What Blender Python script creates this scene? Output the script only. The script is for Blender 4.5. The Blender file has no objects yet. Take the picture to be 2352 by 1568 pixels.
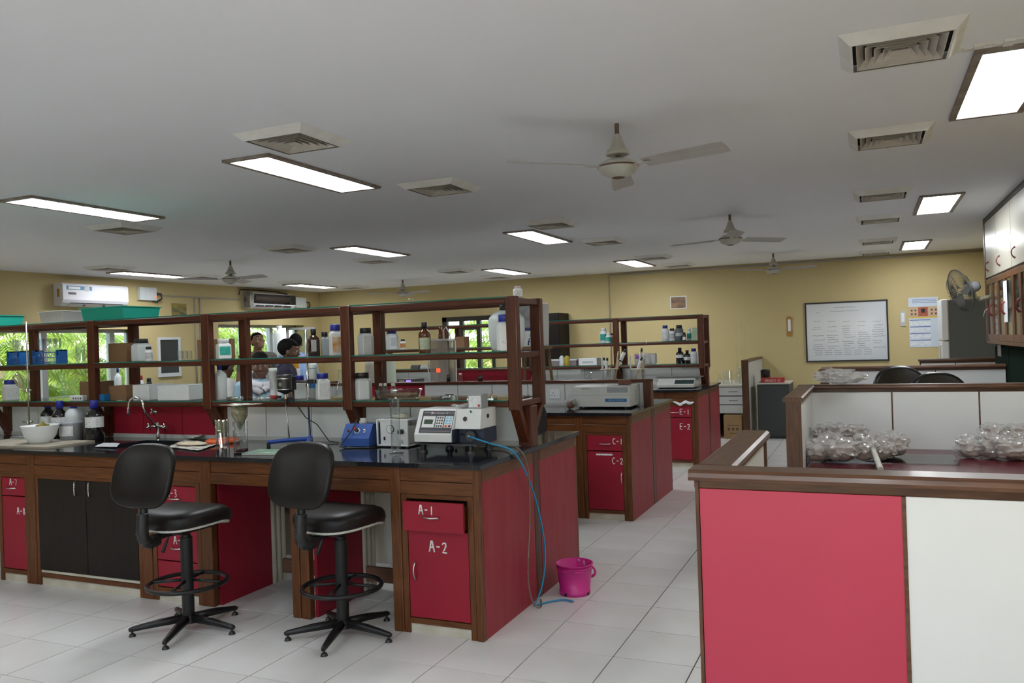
import bpy, bmesh, math, random
from mathutils import Vector, Matrix, noise as mnoise
R = math.radians
random.seed(7)
scene = bpy.context.scene
COL = scene.collection

# ------------------------------------------------------------------ camera
W_PX, H_PX, F_PX = 2352, 1568, 1874.4
YAW, PITCH, ROLL = 0.4121, 0.0014, -0.0332
CAM = Vector((0.0196, -0.035, 1.581))
_f = Vector((-math.sin(YAW) * math.cos(PITCH), math.cos(YAW) * math.cos(PITCH), math.sin(PITCH)))
_r0 = Vector((math.cos(YAW), math.sin(YAW), 0))
_u0 = _r0.cross(_f)
_r = _r0 * math.cos(ROLL) + _u0 * math.sin(ROLL)
_u = -_r0 * math.sin(ROLL) + _u0 * math.cos(ROLL)
cd = bpy.data.cameras.new('camera')
cd.sensor_width = 36.0
cd.lens = 36.0 * F_PX / W_PX
cd.clip_start, cd.clip_end = 0.05, 200
cam = bpy.data.objects.new('camera', cd)
cam.matrix_world = Matrix(((_r.x, _u.x, -_f.x, CAM.x), (_r.y, _u.y, -_f.y, CAM.y), (_r.z, _u.z, -_f.z, CAM.z), (0, 0, 0, 1)))
COL.objects.link(cam)
scene.camera = cam

# ------------------------------------------------------------------ world, sun, exposure
world = bpy.data.worlds.new('world')
scene.world = world
world.use_nodes = True
_nt = world.node_tree
_bg = _nt.nodes['Background']
_sky = _nt.nodes.new('ShaderNodeTexSky')
_sky.sky_type = 'NISHITA'
_sky.sun_disc = False
_sky.sun_elevation = R(58)
_sky.sun_rotation = R(165)
_nt.links.new(_sky.outputs[0], _bg.inputs[0])
_bg.inputs[1].default_value = 1.0
sd = bpy.data.lights.new('sun', 'SUN')
sd.energy = 9.0
sd.color = (1.0, 0.95, 0.85)
sd.angle = R(0.6)
sun = bpy.data.objects.new('sun', sd)
sun.rotation_euler = (R(32), 0, R(-12))
COL.objects.link(sun)
# the camera's own pop-up flash (its shadow of the fan shows on the ceiling)
fd = bpy.data.lights.new('camera_flash', 'POINT')
fd.energy = 46.0
fd.shadow_soft_size = 0.02
fd.color = (1.0, 0.97, 0.93)
flash = bpy.data.objects.new('camera_flash', fd)
flash.location = CAM + _u * 0.10 + _f * 0.02
COL.objects.link(flash)
TUBE_POWER = 31.0          # radiance of the ceiling troffers
scene.view_settings.view_transform = 'Standard'
scene.view_settings.look = 'None'
scene.view_settings.gamma = 1.0
scene.view_settings.use_curve_mapping = False
scene.view_settings.exposure = 0.0
try:
    scene.cycles.use_denoising = True
    scene.cycles.max_bounces = 8
    scene.cycles.transparent_max_bounces = 24
    scene.cycles.sample_clamp_indirect = 6.0
    scene.cycles.caustics_reflective = False
    scene.cycles.caustics_refractive = False
except Exception:
    pass

# ------------------------------------------------------------------ measuring helpers: picture ray -> point on a known plane
def _ray(px, py):
    return _f + _r * ((px - W_PX / 2) / F_PX) + _u * ((H_PX / 2 - py) / F_PX)
def on_z(px, py, z):
    v = _ray(px, py); return CAM + v * ((z - CAM.z) / v.z)
def on_y(px, py, y):
    v = _ray(px, py); return CAM + v * ((y - CAM.y) / v.y)
def on_x(px, py, x):
    v = _ray(px, py); return CAM + v * ((x - CAM.x) / v.x)
def slot(xl, xr, yt, y, z):
    """centre X, width and height of a thing that stands at depth y on a surface of height z"""
    c = on_y((xl + xr) / 2, yt, y)
    d = (c - CAM).dot(_f)
    return c.x, (xr - xl) * d / F_PX, c.z - z

# ------------------------------------------------------------------ materials
MATS = {}
def _new(name):
    m = bpy.data.materials.new(name); m.use_nodes = True
    nt = m.node_tree
    return m, nt, nt.nodes['Principled BSDF']
def mat(name, col, rough=0.5, metal=0.0, var=0.0, scale=8.0, stretch=(1, 1, 1), bump=0.0, coat=0.0, col2=None, detail=4.0, spec=0.5, emit=None):
    if name in MATS: return MATS[name]
    m, nt, b = _new(name)
    b.inputs['Base Color'].default_value = (*col, 1)
    b.inputs['Roughness'].default_value = rough
    b.inputs['Metallic'].default_value = metal
    b.inputs['Specular IOR Level'].default_value = spec
    if coat:
        b.inputs['Coat Weight'].default_value = coat
        b.inputs['Coat Roughness'].default_value = 0.12
    if var or col2 or bump:
        tc = nt.nodes.new('ShaderNodeTexCoord')
        mp = nt.nodes.new('ShaderNodeMapping'); mp.inputs['Scale'].default_value = stretch
        nz = nt.nodes.new('ShaderNodeTexNoise'); nz.inputs['Scale'].default_value = scale; nz.inputs['Detail'].default_value = detail
        nt.links.new(tc.outputs['Object'], mp.inputs[0]); nt.links.new(mp.outputs[0], nz.inputs['Vector'])
        c2 = col2 or tuple(max(0, c * (1 - var)) for c in col)
        rp = nt.nodes.new('ShaderNodeValToRGB')
        rp.color_ramp.elements[0].position = 0.3; rp.color_ramp.elements[1].position = 0.7
        rp.color_ramp.elements[0].color = (*c2, 1); rp.color_ramp.elements[1].color = (*col, 1)
        nt.links.new(nz.outputs['Fac'], rp.inputs[0]); nt.links.new(rp.outputs[0], b.inputs['Base Color'])
        if bump:
            bp = nt.nodes.new('ShaderNodeBump'); bp.inputs['Strength'].default_value = bump; bp.inputs['Distance'].default_value = 0.01
            nt.links.new(nz.outputs['Fac'], bp.inputs['Height']); nt.links.new(bp.outputs[0], b.inputs['Normal'])
    if emit:
        b.inputs['Emission Color'].default_value = (*emit[0], 1); b.inputs['Emission Strength'].default_value = emit[1]
    MATS[name] = m
    return m
def glass(name, tint=(0.965, 0.98, 0.972), refl=0.10, body=0.0, bodycol=(0.8, 0.85, 0.82), rough=0.03):
    """thin clear glass or film: see-through with edge reflections and an optional milky share"""
    if name in MATS: return MATS[name]
    m = bpy.data.materials.new(name); m.use_nodes = True
    nt = m.node_tree; nt.nodes.clear()
    out = nt.nodes.new('ShaderNodeOutputMaterial')
    tr = nt.nodes.new('ShaderNodeBsdfTransparent'); tr.inputs[0].default_value = (*tint, 1)
    gl = nt.nodes.new('ShaderNodeBsdfGlossy'); gl.inputs['Roughness'].default_value = rough
    lw = nt.nodes.new('ShaderNodeLayerWeight'); lw.inputs['Blend'].default_value = 0.35
    mul = nt.nodes.new('ShaderNodeMath'); mul.operation = 'MULTIPLY_ADD'
    mul.inputs[1].default_value = 0.42; mul.inputs[2].default_value = refl * 0.4; mul.use_clamp = True
    nt.links.new(lw.outputs['Facing'], mul.inputs[0])
    mx = nt.nodes.new('ShaderNodeMixShader')
    nt.links.new(mul.outputs[0], mx.inputs[0]); nt.links.new(tr.outputs[0], mx.inputs[1]); nt.links.new(gl.outputs[0], mx.inputs[2])
    last = mx
    if body:
        df = nt.nodes.new('ShaderNodeBsdfDiffuse'); df.inputs[0].default_value = (*bodycol, 1)
        m2 = nt.nodes.new('ShaderNodeMixShader'); m2.inputs[0].default_value = body
        nt.links.new(mx.outputs[0], m2.inputs[1]); nt.links.new(df.outputs[0], m2.inputs[2]); last = m2
    nt.links.new(last.outputs[0], out.inputs[0])
    MATS[name] = m
    return m
def lamp_mat(name, col, power):
    if name in MATS: return MATS[name]
    m = bpy.data.materials.new(name); m.use_nodes = True
    nt = m.node_tree; nt.nodes.clear()
    out = nt.nodes.new('ShaderNodeOutputMaterial'); e = nt.nodes.new('ShaderNodeEmission')
    e.inputs[0].default_value = (*col, 1); e.inputs[1].default_value = power
    nt.links.new(e.outputs[0], out.inputs[0])
    MATS[name] = m
    return m

WOODC, WOODD = (0.150, 0.052, 0.015), (0.075, 0.023, 0.007)
WV = mat('teak_upright', WOODC, 0.38, col2=WOODD, scale=3.5, stretch=(22, 22, 1.5), coat=0.06, spec=0.3)
WH = mat('teak_rail', WOODC, 0.38, col2=WOODD, scale=3.5, stretch=(1.5, 22, 22), coat=0.06, spec=0.3)
WD = mat('teak_side', WOODC, 0.38, col2=WOODD, scale=3.5, stretch=(22, 1.5, 22), coat=0.06, spec=0.3)
SHC, SHD = (0.098, 0.026, 0.010), (0.050, 0.013, 0.006)
SV = mat('shelf_wood_upright', SHC, 0.4, col2=SHD, scale=3.5, stretch=(22, 22, 1.5), coat=0.08, spec=0.3)
SHH = mat('shelf_wood_rail', SHC, 0.4, col2=SHD, scale=3.5, stretch=(1.5, 22, 22), coat=0.08, spec=0.3)
PWC, PWD = (0.115, 0.050, 0.024), (0.06, 0.024, 0.012)
PW = mat('partition_wood', PWC, 0.35, col2=PWD, scale=4, stretch=(2, 20, 20), coat=0.12, spec=0.35)
PWY = mat('partition_wood_side', PWC, 0.4, col2=PWD, scale=4, stretch=(20, 2, 20), coat=0.08, spec=0.3)
PWZ = mat('partition_wood_upright', PWC, 0.4, col2=PWD, scale=4, stretch=(20, 20, 2), coat=0.08, spec=0.3)
PLANK = mat('foot_plank_wood', (0.13, 0.058, 0.032), 0.7, col2=(0.075, 0.032, 0.018), scale=4, stretch=(2, 25, 25))
RED = mat('red_laminate', (0.30, 0.013, 0.030), 0.45, var=0.12, scale=3, detail=2, spec=0.25)
REDG = mat('red_laminate_end_panel', (0.255, 0.016, 0.029), 0.5, col2=(0.28, 0.036, 0.048), scale=2.2, stretch=(6, 6, 1.2), detail=3, spec=0.3)
WHITE = mat('white_laminate', (0.61, 0.615, 0.61), 0.45, var=0.05, scale=2)
WHITEW = mat('white_laminate_worn', (0.62, 0.60, 0.55), 0.5, col2=(0.50, 0.46, 0.38), scale=3)
KICK = mat('cream_kick_board', (0.60, 0.56, 0.47), 0.6, col2=(0.45, 0.40, 0.30), scale=7)
DARKV = mat('dark_veneer_door', (0.018, 0.013, 0.010), 0.45, col2=(0.010, 0.007, 0.006), scale=3, stretch=(25, 25, 1), spec=0.25)
GRANITE = mat('black_granite', (0.010, 0.011, 0.015), 0.09, col2=(0.018, 0.019, 0.024), scale=120, spec=0.6)
STEEL = mat('brushed_steel', (0.62, 0.61, 0.58), 0.28, 0.95)
CHROME = mat('chrome', (0.75, 0.75, 0.74), 0.12, 1.0)
BLACK = mat('black_plastic', (0.012, 0.012, 0.013), 0.4)
BLACKM = mat('black_painted_metal', (0.007, 0.007, 0.008), 0.38, col2=(0.014, 0.013, 0.013), scale=12, spec=0.35)
VINYL = mat('brown_black_vinyl', (0.009, 0.0065, 0.0055), 0.42, var=0.3, scale=30, bump=0.04, spec=0.28)
PAINTW = mat('white_paint_stroke', (0.72, 0.70, 0.68), 0.6)
WPLAST = mat('white_plastic', (0.74, 0.76, 0.78), 0.35)
WPLASTW = mat('milky_plastic', (0.62, 0.66, 0.68), 0.4, var=0.06, scale=10)
GPLAST = mat('grey_plastic', (0.30, 0.33, 0.37), 0.45)
BLUECAP = mat('blue_cap', (0.018, 0.030, 0.30), 0.35)
AMBER = mat('amber_glass', (0.035, 0.010, 0.004), 0.08, spec=0.7)
AMBERL = mat('light_amber_glass', (0.11, 0.030, 0.006), 0.08, spec=0.7)
BLKGL = mat('black_bottle_glass', (0.008, 0.007, 0.007), 0.08, spec=0.7)
TEAL = mat('teal_label', (0.03, 0.40, 0.33), 0.5, col2=(0.02, 0.26, 0.22), scale=40)
CARD = mat('cardboard', (0.25, 0.135, 0.065), 0.8, var=0.15, scale=6)
FOAM = mat('white_foam', (0.72, 0.74, 0.76), 0.7, var=0.06, scale=20)
GREY = mat('grey_enamel', (0.45, 0.45, 0.43), 0.45)
INSTR = mat('instrument_cream', (0.50, 0.50, 0.47), 0.5, var=0.06, scale=5)
INSTRW = mat('instrument_white', (0.70, 0.71, 0.71), 0.4)
GLASS = glass('clear_glass')
GLASSD = glass('stained_glass', tint=(0.78, 0.76, 0.62), refl=0.16, body=0.30, bodycol=(0.45, 0.42, 0.28))
PANE = glass('window_glass', tint=(0.93, 0.96, 0.95), refl=0.06)
SHGL = glass('shelf_glass', tint=(0.94, 0.975, 0.96), refl=0.2)
EDGE = mat('green_glass_edge', (0.016, 0.15, 0.115), 0.12, spec=0.6)
FILM = glass('clear_plastic_film', tint=(0.95, 0.95, 0.95), refl=0.12, body=0.32, bodycol=(0.66, 0.64, 0.63), rough=0.16)
def print_mat(name, base=(0.72, 0.73, 0.74), ink=(0.36, 0.38, 0.44), scale=110, cut=0.60):
    """paper with rows of fine print"""
    if name in MATS: return MATS[name]
    m, nt, b = _new(name)
    tc = nt.nodes.new('ShaderNodeTexCoord')
    mp = nt.nodes.new('ShaderNodeMapping'); mp.inputs['Scale'].default_value = (scale * 0.5, scale * 0.5, scale * 3)
    nz = nt.nodes.new('ShaderNodeTexNoise'); nz.inputs['Scale'].default_value = 1.0; nz.inputs['Detail'].default_value = 1
    rp = nt.nodes.new('ShaderNodeValToRGB')
    rp.color_ramp.elements[0].position = cut; rp.color_ramp.elements[1].position = cut + 0.04
    rp.color_ramp.elements[0].color = (*base, 1); rp.color_ramp.elements[1].color = (*ink, 1)
    nt.links.new(tc.outputs['Object'], mp.inputs[0]); nt.links.new(mp.outputs[0], nz.inputs[0])
    nt.links.new(nz.outputs['Fac'], rp.inputs[0]); nt.links.new(rp.outputs[0], b.inputs['Base Color'])
    b.inputs['Roughness'].default_value = 0.6
    MATS[name] = m
    return m
LABEL = print_mat('printed_label')
LABELG = print_mat('grey_printed_label', (0.46, 0.47, 0.49), (0.26, 0.26, 0.28))
NEWS = print_mat('newsprint', (0.60, 0.57, 0.50), (0.22, 0.2, 0.18), 40, 0.5)

# ------------------------------------------------------------------ mesh builder
class MB:
    def __init__(s): s.v, s.f, s.sm = [], [], []
    def add(s, vs, fs, smooth=False):
        n = len(s.v); s.v += [tuple(v) for v in vs]
        for f in fs: s.f.append(tuple(i + n for i in f)); s.sm.append(smooth)
        return s
    def box(s, x0, x1, y0, y1, z0, z1):
        if x0 > x1: x0, x1 = x1, x0
        if y0 > y1: y0, y1 = y1, y0
        if z0 > z1: z0, z1 = z1, z0
        v = [(x0, y0, z0), (x1, y0, z0), (x1, y1, z0), (x0, y1, z0), (x0, y0, z1), (x1, y0, z1), (x1, y1, z1), (x0, y1, z1)]
        return s.add(v, [(0, 3, 2, 1), (4, 5, 6, 7), (0, 1, 5, 4), (1, 2, 6, 5), (2, 3, 7, 6), (3, 0, 4, 7)])
    def lathe(s, prof, n=20, c=(0, 0, 0), smooth=True, ph=0.0, sx=1.0, sy=1.0):
        vs, fs, rings = [], [], []
        for r, z in prof:
            if r <= 1e-6:
                rings.append([len(vs)]); vs.append((c[0], c[1], c[2] + z))
            else:
                rings.append(list(range(len(vs), len(vs) + n)))
                for k in range(n):
                    a = 2 * math.pi * k / n + ph
                    vs.append((c[0] + r * sx * math.cos(a), c[1] + r * sy * math.sin(a), c[2] + z))
        for a, b in zip(rings, rings[1:]):
            for k in range(n):
                k2 = (k + 1) % n
                if len(a) == 1 and len(b) == 1: break
                if len(a) == 1: fs.append((a[0], b[k2], b[k]))
                elif len(b) == 1: fs.append((a[k], a[k2], b[0]))
                else: fs.append((a[k], a[k2], b[k2], b[k]))
        return s.add(vs, fs, smooth)
    def cyl(s, r, z0, z1, n=16, c=(0, 0, 0), smooth=True, r2=None):
        r2 = r if r2 is None else r2
        s.lathe([(r, z0), (r2, z1)], n, c, smooth)
        s.lathe([(0, z0), (r, z0)], n, c, False); s.lathe([(r2, z1), (0, z1)], n, c, False)
        return s
    def tube(s, pts, r, n=8, caps=True, smooth=True):
        pts = [Vector(p) for p in pts]; rr = r if isinstance(r, (list, tuple)) else [r] * len(pts)
        vs, fs = [], []
        up = Vector((0, 0, 1))
        prev = None
        for i, p in enumerate(pts):
            t = (pts[min(i + 1, len(pts) - 1)] - pts[max(i - 1, 0)]).normalized()
            if prev is None:
                a = t.orthogonal().normalized() if abs(t.dot(up)) > 0.95 else t.cross(up).normalized()
            else:
                a = (prev - t * prev.dot(t))
                a = a.normalized() if a.length > 1e-6 else t.orthogonal().normalized()
            prev = a; b = t.cross(a)
            for k in range(n):
                q = 2 * math.pi * k / n
                vs.append(p + (a * math.cos(q) + b * math.sin(q)) * rr[i])
        for i in range(len(pts) - 1):
            for k in range(n):
                k2 = (k + 1) % n
                fs.append((i * n + k, i * n + k2, (i + 1) * n + k2, (i + 1) * n + k))
        s.add(vs, fs, smooth)
        if caps:
            m = len(s.v) - len(vs)
            s.f.append(tuple(m + k for k in reversed(range(n)))); s.sm.append(False)
            s.f.append(tuple(m + (len(pts) - 1) * n + k for k in range(n))); s.sm.append(False)
        return s
    def prism(s, poly, ax, a0, a1, smooth=False):
        """polygon (list of 2D points) pushed along axis ax from a0 to a1"""
        n = len(poly)
        def P(p, a):
            return {0: (a, p[0], p[1]), 1: (p[0], a, p[1]), 2: (p[0], p[1], a)}[ax]
        vs = [P(p, a0) for p in poly] + [P(p, a1) for p in poly]
        fs = [tuple(range(n))[::-1], tuple(range(n, 2 * n))]
        m = len(s.v); s.add(vs, fs)
        for k in range(n):
            k2 = (k + 1) % n
            s.f.append((m + k, m + k2, m + n + k2, m + n + k)); s.sm.append(smooth)
        return s
    def arc_patch(s, r, a0, a1, z0, z1, n=10, c=(0, 0, 0), t=0.0006):
        vs, fs = [], []
        for k in range(n + 1):
            a = a0 + (a1 - a0) * k / n
            for rr in (r, r + t):
                for z in (z0, z1): vs.append((c[0] + rr * math.cos(a), c[1] + rr * math.sin(a), c[2] + z))
        for k in range(n):
            i = 4 * k
            fs += [(i + 2, i + 6, i + 7, i + 3), (i, i + 1, i + 5, i + 4), (i, i + 4, i + 6, i + 2), (i + 1, i + 3, i + 7, i + 5)]
        fs += [(0, 2, 3, 1), (4 * n, 4 * n + 1, 4 * n + 3, 4 * n + 2)]
        return s.add(vs, fs, False)
    def xf(s, M):
        s.v = [tuple(M @ Vector(v)) for v in s.v]; return s
    def mesh(s, name, m):
        me = bpy.data.meshes.new(name); me.from_pydata(s.v, [], s.f)
        me.polygons.foreach_set('use_smooth', s.sm)
        if m: me.materials.append(m)
        me.update(); return me
    def obj(s, name, m, parent=None, bev=0.0, loc=None, fix=True):
        me = s.mesh(name, m)
        if fix:
            bm = bmesh.new(); bm.from_mesh(me); bmesh.ops.recalc_face_normals(bm, faces=bm.faces); bm.to_mesh(me); bm.free()
        o = bpy.data.objects.new(name, me); COL.objects.link(o)
        if parent: o.parent = parent
        if loc: o.location = loc
        if bev:
            b = o.modifiers.new('edge', 'BEVEL'); b.width = bev; b.segments = 2; b.limit_method = 'ANGLE'; b.angle_limit = R(35)
        return o
def tag(o, label=None, cat=None, group=None, kind=None):
    if label: o['label'] = label
    if cat: o['category'] = cat
    if group: o['group'] = group
    if kind: o['kind'] = kind
    return o
def thing(name, label, cat, loc=(0, 0, 0), rz=0.0, group=None, kind=None):
    o = bpy.data.objects.new(name, None); COL.objects.link(o)
    o.empty_display_size = 0.05
    o.location = loc; o.rotation_euler = (0, 0, rz)
    return tag(o, label, cat, group, kind)
def dup(root, loc=None, rz=None, label=None, group=None, parent=None):
    c = root.copy(); COL.objects.link(c); c.parent = parent
    if loc is not None: c.location = loc
    if rz is not None: c.rotation_euler = (0, 0, rz)
    if label: c['label'] = label
    if group: c['group'] = group
    for ch in root.children: dup(ch, parent=c)
    return c
def B(x0, x1, y0, y1, z0, z1): return MB().box(x0, x1, y0, y1, z0, z1)
def text(name, body, parent, loc, rot, size, m, align='CENTER', ext=0.0004):
    cu = bpy.data.curves.new(name, 'FONT'); cu.body = body; cu.size = size; cu.extrude = ext
    cu.align_x = align; cu.align_y = 'CENTER'
    cu.materials.append(m)
    tmp = bpy.data.objects.new('tmp', cu); COL.objects.link(tmp)
    me = bpy.data.meshes.new_from_object(tmp.evaluated_get(bpy.context.evaluated_depsgraph_get())); me.name = name
    bpy.data.objects.remove(tmp)
    o = bpy.data.objects.new(name, me); COL.objects.link(o); o.parent = parent; o.location = loc; o.rotation_euler = rot
    return o
# hand-painted characters as brush strokes on a unit square
GLYPH = {
    'A': [[(0.05, 0), (0.4, 1), (0.55, 1), (0.9, 0)], [(0.2, 0.42), (0.75, 0.42)]],
    'C': [[(0.85, 0.9), (0.45, 1), (0.1, 0.7), (0.1, 0.3), (0.45, 0), (0.85, 0.1)]],
    'E': [[(0.85, 1), (0.15, 1), (0.12, 0), (0.85, 0)], [(0.15, 0.52), (0.7, 0.52)]],
    '-': [[(0.2, 0.5), (0.75, 0.5)]],
    '1': [[(0.45, 0.85), (0.55, 0.9), (0.52, 0)]],
    '2': [[(0.15, 0.7), (0.35, 0.88), (0.7, 0.85), (0.75, 0.6), (0.45, 0.25), (0.15, 0.05), (0.9, 0)]],
    '3': [[(0.2, 0.95), (0.7, 0.95), (0.75, 0.7), (0.4, 0.55), (0.8, 0.4), (0.75, 0.1), (0.2, 0.02)]],
    '4': [[(0.6, 0), (0.6, 0.9), (0.1, 0.3), (0.85, 0.3)]],
    '7': [[(0.1, 0.9), (0.8, 0.9), (0.4, 0)]],
    '8': [[(0.45, 0.55), (0.15, 0.75), (0.45, 0.98), (0.75, 0.75), (0.45, 0.55), (0.12, 0.25), (0.45, 0.02), (0.8, 0.25), (0.45, 0.55)]],
}
def paint(txt, parent, x, y, z, size, sp=0.62, w=0.16):
    """brush lettering on a face that looks towards -Y; (x, y, z) is its lower left corner"""
    mb = MB()
    for i, ch in enumerate(txt):
        for st in GLYPH[ch]:
            pts = [(x + (i * sp + p[0] * 0.6) * size, y - 0.0008, z + p[1] * size) for p in st]
            m2 = MB().tube(pts, w * size * 0.5, 6)
            m2.v = [(v[0], y - 0.0004 + (v[1] - y) * 0.06, v[2]) for v in m2.v]
            mb.add(m2.v, m2.f, True)
    return mb.obj('lettering', PAINTW, parent)

def off(p):
    v = Vector((0, 0, 0))
    while p is not None:
        v += p.location; p = p.parent
    return v
def W(mb, name, m, parent=None, bev=0.0):
    """build a mesh given in room coordinates as a part of parent"""
    if parent is not None:
        d = off(parent); mb.v = [(v[0] - d.x, v[1] - d.y, v[2] - d.z) for v in mb.v]
    return mb.obj(name, m, parent, bev)

# ================================================================== THE ROOM
XL, XR, YB, YF, ZC = -10.8, 1.75, 14.45, -2.6, 2.8
WALLM = mat('yellow_wall_paint', (0.525, 0.43, 0.215), 0.75, col2=(0.49, 0.395, 0.195), scale=1.3, bump=0.02)
CEILM = mat('white_ceiling_paint', (0.86, 0.87, 0.92), 0.85, var=0.03, scale=0.8)
TILEM = mat('cream_floor_tile', (0.70, 0.695, 0.68), 0.24, col2=(0.64, 0.63, 0.605), scale=2.5, detail=6)
GROUT = mat('dark_grout', (0.05, 0.042, 0.034), 0.9)
floor = tag(B(XL - 0.3, XR + 0.3, YF - 0.3, YB + 0.3, -0.12, -0.006).obj('floor', GROUT), kind='structure')
TG, T0X, T0Y = 0.4, -1.597, 3.478
tile_me = B(-0.1968, 0.1968, -0.1968, 0.1968, -0.007, 0.0).mesh('tile', TILEM)
far_tiles = MB(); cells = []
for i in range(-23, 9):
    for j in range(-15, 28):
        x, y = T0X + (i + 0.5) * TG, T0Y + (j + 0.5) * TG
        if not (XL < x - 0.2 and x + 0.2 < XR + 0.2 and YF < y - 0.2 and y < YB + 0.05): continue
        d = Vector((x, y, 0)) - CAM
        zz = d.dot(_f)
        seen = zz > 0.5 and abs(d.dot(_r) / zz) < 0.70 and abs(d.dot(_u) / zz) < 0.50
        under = x < -1.7 and (4.9 < y < 5.4 or 6.95 < y < 8.4 or 9.95 < y < 11.5)
        behind = (x > -0.3 and y > 2.3) or (x < -2.6 and y > 5.3)
        cells.append((0 if seen and not under and not behind else 1, zz, x, y))
cells.sort()
for k, (s, zz, x, y) in enumerate(cells):
    if s == 0 and k < 290:
        o = bpy.data.objects.new('tile', tile_me); COL.objects.link(o); o.parent = floor; o.location = (x, y, 0)
    else:
        far_tiles.box(x - 0.1968, x + 0.1968, y - 0.1968, y + 0.1968, -0.007, 0.0)
tag(far_tiles.obj('tile_field', TILEM, floor), kind='stuff')
tag(B(XL - 0.3, XR + 0.3, YF - 0.3, YB + 0.3, ZC, ZC + 0.12).obj('ceiling', CEILM), kind='structure')
tag(B(XR, XR + 0.2, YF, YB, 0, ZC).obj('wall_right', WALLM), kind='structure')
FW = (-3.8, 0.2, 1.0, 2.5)
tag(MB().box(XL, FW[0], YF - 0.2, YF, 0, ZC).box(FW[1], XR, YF - 0.2, YF, 0, ZC).box(FW[0], FW[1], YF - 0.2, YF, 0, FW[2]).box(FW[0], FW[1], YF - 0.2, YF, FW[3], ZC).obj('wall_front', WALLM), kind='structure')
WT = 0.32
w1, w2, wz0, wz1, wz2 = (7.0, 9.66), (11.42, 13.9), 0.95, 2.0, 2.09
mb = MB()
for y0, y1, z0, z1 in ((YF, w1[0], 0, ZC), (w1[0], w1[1], 0, wz0), (w1[0], w1[1], wz1, ZC), (w1[1], w2[0], 0, ZC), (w2[0], w2[1], 0, wz0), (w2[0], w2[1], wz2, ZC), (w2[1], YB + 0.25, 0, ZC)):
    mb.box(XL - WT, XL, y0, y1, z0, z1)
tag(mb.obj('wall_left', WALLM), kind='structure')
bw = (-7.82, -6.68, 0.95, 2.13)
mb = MB()
for x0, x1, z0, z1 in ((XL, bw[0], 0, ZC), (bw[0], bw[1], 0, bw[2]), (bw[0], bw[1], bw[3], ZC), (bw[1], XR + 0.2, 0, ZC)):
    mb.box(x0, x1, YB, YB + 0.25, z0, z1)
tag(mb.obj('wall_back', WALLM), kind='structure')
ALU = mat('grey_aluminium', (0.42, 0.43, 0.45), 0.4, 0.6)
DKW = mat('dark_window_wood', (0.020, 0.016, 0.012), 0.45)
def window_left(n, w, z1, mull):
    t = thing('window_%d' % n, None, None, (XL - WT + 0.06, (w[0] + w[1]) / 2, wz0), kind='structure')
    x0, x1 = XL - WT + 0.03, XL - WT + 0.09
    mb = MB()
    for a, b, c, d in ((w[0], w[1], wz0, wz0 + 0.05), (w[0], w[1], z1 - 0.05, z1), (w[0], w[0] + 0.05, wz0, z1), (w[1] - 0.05, w[1], wz0, z1)): mb.box(x0, x1, a, b, c, d)
    W(mb, 'window_frame', ALU, t)
    ys = [w[0] + 0.05] + list(mull) + [w[1] - 0.05]
    for m in mull: W(B(x0 - 0.01, x1 + 0.02, m - 0.045, m + 0.045, wz0 + 0.05, z1 - 0.05), 'mullion', ALU, t)
    for a, b in zip(ys, ys[1:]):
        W(B(x0 + 0.025, x0 + 0.031, a + 0.02, b - 0.02, wz0 + 0.05, z1 - 0.05), 'pane', PANE, t)
    W(B(XL - 0.2, XL + 0.03, w[0], w[1], wz0 - 0.03, wz0 + 0.004), 'window_sill', GRANITE, t)
    return t
window_left(1, w1, wz1, (8.15, 9.32))
t = window_left(2, w2, wz2, (12.3, 13.1))
# a casement leaf of window 2 that stands open into the room
lf = MB()
for a, b, c, d in ((0, 0.62, 0, 0.05), (0, 0.62, 0.98, 1.03), (0, 0.05, 0, 1.03), (0.57, 0.62, 0, 1.03)): lf.box(a, b, -0.02, 0.02, c, d)
leaf = lf.obj('casement_leaf', ALU, t); leaf.location = (0.05, 0.9, 0.06); leaf.rotation_euler = (0, 0, R(20))
B(0.05, 0.57, -0.003, 0.003, 0.05, 0.98).obj('pane', PANE, leaf)
t = thing('window_3', None, None, ((bw[0] + bw[1]) / 2, YB + 0.05, bw[2]), kind='structure')
mb = MB()
for a, b, c, d in ((bw[0], bw[1], bw[2], bw[2] + 0.08), (bw[0], bw[1], bw[3] - 0.09, bw[3]), (bw[0], bw[0] + 0.10, bw[2], bw[3]), (bw[1] - 0.06, bw[1], bw[2], bw[3])): mb.box(a, b, YB - 0.02, YB + 0.07, c, d)
W(mb, 'window_frame', DKW, t)
for x in (-7.40, -7.02): W(B(x - 0.04, x + 0.04, YB - 0.015, YB + 0.06, bw[2] + 0.08, bw[3] - 0.09), 'mullion', DKW, t)
for a, b in ((bw[0] + 0.1, -7.44), (-7.36, -7.06), (-6.98, bw[1] - 0.06)): W(B(a, b, YB + 0.02, YB + 0.026, bw[2] + 0.08, bw[3] - 0.09), 'pane', PANE, t)
W(B(-7.36, -7.06, YB + 0.0, YB + 0.05, 1.86, 1.9), 'transom', DKW, t)

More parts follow.
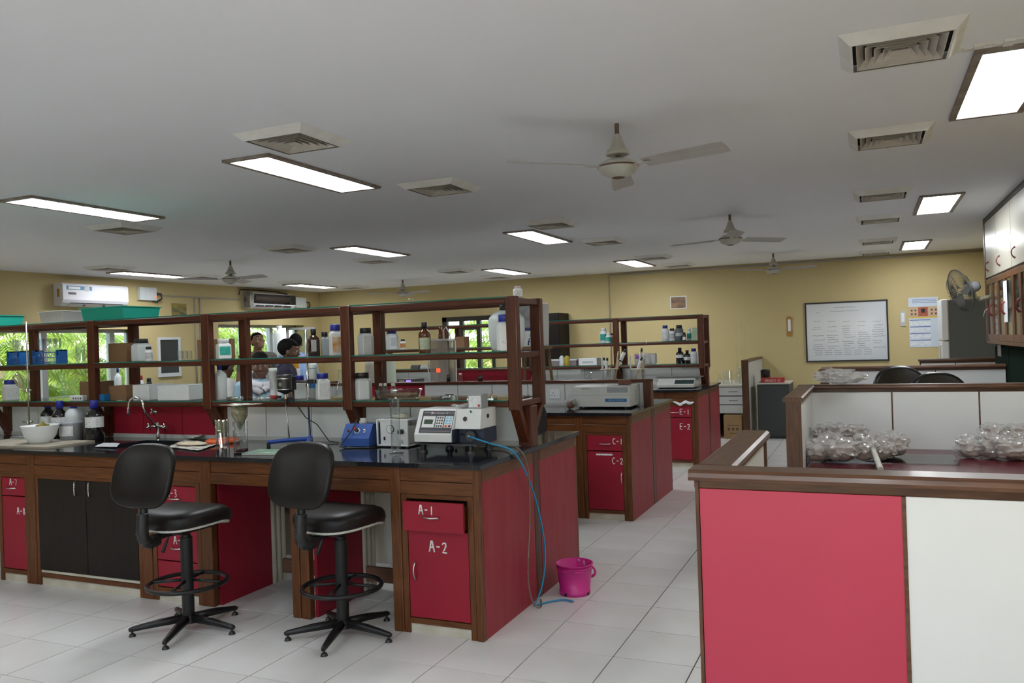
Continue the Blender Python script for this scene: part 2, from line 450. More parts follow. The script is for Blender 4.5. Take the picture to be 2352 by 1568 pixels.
t = thing('window_4', None, None, ((FW[0] + FW[1]) / 2, YF - 0.1, FW[2]), kind='structure')  # assumed window behind the camera, unseen, added to bring daylight to the near room
mb = MB()
for a, b, c, d in ((FW[0], FW[1], FW[2], FW[2] + 0.06), (FW[0], FW[1], FW[3] - 0.06, FW[3]), (FW[0], FW[0] + 0.06, FW[2], FW[3]), (FW[1] - 0.06, FW[1], FW[2], FW[3])): mb.box(a, b, YF - 0.13, YF - 0.07, c, d)
W(mb, 'window_frame', ALU, t)
for k in range(6):
    a, b = FW[0] + (FW[1] - FW[0]) * k / 6, FW[0] + (FW[1] - FW[0]) * (k + 1) / 6
    if k: W(B(a - 0.035, a + 0.035, YF - 0.13, YF - 0.07, FW[2] + 0.06, FW[3] - 0.06), 'mullion', ALU, t)
    W(B(a + 0.04, b - 0.04, YF - 0.103, YF - 0.097, FW[2] + 0.06, FW[3] - 0.06), 'pane', PANE, t)
# surface conduits on the walls
CONDM = mat('grey_conduit', (0.36, 0.33, 0.29), 0.6)
c0, c1 = on_y(1398, 632, YB - 0.015), on_y(2262, 576, YB - 0.015)
mb = MB().tube([(c0.x, YB - 0.012, 0.95), (c0.x, YB - 0.012, c0.z), (c1.x, YB - 0.012, c0.z)], 0.016, 6)
tag(mb.obj('wall_conduit', CONDM), 'grey conduit running up and along the yellow back wall above whiteboard', 'conduit')
c0 = on_x(372, 673, XL + 0.01)
mb = MB().tube([(XL + 0.01, 9.75, 2.56), (XL + 0.01, 12.0, 2.56)], 0.013, 6)
mb.tube([(XL + 0.01, 10.86, 2.56), (XL + 0.01, 10.86, 0.9)], 0.012, 6); mb.tube([(XL + 0.01, 10.98, 2.56), (XL + 0.01, 10.98, 0.9)], 0.012, 6)
tag(mb.obj('wall_conduit', CONDM), 'twin conduit on side wall between the two air conditioners', 'conduit')

# ================================================================== OUTSIDE
EARTH = mat('dry_earth', (0.34, 0.30, 0.24), 0.95, var=0.3, scale=2)
tag(B(-45, 30, -40, 50, -0.5, -0.13).obj('ground_outside', EARTH), kind='structure')
tag(B(-17.3, -17.0, 2, 24, -0.13, 1.45).obj('wall_compound', mat('ochre_compound_wall', (0.52, 0.34, 0.17), 0.9, var=0.2, scale=3)), kind='structure')
tag(B(-14, 2, 22.0, 22.3, -0.13, 1.5).obj('wall_compound_rear', MATS['ochre_compound_wall']), kind='structure')
LEAFA = mat('yellow_green_leaf', (0.34, 0.46, 0.06), 0.5, col2=(0.16, 0.30, 0.03), scale=2)
LEAFB = mat('green_leaf', (0.15, 0.30, 0.05), 0.5, col2=(0.30, 0.42, 0.08), scale=2)
for m_ in (LEAFA, LEAFB):
    nt = m_.node_tree; b_ = nt.nodes['Principled BSDF']
    tl = nt.nodes.new('ShaderNodeBsdfTranslucent'); ms = nt.nodes.new('ShaderNodeMixShader'); ms.inputs[0].default_value = 0.45
    tl.inputs[0].default_value = (0.45, 0.55, 0.08, 1)
    nt.links.new(b_.outputs[0], ms.inputs[1]); nt.links.new(tl.outputs[0], ms.inputs[2])
    nt.links.new(ms.outputs[0], nt.nodes['Material Output'].inputs[0])
CANE = mat('cane_stem', (0.30, 0.27, 0.10), 0.6)
def palm(x, y, h, spread, nst, label, lm, seed):
    rnd = random.Random(seed)
    t = thing('cane_palm', label, 'plant', (x, y, -0.13), group='plants outside the windows')
    fol = MB()
    for s in range(nst):
        a = rnd.uniform(0, 6.283); tx, ty = spread * 0.5 * rnd.random() * math.cos(a), spread * 0.5 * rnd.random() * math.sin(a)
        hh = h * rnd.uniform(0.55, 0.85)
        MB().tube([(tx * 0.4, ty * 0.4, 0), (tx * 0.7, ty * 0.7, hh * 0.6), (tx, ty, hh)], [0.03, 0.022, 0.012], 6).obj('stem', CANE, t)
        for fr in range(9):
            b = rnd.uniform(0, 6.283); L = rnd.uniform(0.7, 1.25) * spread; up = rnd.uniform(0.2, 0.8)
            z0 = hh * rnd.uniform(0.35, 1.0)
            prev = None
            for k in range(15):
                q = k / 14
                p = Vector((tx + math.cos(b) * L * q, ty + math.sin(b) * L * q, z0 + up * L * (q - 1.25 * q * q)))
                if prev is not None and k > 1:
                    dirv = (p - prev).normalized(); side = Vector((-math.sin(b), math.cos(b), 0))
                    for sg in (-1, 1):
                        ln = 0.42 * (1 - 0.55 * q) * spread * 0.9
                        tip = p + (side * sg * 0.75 + dirv * 0.65 + Vector((0, 0, -0.45 - 0.4 * rnd.random()))) * ln * rnd.uniform(0.8, 1.1)
                        w = dirv * 0.028
                        mid = p.lerp(tip, 0.45) + Vector((0, 0, 0.05 * ln))
                        fol.add([p - w * 0.4, p + w * 0.4, mid + w, tip, mid - w], [(0, 1, 2, 4), (4, 2, 3)])
                prev = p
    tag(fol.obj('foliage', lm, t, fix=False), kind='stuff')
    return t
palm(-12.5, 6.9, 2.9, 1.0, 6, 'leafy cane palm at the near edge of first side window', LEAFA, 1)
palm(-12.9, 8.8, 3.3, 1.1, 9, 'tall yellow-green cane palm filling the first side window', LEAFA, 2)
palm(-13.6, 10.9, 3.0, 1.1, 7, 'cane palm outside between the two side windows', LEAFB, 3)
palm(-13.1, 13.3, 3.4, 1.2, 9, 'cane palm behind the man looking up at second side window', LEAFA, 4)
palm(-14.2, 15.6, 3.4, 1.2, 8, 'cane palm outside at far edge of second side window', LEAFB, 5)
palm(-7.9, 17.6, 3.4, 1.3, 7, 'shrub outside the dark framed rear window', LEAFB, 6)
palm(-6.9, 18.6, 3.6, 1.4, 7, 'second shrub outside the dark framed rear window', LEAFA, 8)

# ================================================================== CEILING FITTINGS
FLANGE = mat('vent_flange_white', (0.80, 0.80, 0.79), 0.6, col2=(0.68, 0.67, 0.63), scale=6)
LOUV = mat('dusty_vent_blade', (0.58, 0.54, 0.48), 0.7, var=0.2, scale=8)
VENTB = mat('vent_dark_throat', (0.03, 0.028, 0.025), 0.9)
def ring(a0, z0, a1, z1, th=0.004):
    mb = MB()
    vs = [(s * a, q * a, z) for a, z in ((a0, z0), (a1, z1), (a1 - th, z1), (a0 - th, z0)) for s, q in ((-1, -1), (1, -1), (1, 1), (-1, 1))]
    fs = []
    for b, c in ((0, 4), (4, 8), (8, 12), (12, 0)):
        for k in range(4):
            k2 = (k + 1) % 4; fs.append((b + k, b + k2, c + k2, c + k))
    return mb.add(vs, fs)
def make_vent():
    t = thing('ceiling_vent', 'x', 'vent', group='square air vents in the ceiling'); t.scale = (0.80, 0.80, 0.9)
    MB().add([(-.26, -.26, -.001), (.26, -.26, -.001), (.26, .26, -.001), (-.26, .26, -.001)], [(0, 1, 2, 3)]).box(-.25, .25, -.25, .25, -.003, -.0005).obj('throat', VENTB, t)
    ring(0.30, -0.0005, 0.245, -0.045, 0.012).obj('flange', FLANGE, t)
    for a in (0.215, 0.172, 0.129, 0.086): ring(a - 0.032, -0.006, a, -0.044, 0.004).obj('louver', LOUV, t)
    MB().add([(-.05, -.05, -.044), (.05, -.05, -.044), (.05, .05, -.044), (-.05, .05, -.044), (-.02, -.02, -.02), (.02, -.02, -.02), (.02, .02, -.02), (-.02, .02, -.02)],
             [(0, 1, 5, 4), (1, 2, 6, 5), (2, 3, 7, 6), (3, 0, 4, 7), (4, 5, 6, 7), (3, 2, 1, 0)]).obj('centre_cap', LOUV, t)
    return t
VENTS = [(0.18, 3.83, 'large square ceiling vent beside the biggest light panel'), (0.18, 5.6, 'second vent from the camera in the row above the workstations'),
         (0.17, 7.93, 'ceiling vent beside the middle right light panel'), (0.17, 9.66, 'small vent just past the middle right light panel'),
         (0.17, 12.05, 'vent above whiteboard, before the last right light panel'), (0.16, 13.75, 'last tiny vent near the wall above whiteboard'),
         (-2.97, 3.77, 'diamond-looking vent above the nearest long ceiling light'), (-2.95, 5.48, 'vent between the nearest long light and the near fan'),
         (-2.93, 7.82, 'vent just above the middle row ceiling light'), (-2.92, 9.6, 'vent past the middle row ceiling light, left of second fan'),
         (-2.88, 11.98, 'vent above the small rear light before the back wall'), (-2.85, 13.55, 'rear vent beside the conduit corner on back wall'),
         (-6.42, 5.6, 'vent below the far left ribbed light'), (-6.25, 7.82, 'vent between far left light and the second row light'),
         (-6.22, 9.6, 'vent under the second row thin light'), (-6.15, 11.85, 'vent left of the rear thin light'), (-6.12, 13.45, 'vent under the rear thin light by back wall'),
         (-9.48, 8.02, 'vent over the white air conditioner'), (-9.6, 9.82, 'vent beside the small fan above side wall'), (-9.36, 11.86, 'vent over the opened air conditioner'), (-9.3, 13.55, 'vent in the ceiling corner past opened air conditioner')]
v0 = make_vent()
for k, (x, y, lb) in enumerate(VENTS):
    if k == 0: v0.location = (x, y, ZC); v0['label'] = lb
    else: dup(v0, (x, y, ZC), 0, lb)
TUBE = lamp_mat('fluorescent_diffuser', (0.93, 0.97, 1.0), TUBE_POWER)
LFR = mat('rusty_light_frame', (0.30, 0.27, 0.24), 0.7, col2=(0.16, 0.11, 0.08), scale=9)
LSL = mat('white_louver_blade', (0.75, 0.77, 0.80), 0.5)
def make_light(slats=0):
    t = thing('ceiling_light', 'x', 'ceiling light', group='recessed troffer lights')
    hx, hy = 0.15, 0.6
    mb = MB()
    for a, b, c, d in ((-hx - .035, hx + .035, -hy - .035, -hy), (-hx - .035, hx + .035, hy, hy + .035), (-hx - .035, -hx, -hy, hy), (hx, hx + .035, -hy, hy)): mb.box(a, b, c, d, -0.018, -0.0005)
    mb.obj('frame', LFR, t)
    B(-hx, hx, -hy, hy, -0.006, -0.002).obj('diffuser', TUBE, t)
    if slats:
        B(-0.004, 0.004, -hy, hy, -0.02, -0.007).obj('louver', LSL, t)
        for k in range(1, slats): B(-hx, hx, -hy + 2 * hy * k / slats - .004, -hy + 2 * hy * k / slats + .004, -0.02, -0.007).obj('louver', LSL, t)
    return t
l1, l0 = make_light(11), make_light(0)
l1.location = (-5.85, 4.75, ZC); l1['label'] = 'far left ribbed ceiling light with louver cells showing'
LIGHTS = [(0.67, 4.72, 'biggest bright ceiling light at the upper right edge'), (-3.52, 4.62, 'long bright ceiling light under the diamond-looking vent'),
          (0.67, 8.95, 'middle ceiling light over the workstations near wall cupboards'), (0.67, 13.1, 'last small ceiling light before the wall fan corner'),
          (-3.45, 8.8, 'middle bright ceiling light left of the second fan'), (-3.4, 12.88, 'rear ceiling light near the back wall conduit'),
          (-5.72, 8.76, 'thin second row ceiling light over the reagent shelf'), (-5.6, 12.7, 'thin rear ceiling light left of the white jar'),
          (-9.95, 9.14, 'thin ceiling light above the white air conditioner'), (-9.75, 12.8, 'thin ceiling light above the opened air conditioner'),
          (0.67, 0.5, 'added unseen ceiling light behind the camera, above the workstation aisle'), (-3.52, 0.5, 'added unseen ceiling light behind the camera, above the open floor'), (-5.85, 0.5, 'added unseen ceiling light behind the camera, towards the side wall'), (-9.9, 4.7, 'added unseen ceiling light outside the frame by the side wall')]  # this row: unseen lights, added to brighten the room around the camera
for k, (x, y, lb) in enumerate(LIGHTS):
    if k == 0: l0.location = (x, y, ZC); l0['label'] = lb
    else: dup(l0, (x, y, ZC), 0, lb)
# broken plaster strip joining the near vent to the big light
mb = MB(); prev = None
for k in range(9):
    q = k / 8; mb.box(0.40 + q * 0.30, 0.44 + q * 0.30, 4.02 - q * 0.02 + 0.015 * math.sin(k * 2.1), 4.06 - q * 0.02 + 0.02 * math.sin(k * 1.3 + 1), ZC - 0.006 - 0.003 * (k % 3), ZC - 0.0002)
tag(mb.obj('plaster_patch', FLANGE), 'flaking plaster strip between big vent and big light', 'plaster patch')

FANW = mat('fan_off_white', (0.52, 0.53, 0.50), 0.4, col2=(0.38, 0.36, 0.30), scale=7)
FANB = mat('fan_dusty_blade', (0.44, 0.42, 0.40), 0.5, var=0.15, scale=6)
RUST = mat('rusty_rod', (0.16, 0.11, 0.08), 0.7, var=0.3, scale=20)
BROWNM = mat('brown_trim', (0.10, 0.05, 0.03), 0.5)
def make_fan(drop=0.26):
    t = thing('ceiling_fan', 'x', 'fan', group='ceiling fans')
    MB().cyl(0.013, -drop + 0.05, 0.0, 10).obj('rod', RUST, t)
    MB().lathe([(0.0, -0.06), (0.014, -0.06), (0.022, -0.075), (0.045, -0.14), (0.062, -0.155), (0.066, -0.17), (0.066, -0.178), (0.060, -0.18), (0.0, -0.18)], 24).obj('canopy', FANW, t)
    MB().lathe([(0.0, -drop + 0.065), (0.03, -drop + 0.064), (0.075, -drop + 0.05), (0.108, -drop + 0.03), (0.115, -drop + 0.018)], 28).lathe([(0.115, -drop + 0.010), (0.112, -drop), (0.095, -drop - 0.022), (0.06, -drop - 0.040), (0.038, -drop - 0.046)], 28).obj('motor_housing', FANW, t)
    MB().lathe([(0.1165, -drop + 0.019), (0.1175, -drop + 0.014), (0.1165, -drop + 0.009)], 28).obj('trim_band', BROWNM, t)
    MB().lathe([(0.038, -drop - 0.0455), (0.03, -drop - 0.050), (0, -drop - 0.051)], 20).obj('bottom_cap', BROWNM, t)
    return t
def fan_blades(t, angs, drop=0.26, L=0.66):
    for a in angs:
        mb = MB(); zb = 0.015
        n = 8; vs = []; fs = []
        for k in range(n + 1):
            q = k / n; x = 0.17 + (L - 0.17) * q
            w = 0.052 + 0.020 * q
            if k == n: w *= 0.78
            for yy, zz in ((-w, 0.014), (0, 0.004), (w, -0.014)): vs.append((x, yy, zb + zz)); vs.append((x, yy, zb + zz - 0.003))
        for k in range(n):
            b = 6 * k
            for j in (0, 2): fs += [(b + j, b + j + 6, b + j + 8, b + j + 2), (b + j + 1, b + j + 3, b + j + 9, b + j + 7)]
            fs += [(b, b + 1, b + 7, b + 6), (b + 4, b + 10, b + 11, b + 5)]
        fs += [(0, 2, 3, 1), (2, 4, 5, 3), (6 * n, 6 * n + 1, 6 * n + 3, 6 * n + 2), (6 * n + 2, 6 * n + 3, 6 * n + 5, 6 * n + 4)]
        mb.add(vs, fs)
        o = mb.obj('blade', FANB, t); o.location = (0, 0, -drop); o.rotation_euler = (0, 0, R(a))
        MB().box(0.09, 0.21, -0.02, 0.02, zb - 0.006, zb - 0.003).obj('blade_bracket', FANW, o)
f0 = make_fan()
for k, (x, y, z, angs, lb) in enumerate(((-1.25, 4.45, ZC, (-137, -17, 103), 'large white ceiling fan in front, blades at rest'), (-1.23, 8.42, ZC, (164, 44, -76), 'second ceiling fan, in line behind the front fan'),
                              (-1.27, 12.9, ZC, (-140, -20, 100), 'small far ceiling fan above the whiteboard wall'), (-7.77, 8.47, ZC, (-8, 112, 232), 'dark ceiling fan near the two air conditioners'), (-7.8, 12.93, ZC, (-15, 105, 225), 'dark ceiling fan before the bright yellow back wall'))):
    o = f0 if k == 0 else dup(f0, (x, y, z), 0, lb)
    fans = globals().setdefault('FANS', []); fans.append((o, angs, lb, (x, y, z)))
for o, angs, lb, loc in FANS:
    o.location = loc; o['label'] = lb; fan_blades(o, angs)

# ================================================================== LAB BENCHES
XE, XLB = -1.895, -7.3      # end of the benches at the aisle and at the far side
def bow(x0, x1, y, z, parent, vert=False, L=0.10, m=None):
    """arched metal pull handle on a face that looks towards -Y"""
    pts = []
    for k in range(9):
        q = k / 8; s = (q - 0.5) * L; d = 0.022 * math.sin(math.pi * q) + 0.002
        pts.append((x0, y - d, z + s) if vert else (x0 + s, y - d, z))
    rr = [0.006, 0.005, 0.0045, 0.0045, 0.0045, 0.0045, 0.0045, 0.005, 0.006]
    return W(MB().tube(pts, rr, 8), 'handle', m or STEEL, parent)
def cabinet(label, x0, x1, y0, fronts, kick=0.055, stile=0.035, group=None, ztop=0.765, depth=0.5):
    """fronts: list of (kind, z0, z1, lettering, (letter x, letter z, size), handle (x, z, vertical), pulled out, material)"""
    t = thing('bench_cabinet', label, 'cabinet', ((x0 + x1) / 2, y0 + depth / 2, 0), group=group)
    body = MB().box(x0 + 0.002, x0 + 0.016, y0 + 0.03, y0 + depth, 0.06, ztop).box(x1 - 0.016, x1 - 0.002, y0 + 0.03, y0 + depth, 0.06, ztop).box(x0 + 0.016, x1 - 0.016, y0 + depth - 0.015, y0 + depth, 0.06, ztop)
    body.box(x0 + 0.016, x1 - 0.016, y0 + 0.03, y0 + depth - 0.015, 0.06, 0.075)
    W(body, 'body', WV, t)
    W(B(x0, x0 + stile, y0, y0 + 0.03, 0, ztop), 'stile', WV, t, 0.003); W(B(x1 - stile, x1, y0, y0 + 0.03, 0, ztop), 'stile', WV, t, 0.003)
    W(B(x0 + stile, x1 - stile, y0 + 0.002, y0 + 0.03, ztop - 0.022, ztop), 'rail', WH, t)
    W(B(x0 + stile, x1 - stile, y0 + 0.002, y0 + 0.03, kick, kick + 0.03), 'rail', WH, t)
    W(B(x0 + stile, x1 - stile, y0 + 0.012, y0 + 0.026, 0, kick), 'kick_board', KICK, t)
    for kind, z0, z1, txt, lp, hd, pull, m in fronts:
        a, b = (x0 + stile + 0.003, x1 - stile - 0.003)
        f = W(B(a, b, y0 + 0.004 - pull, y0 + 0.022 - pull, z0 + 0.002, z1 - 0.002), kind, m, t, 0.0015)
        if pull:
            W(MB().box(a + 0.012, a + 0.022, y0 + 0.022 - pull, y0 + depth - 0.06, z0 + 0.01, z1 - 0.03).box(b - 0.022, b - 0.012, y0 + 0.022 - pull, y0 + depth - 0.06, z0 + 0.01, z1 - 0.03).box(a + 0.022, b - 0.022, y0 + 0.022 - pull, y0 + depth - 0.06, z0 + 0.01, z0 + 0.018), 'drawer_box', WH, f)
        if hd: bow(hd[0], None, y0 + 0.004 - pull, hd[1], f, hd[2])
        if txt:
            p = paint(txt, None, lp[0], y0 + 0.0035 - pull, lp[1], lp[2]); p.parent = f
            d = off(f); p.data.transform(Matrix.Translation(-d))
    return t
def bench(letter, y0, posts, label, knee, plank=()):
    ym, yr = y0 + 0.80, y0 + 1.55
    t = thing('lab_bench', label, 'lab bench', (XE, y0 + 0.775, 0))
    W(B(XLB, XE - 0.004, y0 + 0.004, y0 + 0.032, 0.838, 0.914), 'apron_rail', WH, t, 0.003)
    W(B(XLB, XE - 0.004, y0, y0 + 0.032, 0.766, 0.836), 'apron_rail', WH, t, 0.003)
    W(B(XLB, XE - 0.004, yr - 0.03, yr, 0.77, 0.914), 'apron_rail', WH, t)
    for a, b in posts: W(B(a, b, y0 - 0.004, y0 + 0.045, 0, 0.914), 'post', WV, t, 0.006)
    W(B(XE - 0.04, XE, y0 - 0.004, y0 + 0.03, 0, 0.914), 'post', WV, t, 0.004)
    W(B(XE - 0.022, XE + 0.002, y0 + 0.03, ym - 0.05, 0.838, 0.914), 'apron_rail', WD, t, 0.003)
    W(B(XE - 0.022, XE + 0.002, ym + 0.06, yr, 0.838, 0.914), 'apron_rail', WD, t, 0.003)
    W(B(XE - 0.018, XE, y0 + 0.03, ym - 0.05, 0, 0.838), 'end_panel', REDG, t)
    W(B(XE - 0.018, XE, ym + 0.06, yr - 0.02, 0, 0.838), 'end_panel', REDG, t)
    W(B(XE - 0.03, XE + 0.001, yr - 0.02, yr + 0.004, 0, 0.838), 'post', WV, t)
    W(B(XLB, XE - 0.04, ym + 0.0, ym + 0.02, 0.12, 0.9), 'back_panel', WHITEW, t)
    for a, s in knee:
        W(B(a - 0.009, a + 0.009, y0 + 0.05, (y0 + 0.52) if s else ym, 0, 0.766), 'side_panel', RED if s else WHITE, t)
        if s:
            for q in range(3): W(MB().cyl(0.022, 0.0, 0.766, 10, (a + 0.0, y0 + 0.545 + 0.05 * q, 0)), 'boxed_pipe', KICK, t)
    for x0, x1 in plank:
        mb = B(x0, x1, y0 + 0.34, y0 + 0.365, 0.145, 0.235); W(mb, 'foot_plank', PLANK, t, 0.002)
    return t
def worktop(label, y0, hole=None):
    x0, x1, a, b, z0, z1 = XLB - 0.02, XE + 0.022, y0 - 0.03, y0 + 1.58, 0.915, 0.94
    mb = MB()
    if hole:
        hx0, hx1, hy0, hy1 = hole
        mb.box(x0, hx0, a, b, z0, z1).box(hx1, x1, a, b, z0, z1).box(hx0, hx1, a, hy0, z0, z1).box(hx0, hx1, hy1, b, z0, z1)
    else: mb.box(x0, x1, a, b, z0, z1)
    return tag(mb.obj('worktop', GRANITE), label, 'worktop')
YA, YC, YE = 3.85, 6.84, 9.86
postsA = [(-2.449, -2.384), (-3.148, -3.088), (-3.083, -3.021), (-3.842, -3.753), (-4.35, -4.262), (-5.43, -5.36)]
bench('A', YA, postsA, 'teak lab bench in front with red end panels, stools drawn up to it', [(-3.745, 1), (-3.012, 1), (-2.46, 0)], [(-3.50, -3.152), (-2.86, -2.452)])
# white boxed-in pipes on the back wall of the knee spaces
worktop('polished black granite worktop of the front bench with the sink', YA, (-4.98, -4.22, 4.05, 4.48))
cabinet('red cabinet painted A-1 and A-2 with its drawer ajar', -2.382, -1.937, YA, [
    ('drawer', 0.575, 0.738, 'A-1', (-2.245, 0.668, 0.052), (-2.17, 0.655, False), 0.05, RED),
    ('door', 0.088, 0.572, 'A-2', (-2.215, 0.455, 0.062), (-2.305, 0.345, True), 0.0, RED)])
cabinet('red drawer cabinet lettered A-3 behind the stool by the sink', -4.258, -3.846, YA, [
    ('drawer', 0.61, 0.74, 'A-3', (-4.13, 0.668, 0.05), (-4.06, 0.66, False), 0.0, RED),
    ('drawer', 0.262, 0.606, 'A-4', (-4.08, 0.37, 0.05), (-4.05, 0.345, False), 0.0, RED),
    ('drawer', 0.09, 0.258, None, None, None, 0.0, RED)])
cabinet('red cabinet lettered A-7 and A-8 at the left picture edge', -5.75, -5.434, YA, [
    ('drawer', 0.61, 0.74, 'A-7', (-5.63, 0.685, 0.045), (-5.61, 0.665, False), 0.0, RED),
    ('door', 0.09, 0.606, 'A-8', (-5.56, 0.48, 0.05), None, 0.0, RED)])
cabinet('dark-veneered double cabinet under the sink with two steel handles', -5.356, -4.354, YA, [
    ('kick_strip', 0.086, 0.108, None, None, None, 0.0, KICK)], kick=0.055, stile=0.03, ztop=0.765)
t = [o for o in bpy.data.objects if o.get('label', '').startswith('dark-veneered')][0]
for a, b, hx in ((-5.325, -4.857, -4.935), (-4.852, -4.385, -4.80)):
    dr = W(B(a, b, YA - 0.002, YA + 0.012, 0.11, 0.742), 'door', DARKV, t, 0.001)
    pts = [(hx, YA - 0.002, 0.645), (hx, YA - 0.024, 0.648), (hx, YA - 0.026, 0.69), (hx, YA - 0.024, 0.732), (hx, YA - 0.002, 0.735)]
    W(MB().tube(pts, 0.0045, 8), 'handle', CHROME, dr)
bench('C', YC, [(-2.40, -2.335)], 'second teak lab bench with red ends and low white splash wall', [(-2.42, 0), (-3.2, 1)])
worktop('black granite worktop of the second bench, under the boxy instrument', YC)
cabinet('red cabinet painted C-1 and C-2 on the second bench', -2.333, -1.937, YC, [
    ('drawer', 0.605, 0.742, 'C-1', (-2.06, 0.665, 0.05), (-2.13, 0.667, False), 0.0, RED),
    ('door', 0.088, 0.6, 'C-2', (-2.07, 0.492, 0.055), (-1.985, 0.37, True), 0.0, RED)])
t = [o for o in bpy.data.objects if o.get('label', '').endswith('on the second bench') and o.get('category') == 'cabinet'][0]
W(B(-2.215, -2.065, YC + 0.002, YC + 0.005, 0.565, 0.58), 'name_strip', LABEL, t)
bench('E', YE, [(-2.36, -2.30)], 'third teak lab bench with red ends and tall glass-shelved back', [(-2.38, 0)])
worktop('dark granite worktop of the third bench near the back wall', YE)
cabinet('red cabinet painted E-1 and E-2 on the third bench', -2.29, -1.937, YE, [
    ('drawer', 0.605, 0.742, 'E-1', (-2.115, 0.64, 0.066), (-2.175, 0.665, False), 0.0, RED),
    ('door', 0.088, 0.6, 'E-2', (-2.12, 0.46, 0.070), None, 0.0, RED)])
t = [o for o in bpy.data.objects if o.get('label', '').endswith('on the third bench') and o.get('category') == 'cabinet'][0]

def splash(label, y0, top, reds, cap):
    """white laminate spine wall standing on the worktop"""
    ym = y0 + 0.80
    t = thing('splash_wall', label, 'splash wall', (XE, ym, 0.94))
    W(B(XLB, XE - 0.07, ym - 0.03, ym + 0.03, 0.94, 0.968), 'upstand', GREY, t)
    x = XE - 0.075
    k = 0
    while x > XLB + 0.05:
        x1 = max(x - 0.40, XLB)
        m = WHITE
        for a, b in reds:
            if a - 0.1 < (x + x1) / 2 < b + 0.1: m = RED
        W(B(x1 + 0.003, x - 0.003, ym - 0.02, ym + 0.02, 0.968, top - 0.03 if cap else top), 'panel', m, t)
        x = x1; k += 1
    W(B(XLB, XE - 0.075, ym - 0.015, ym + 0.015, 0.968, top - 0.032 if cap else top - 0.002), 'core', DKW, t)
    W(B(XE - 0.072, XE + 0.003, ym - 0.05, ym + 0.05, 0.0, top), 'end_post', SV, t, 0.006)
    if cap: W(B(XLB, XE + 0.003, ym - 0.045, ym + 0.045, top - 0.03, top), 'cap_rail', SHH, t, 0.008)
    return t
def reagent_shelf(label, y0, xs, glass_m=SHGL):
    ym = y0 + 0.80
    yf, yr = ym - 0.19, ym + 0.25
    t = thing('reagent_shelf', label, 'shelf', (XE, ym, 1.19))
    for x in xs:
        for a, b in ((yf, yf + 0.055), (yr - 0.055, yr)):
            W(B(x - 0.075, x, a, b, 1.17, 1.862), 'post', SV, t, 0.008)
        for z in (1.19, 1.487, 1.817): W(B(x - 0.06, x - 0.012, yf + 0.05, yr - 0.05, z, z + 0.037), 'side_rail', SV, t, 0.004)
        W(MB().prism([(yf + 0.005, 1.19), (yf + 0.055, 1.19), (ym - 0.02, 1.02), (ym - 0.02, 0.955), (ym - 0.05, 0.955)], 0, x - 0.068, x - 0.008), 'bracket', SV, t, 0.003)
        W(B(x - 0.07, x - 0.005, ym - 0.055, ym - 0.02, 0.945, 1.19), 'upright', SV, t)
        W(MB().prism([(yr - 0.005, 1.19), (yr - 0.055, 1.19), (ym + 0.02, 1.02), (ym + 0.02, 0.955), (ym + 0.05, 0.955)], 0, x - 0.068, x - 0.008), 'bracket', SV, t, 0.003)
    for a, b in zip(xs, xs[1:]):
        l, r = b, a - 0.075
        for z in (1.19, 1.487, 1.817):
            W(B(l, r, yf + 0.005, yf + 0.045, z, z + 0.037), 'rail', SHH, t, 0.010)
            W(B(l, r, yr - 0.045, yr - 0.005, z, z + 0.037), 'rail', SHH, t, 0.010)
            g = W(B(l + 0.002, r - 0.002, yf + 0.008, yr - 0.004, z + 0.038, z + 0.045), 'glass_shelf', glass_m, t)
            W(B(l + 0.002, r - 0.002, yf + 0.003, yf + 0.0075, z + 0.038, z + 0.045), 'glass_edge', EDGE, g)
    return t
splash('white and red splash wall behind the sink on the front bench', YA, 1.19, [(-5.42, -4.35)], False)
reagent_shelf('three-tier teak and glass reagent shelf on the front bench', YA, [-1.91, -3.11, -4.32, -5.485, -6.69])
splash('low white splash wall with wood cap on the second bench', YC, 1.19, [(-5.1, -4.5)], True)
splash('white splash wall below the glass shelves of the third bench', YE, 1.19, [(-5.4, -4.3)], False)
reagent_shelf('three-tier teak and glass reagent shelf on the third bench', YE, [-1.91, -3.03, -4.25, -5.6, -6.8])
ZS0, ZS1, ZS2 = 1.235, 1.532, 1.862      # tops of the three glass tiers
YS = YA + 0.80                            # depth of the middle of the front shelf
YSE = YE + 0.80

# ================================================================== LAB STOOLS
def superel(hx, hy, n=36, p=3.0):
    out = []
    for k in range(n):
        a = 2 * math.pi * k / n; c, s = math.cos(a), math.sin(a)
        out.append((hx * math.copysign(abs(c) ** (2 / p), c), hy * math.copysign(abs(s) ** (2 / p), s)))
    return out
def pad(hx, hy, prof, p=3.0, bend=None, n=40):
    """cushion: scaled superellipse rings, prof = list of (scale, z); closed at both ends"""
    mb = MB(); base = superel(hx, hy, n, p); vs = []; fs = []
    for s, z in prof:
        for x, y in base: vs.append((x * s, y * s, z))
    m = len(prof)
    for i in range(m - 1):
        for k in range(n):
            k2 = (k + 1) % n; fs.append((i * n + k, i * n + k2, (i + 1) * n + k2, (i + 1) * n + k))
    vs += [(0, 0, prof[0][1]), (0, 0, prof[-1][1])]
    for k in range(n):
        k2 = (k + 1) % n
        fs.append((k2, k, m * n)); fs.append(((m - 1) * n + k, (m - 1) * n + k2, m * n + 1))
    if bend: vs = [bend(*v) for v in vs]
    return mb.add(vs, fs, True)
SEATTRIM = mat('frayed_white_lining', (0.55, 0.53, 0.48), 0.9, var=0.2, scale=30)
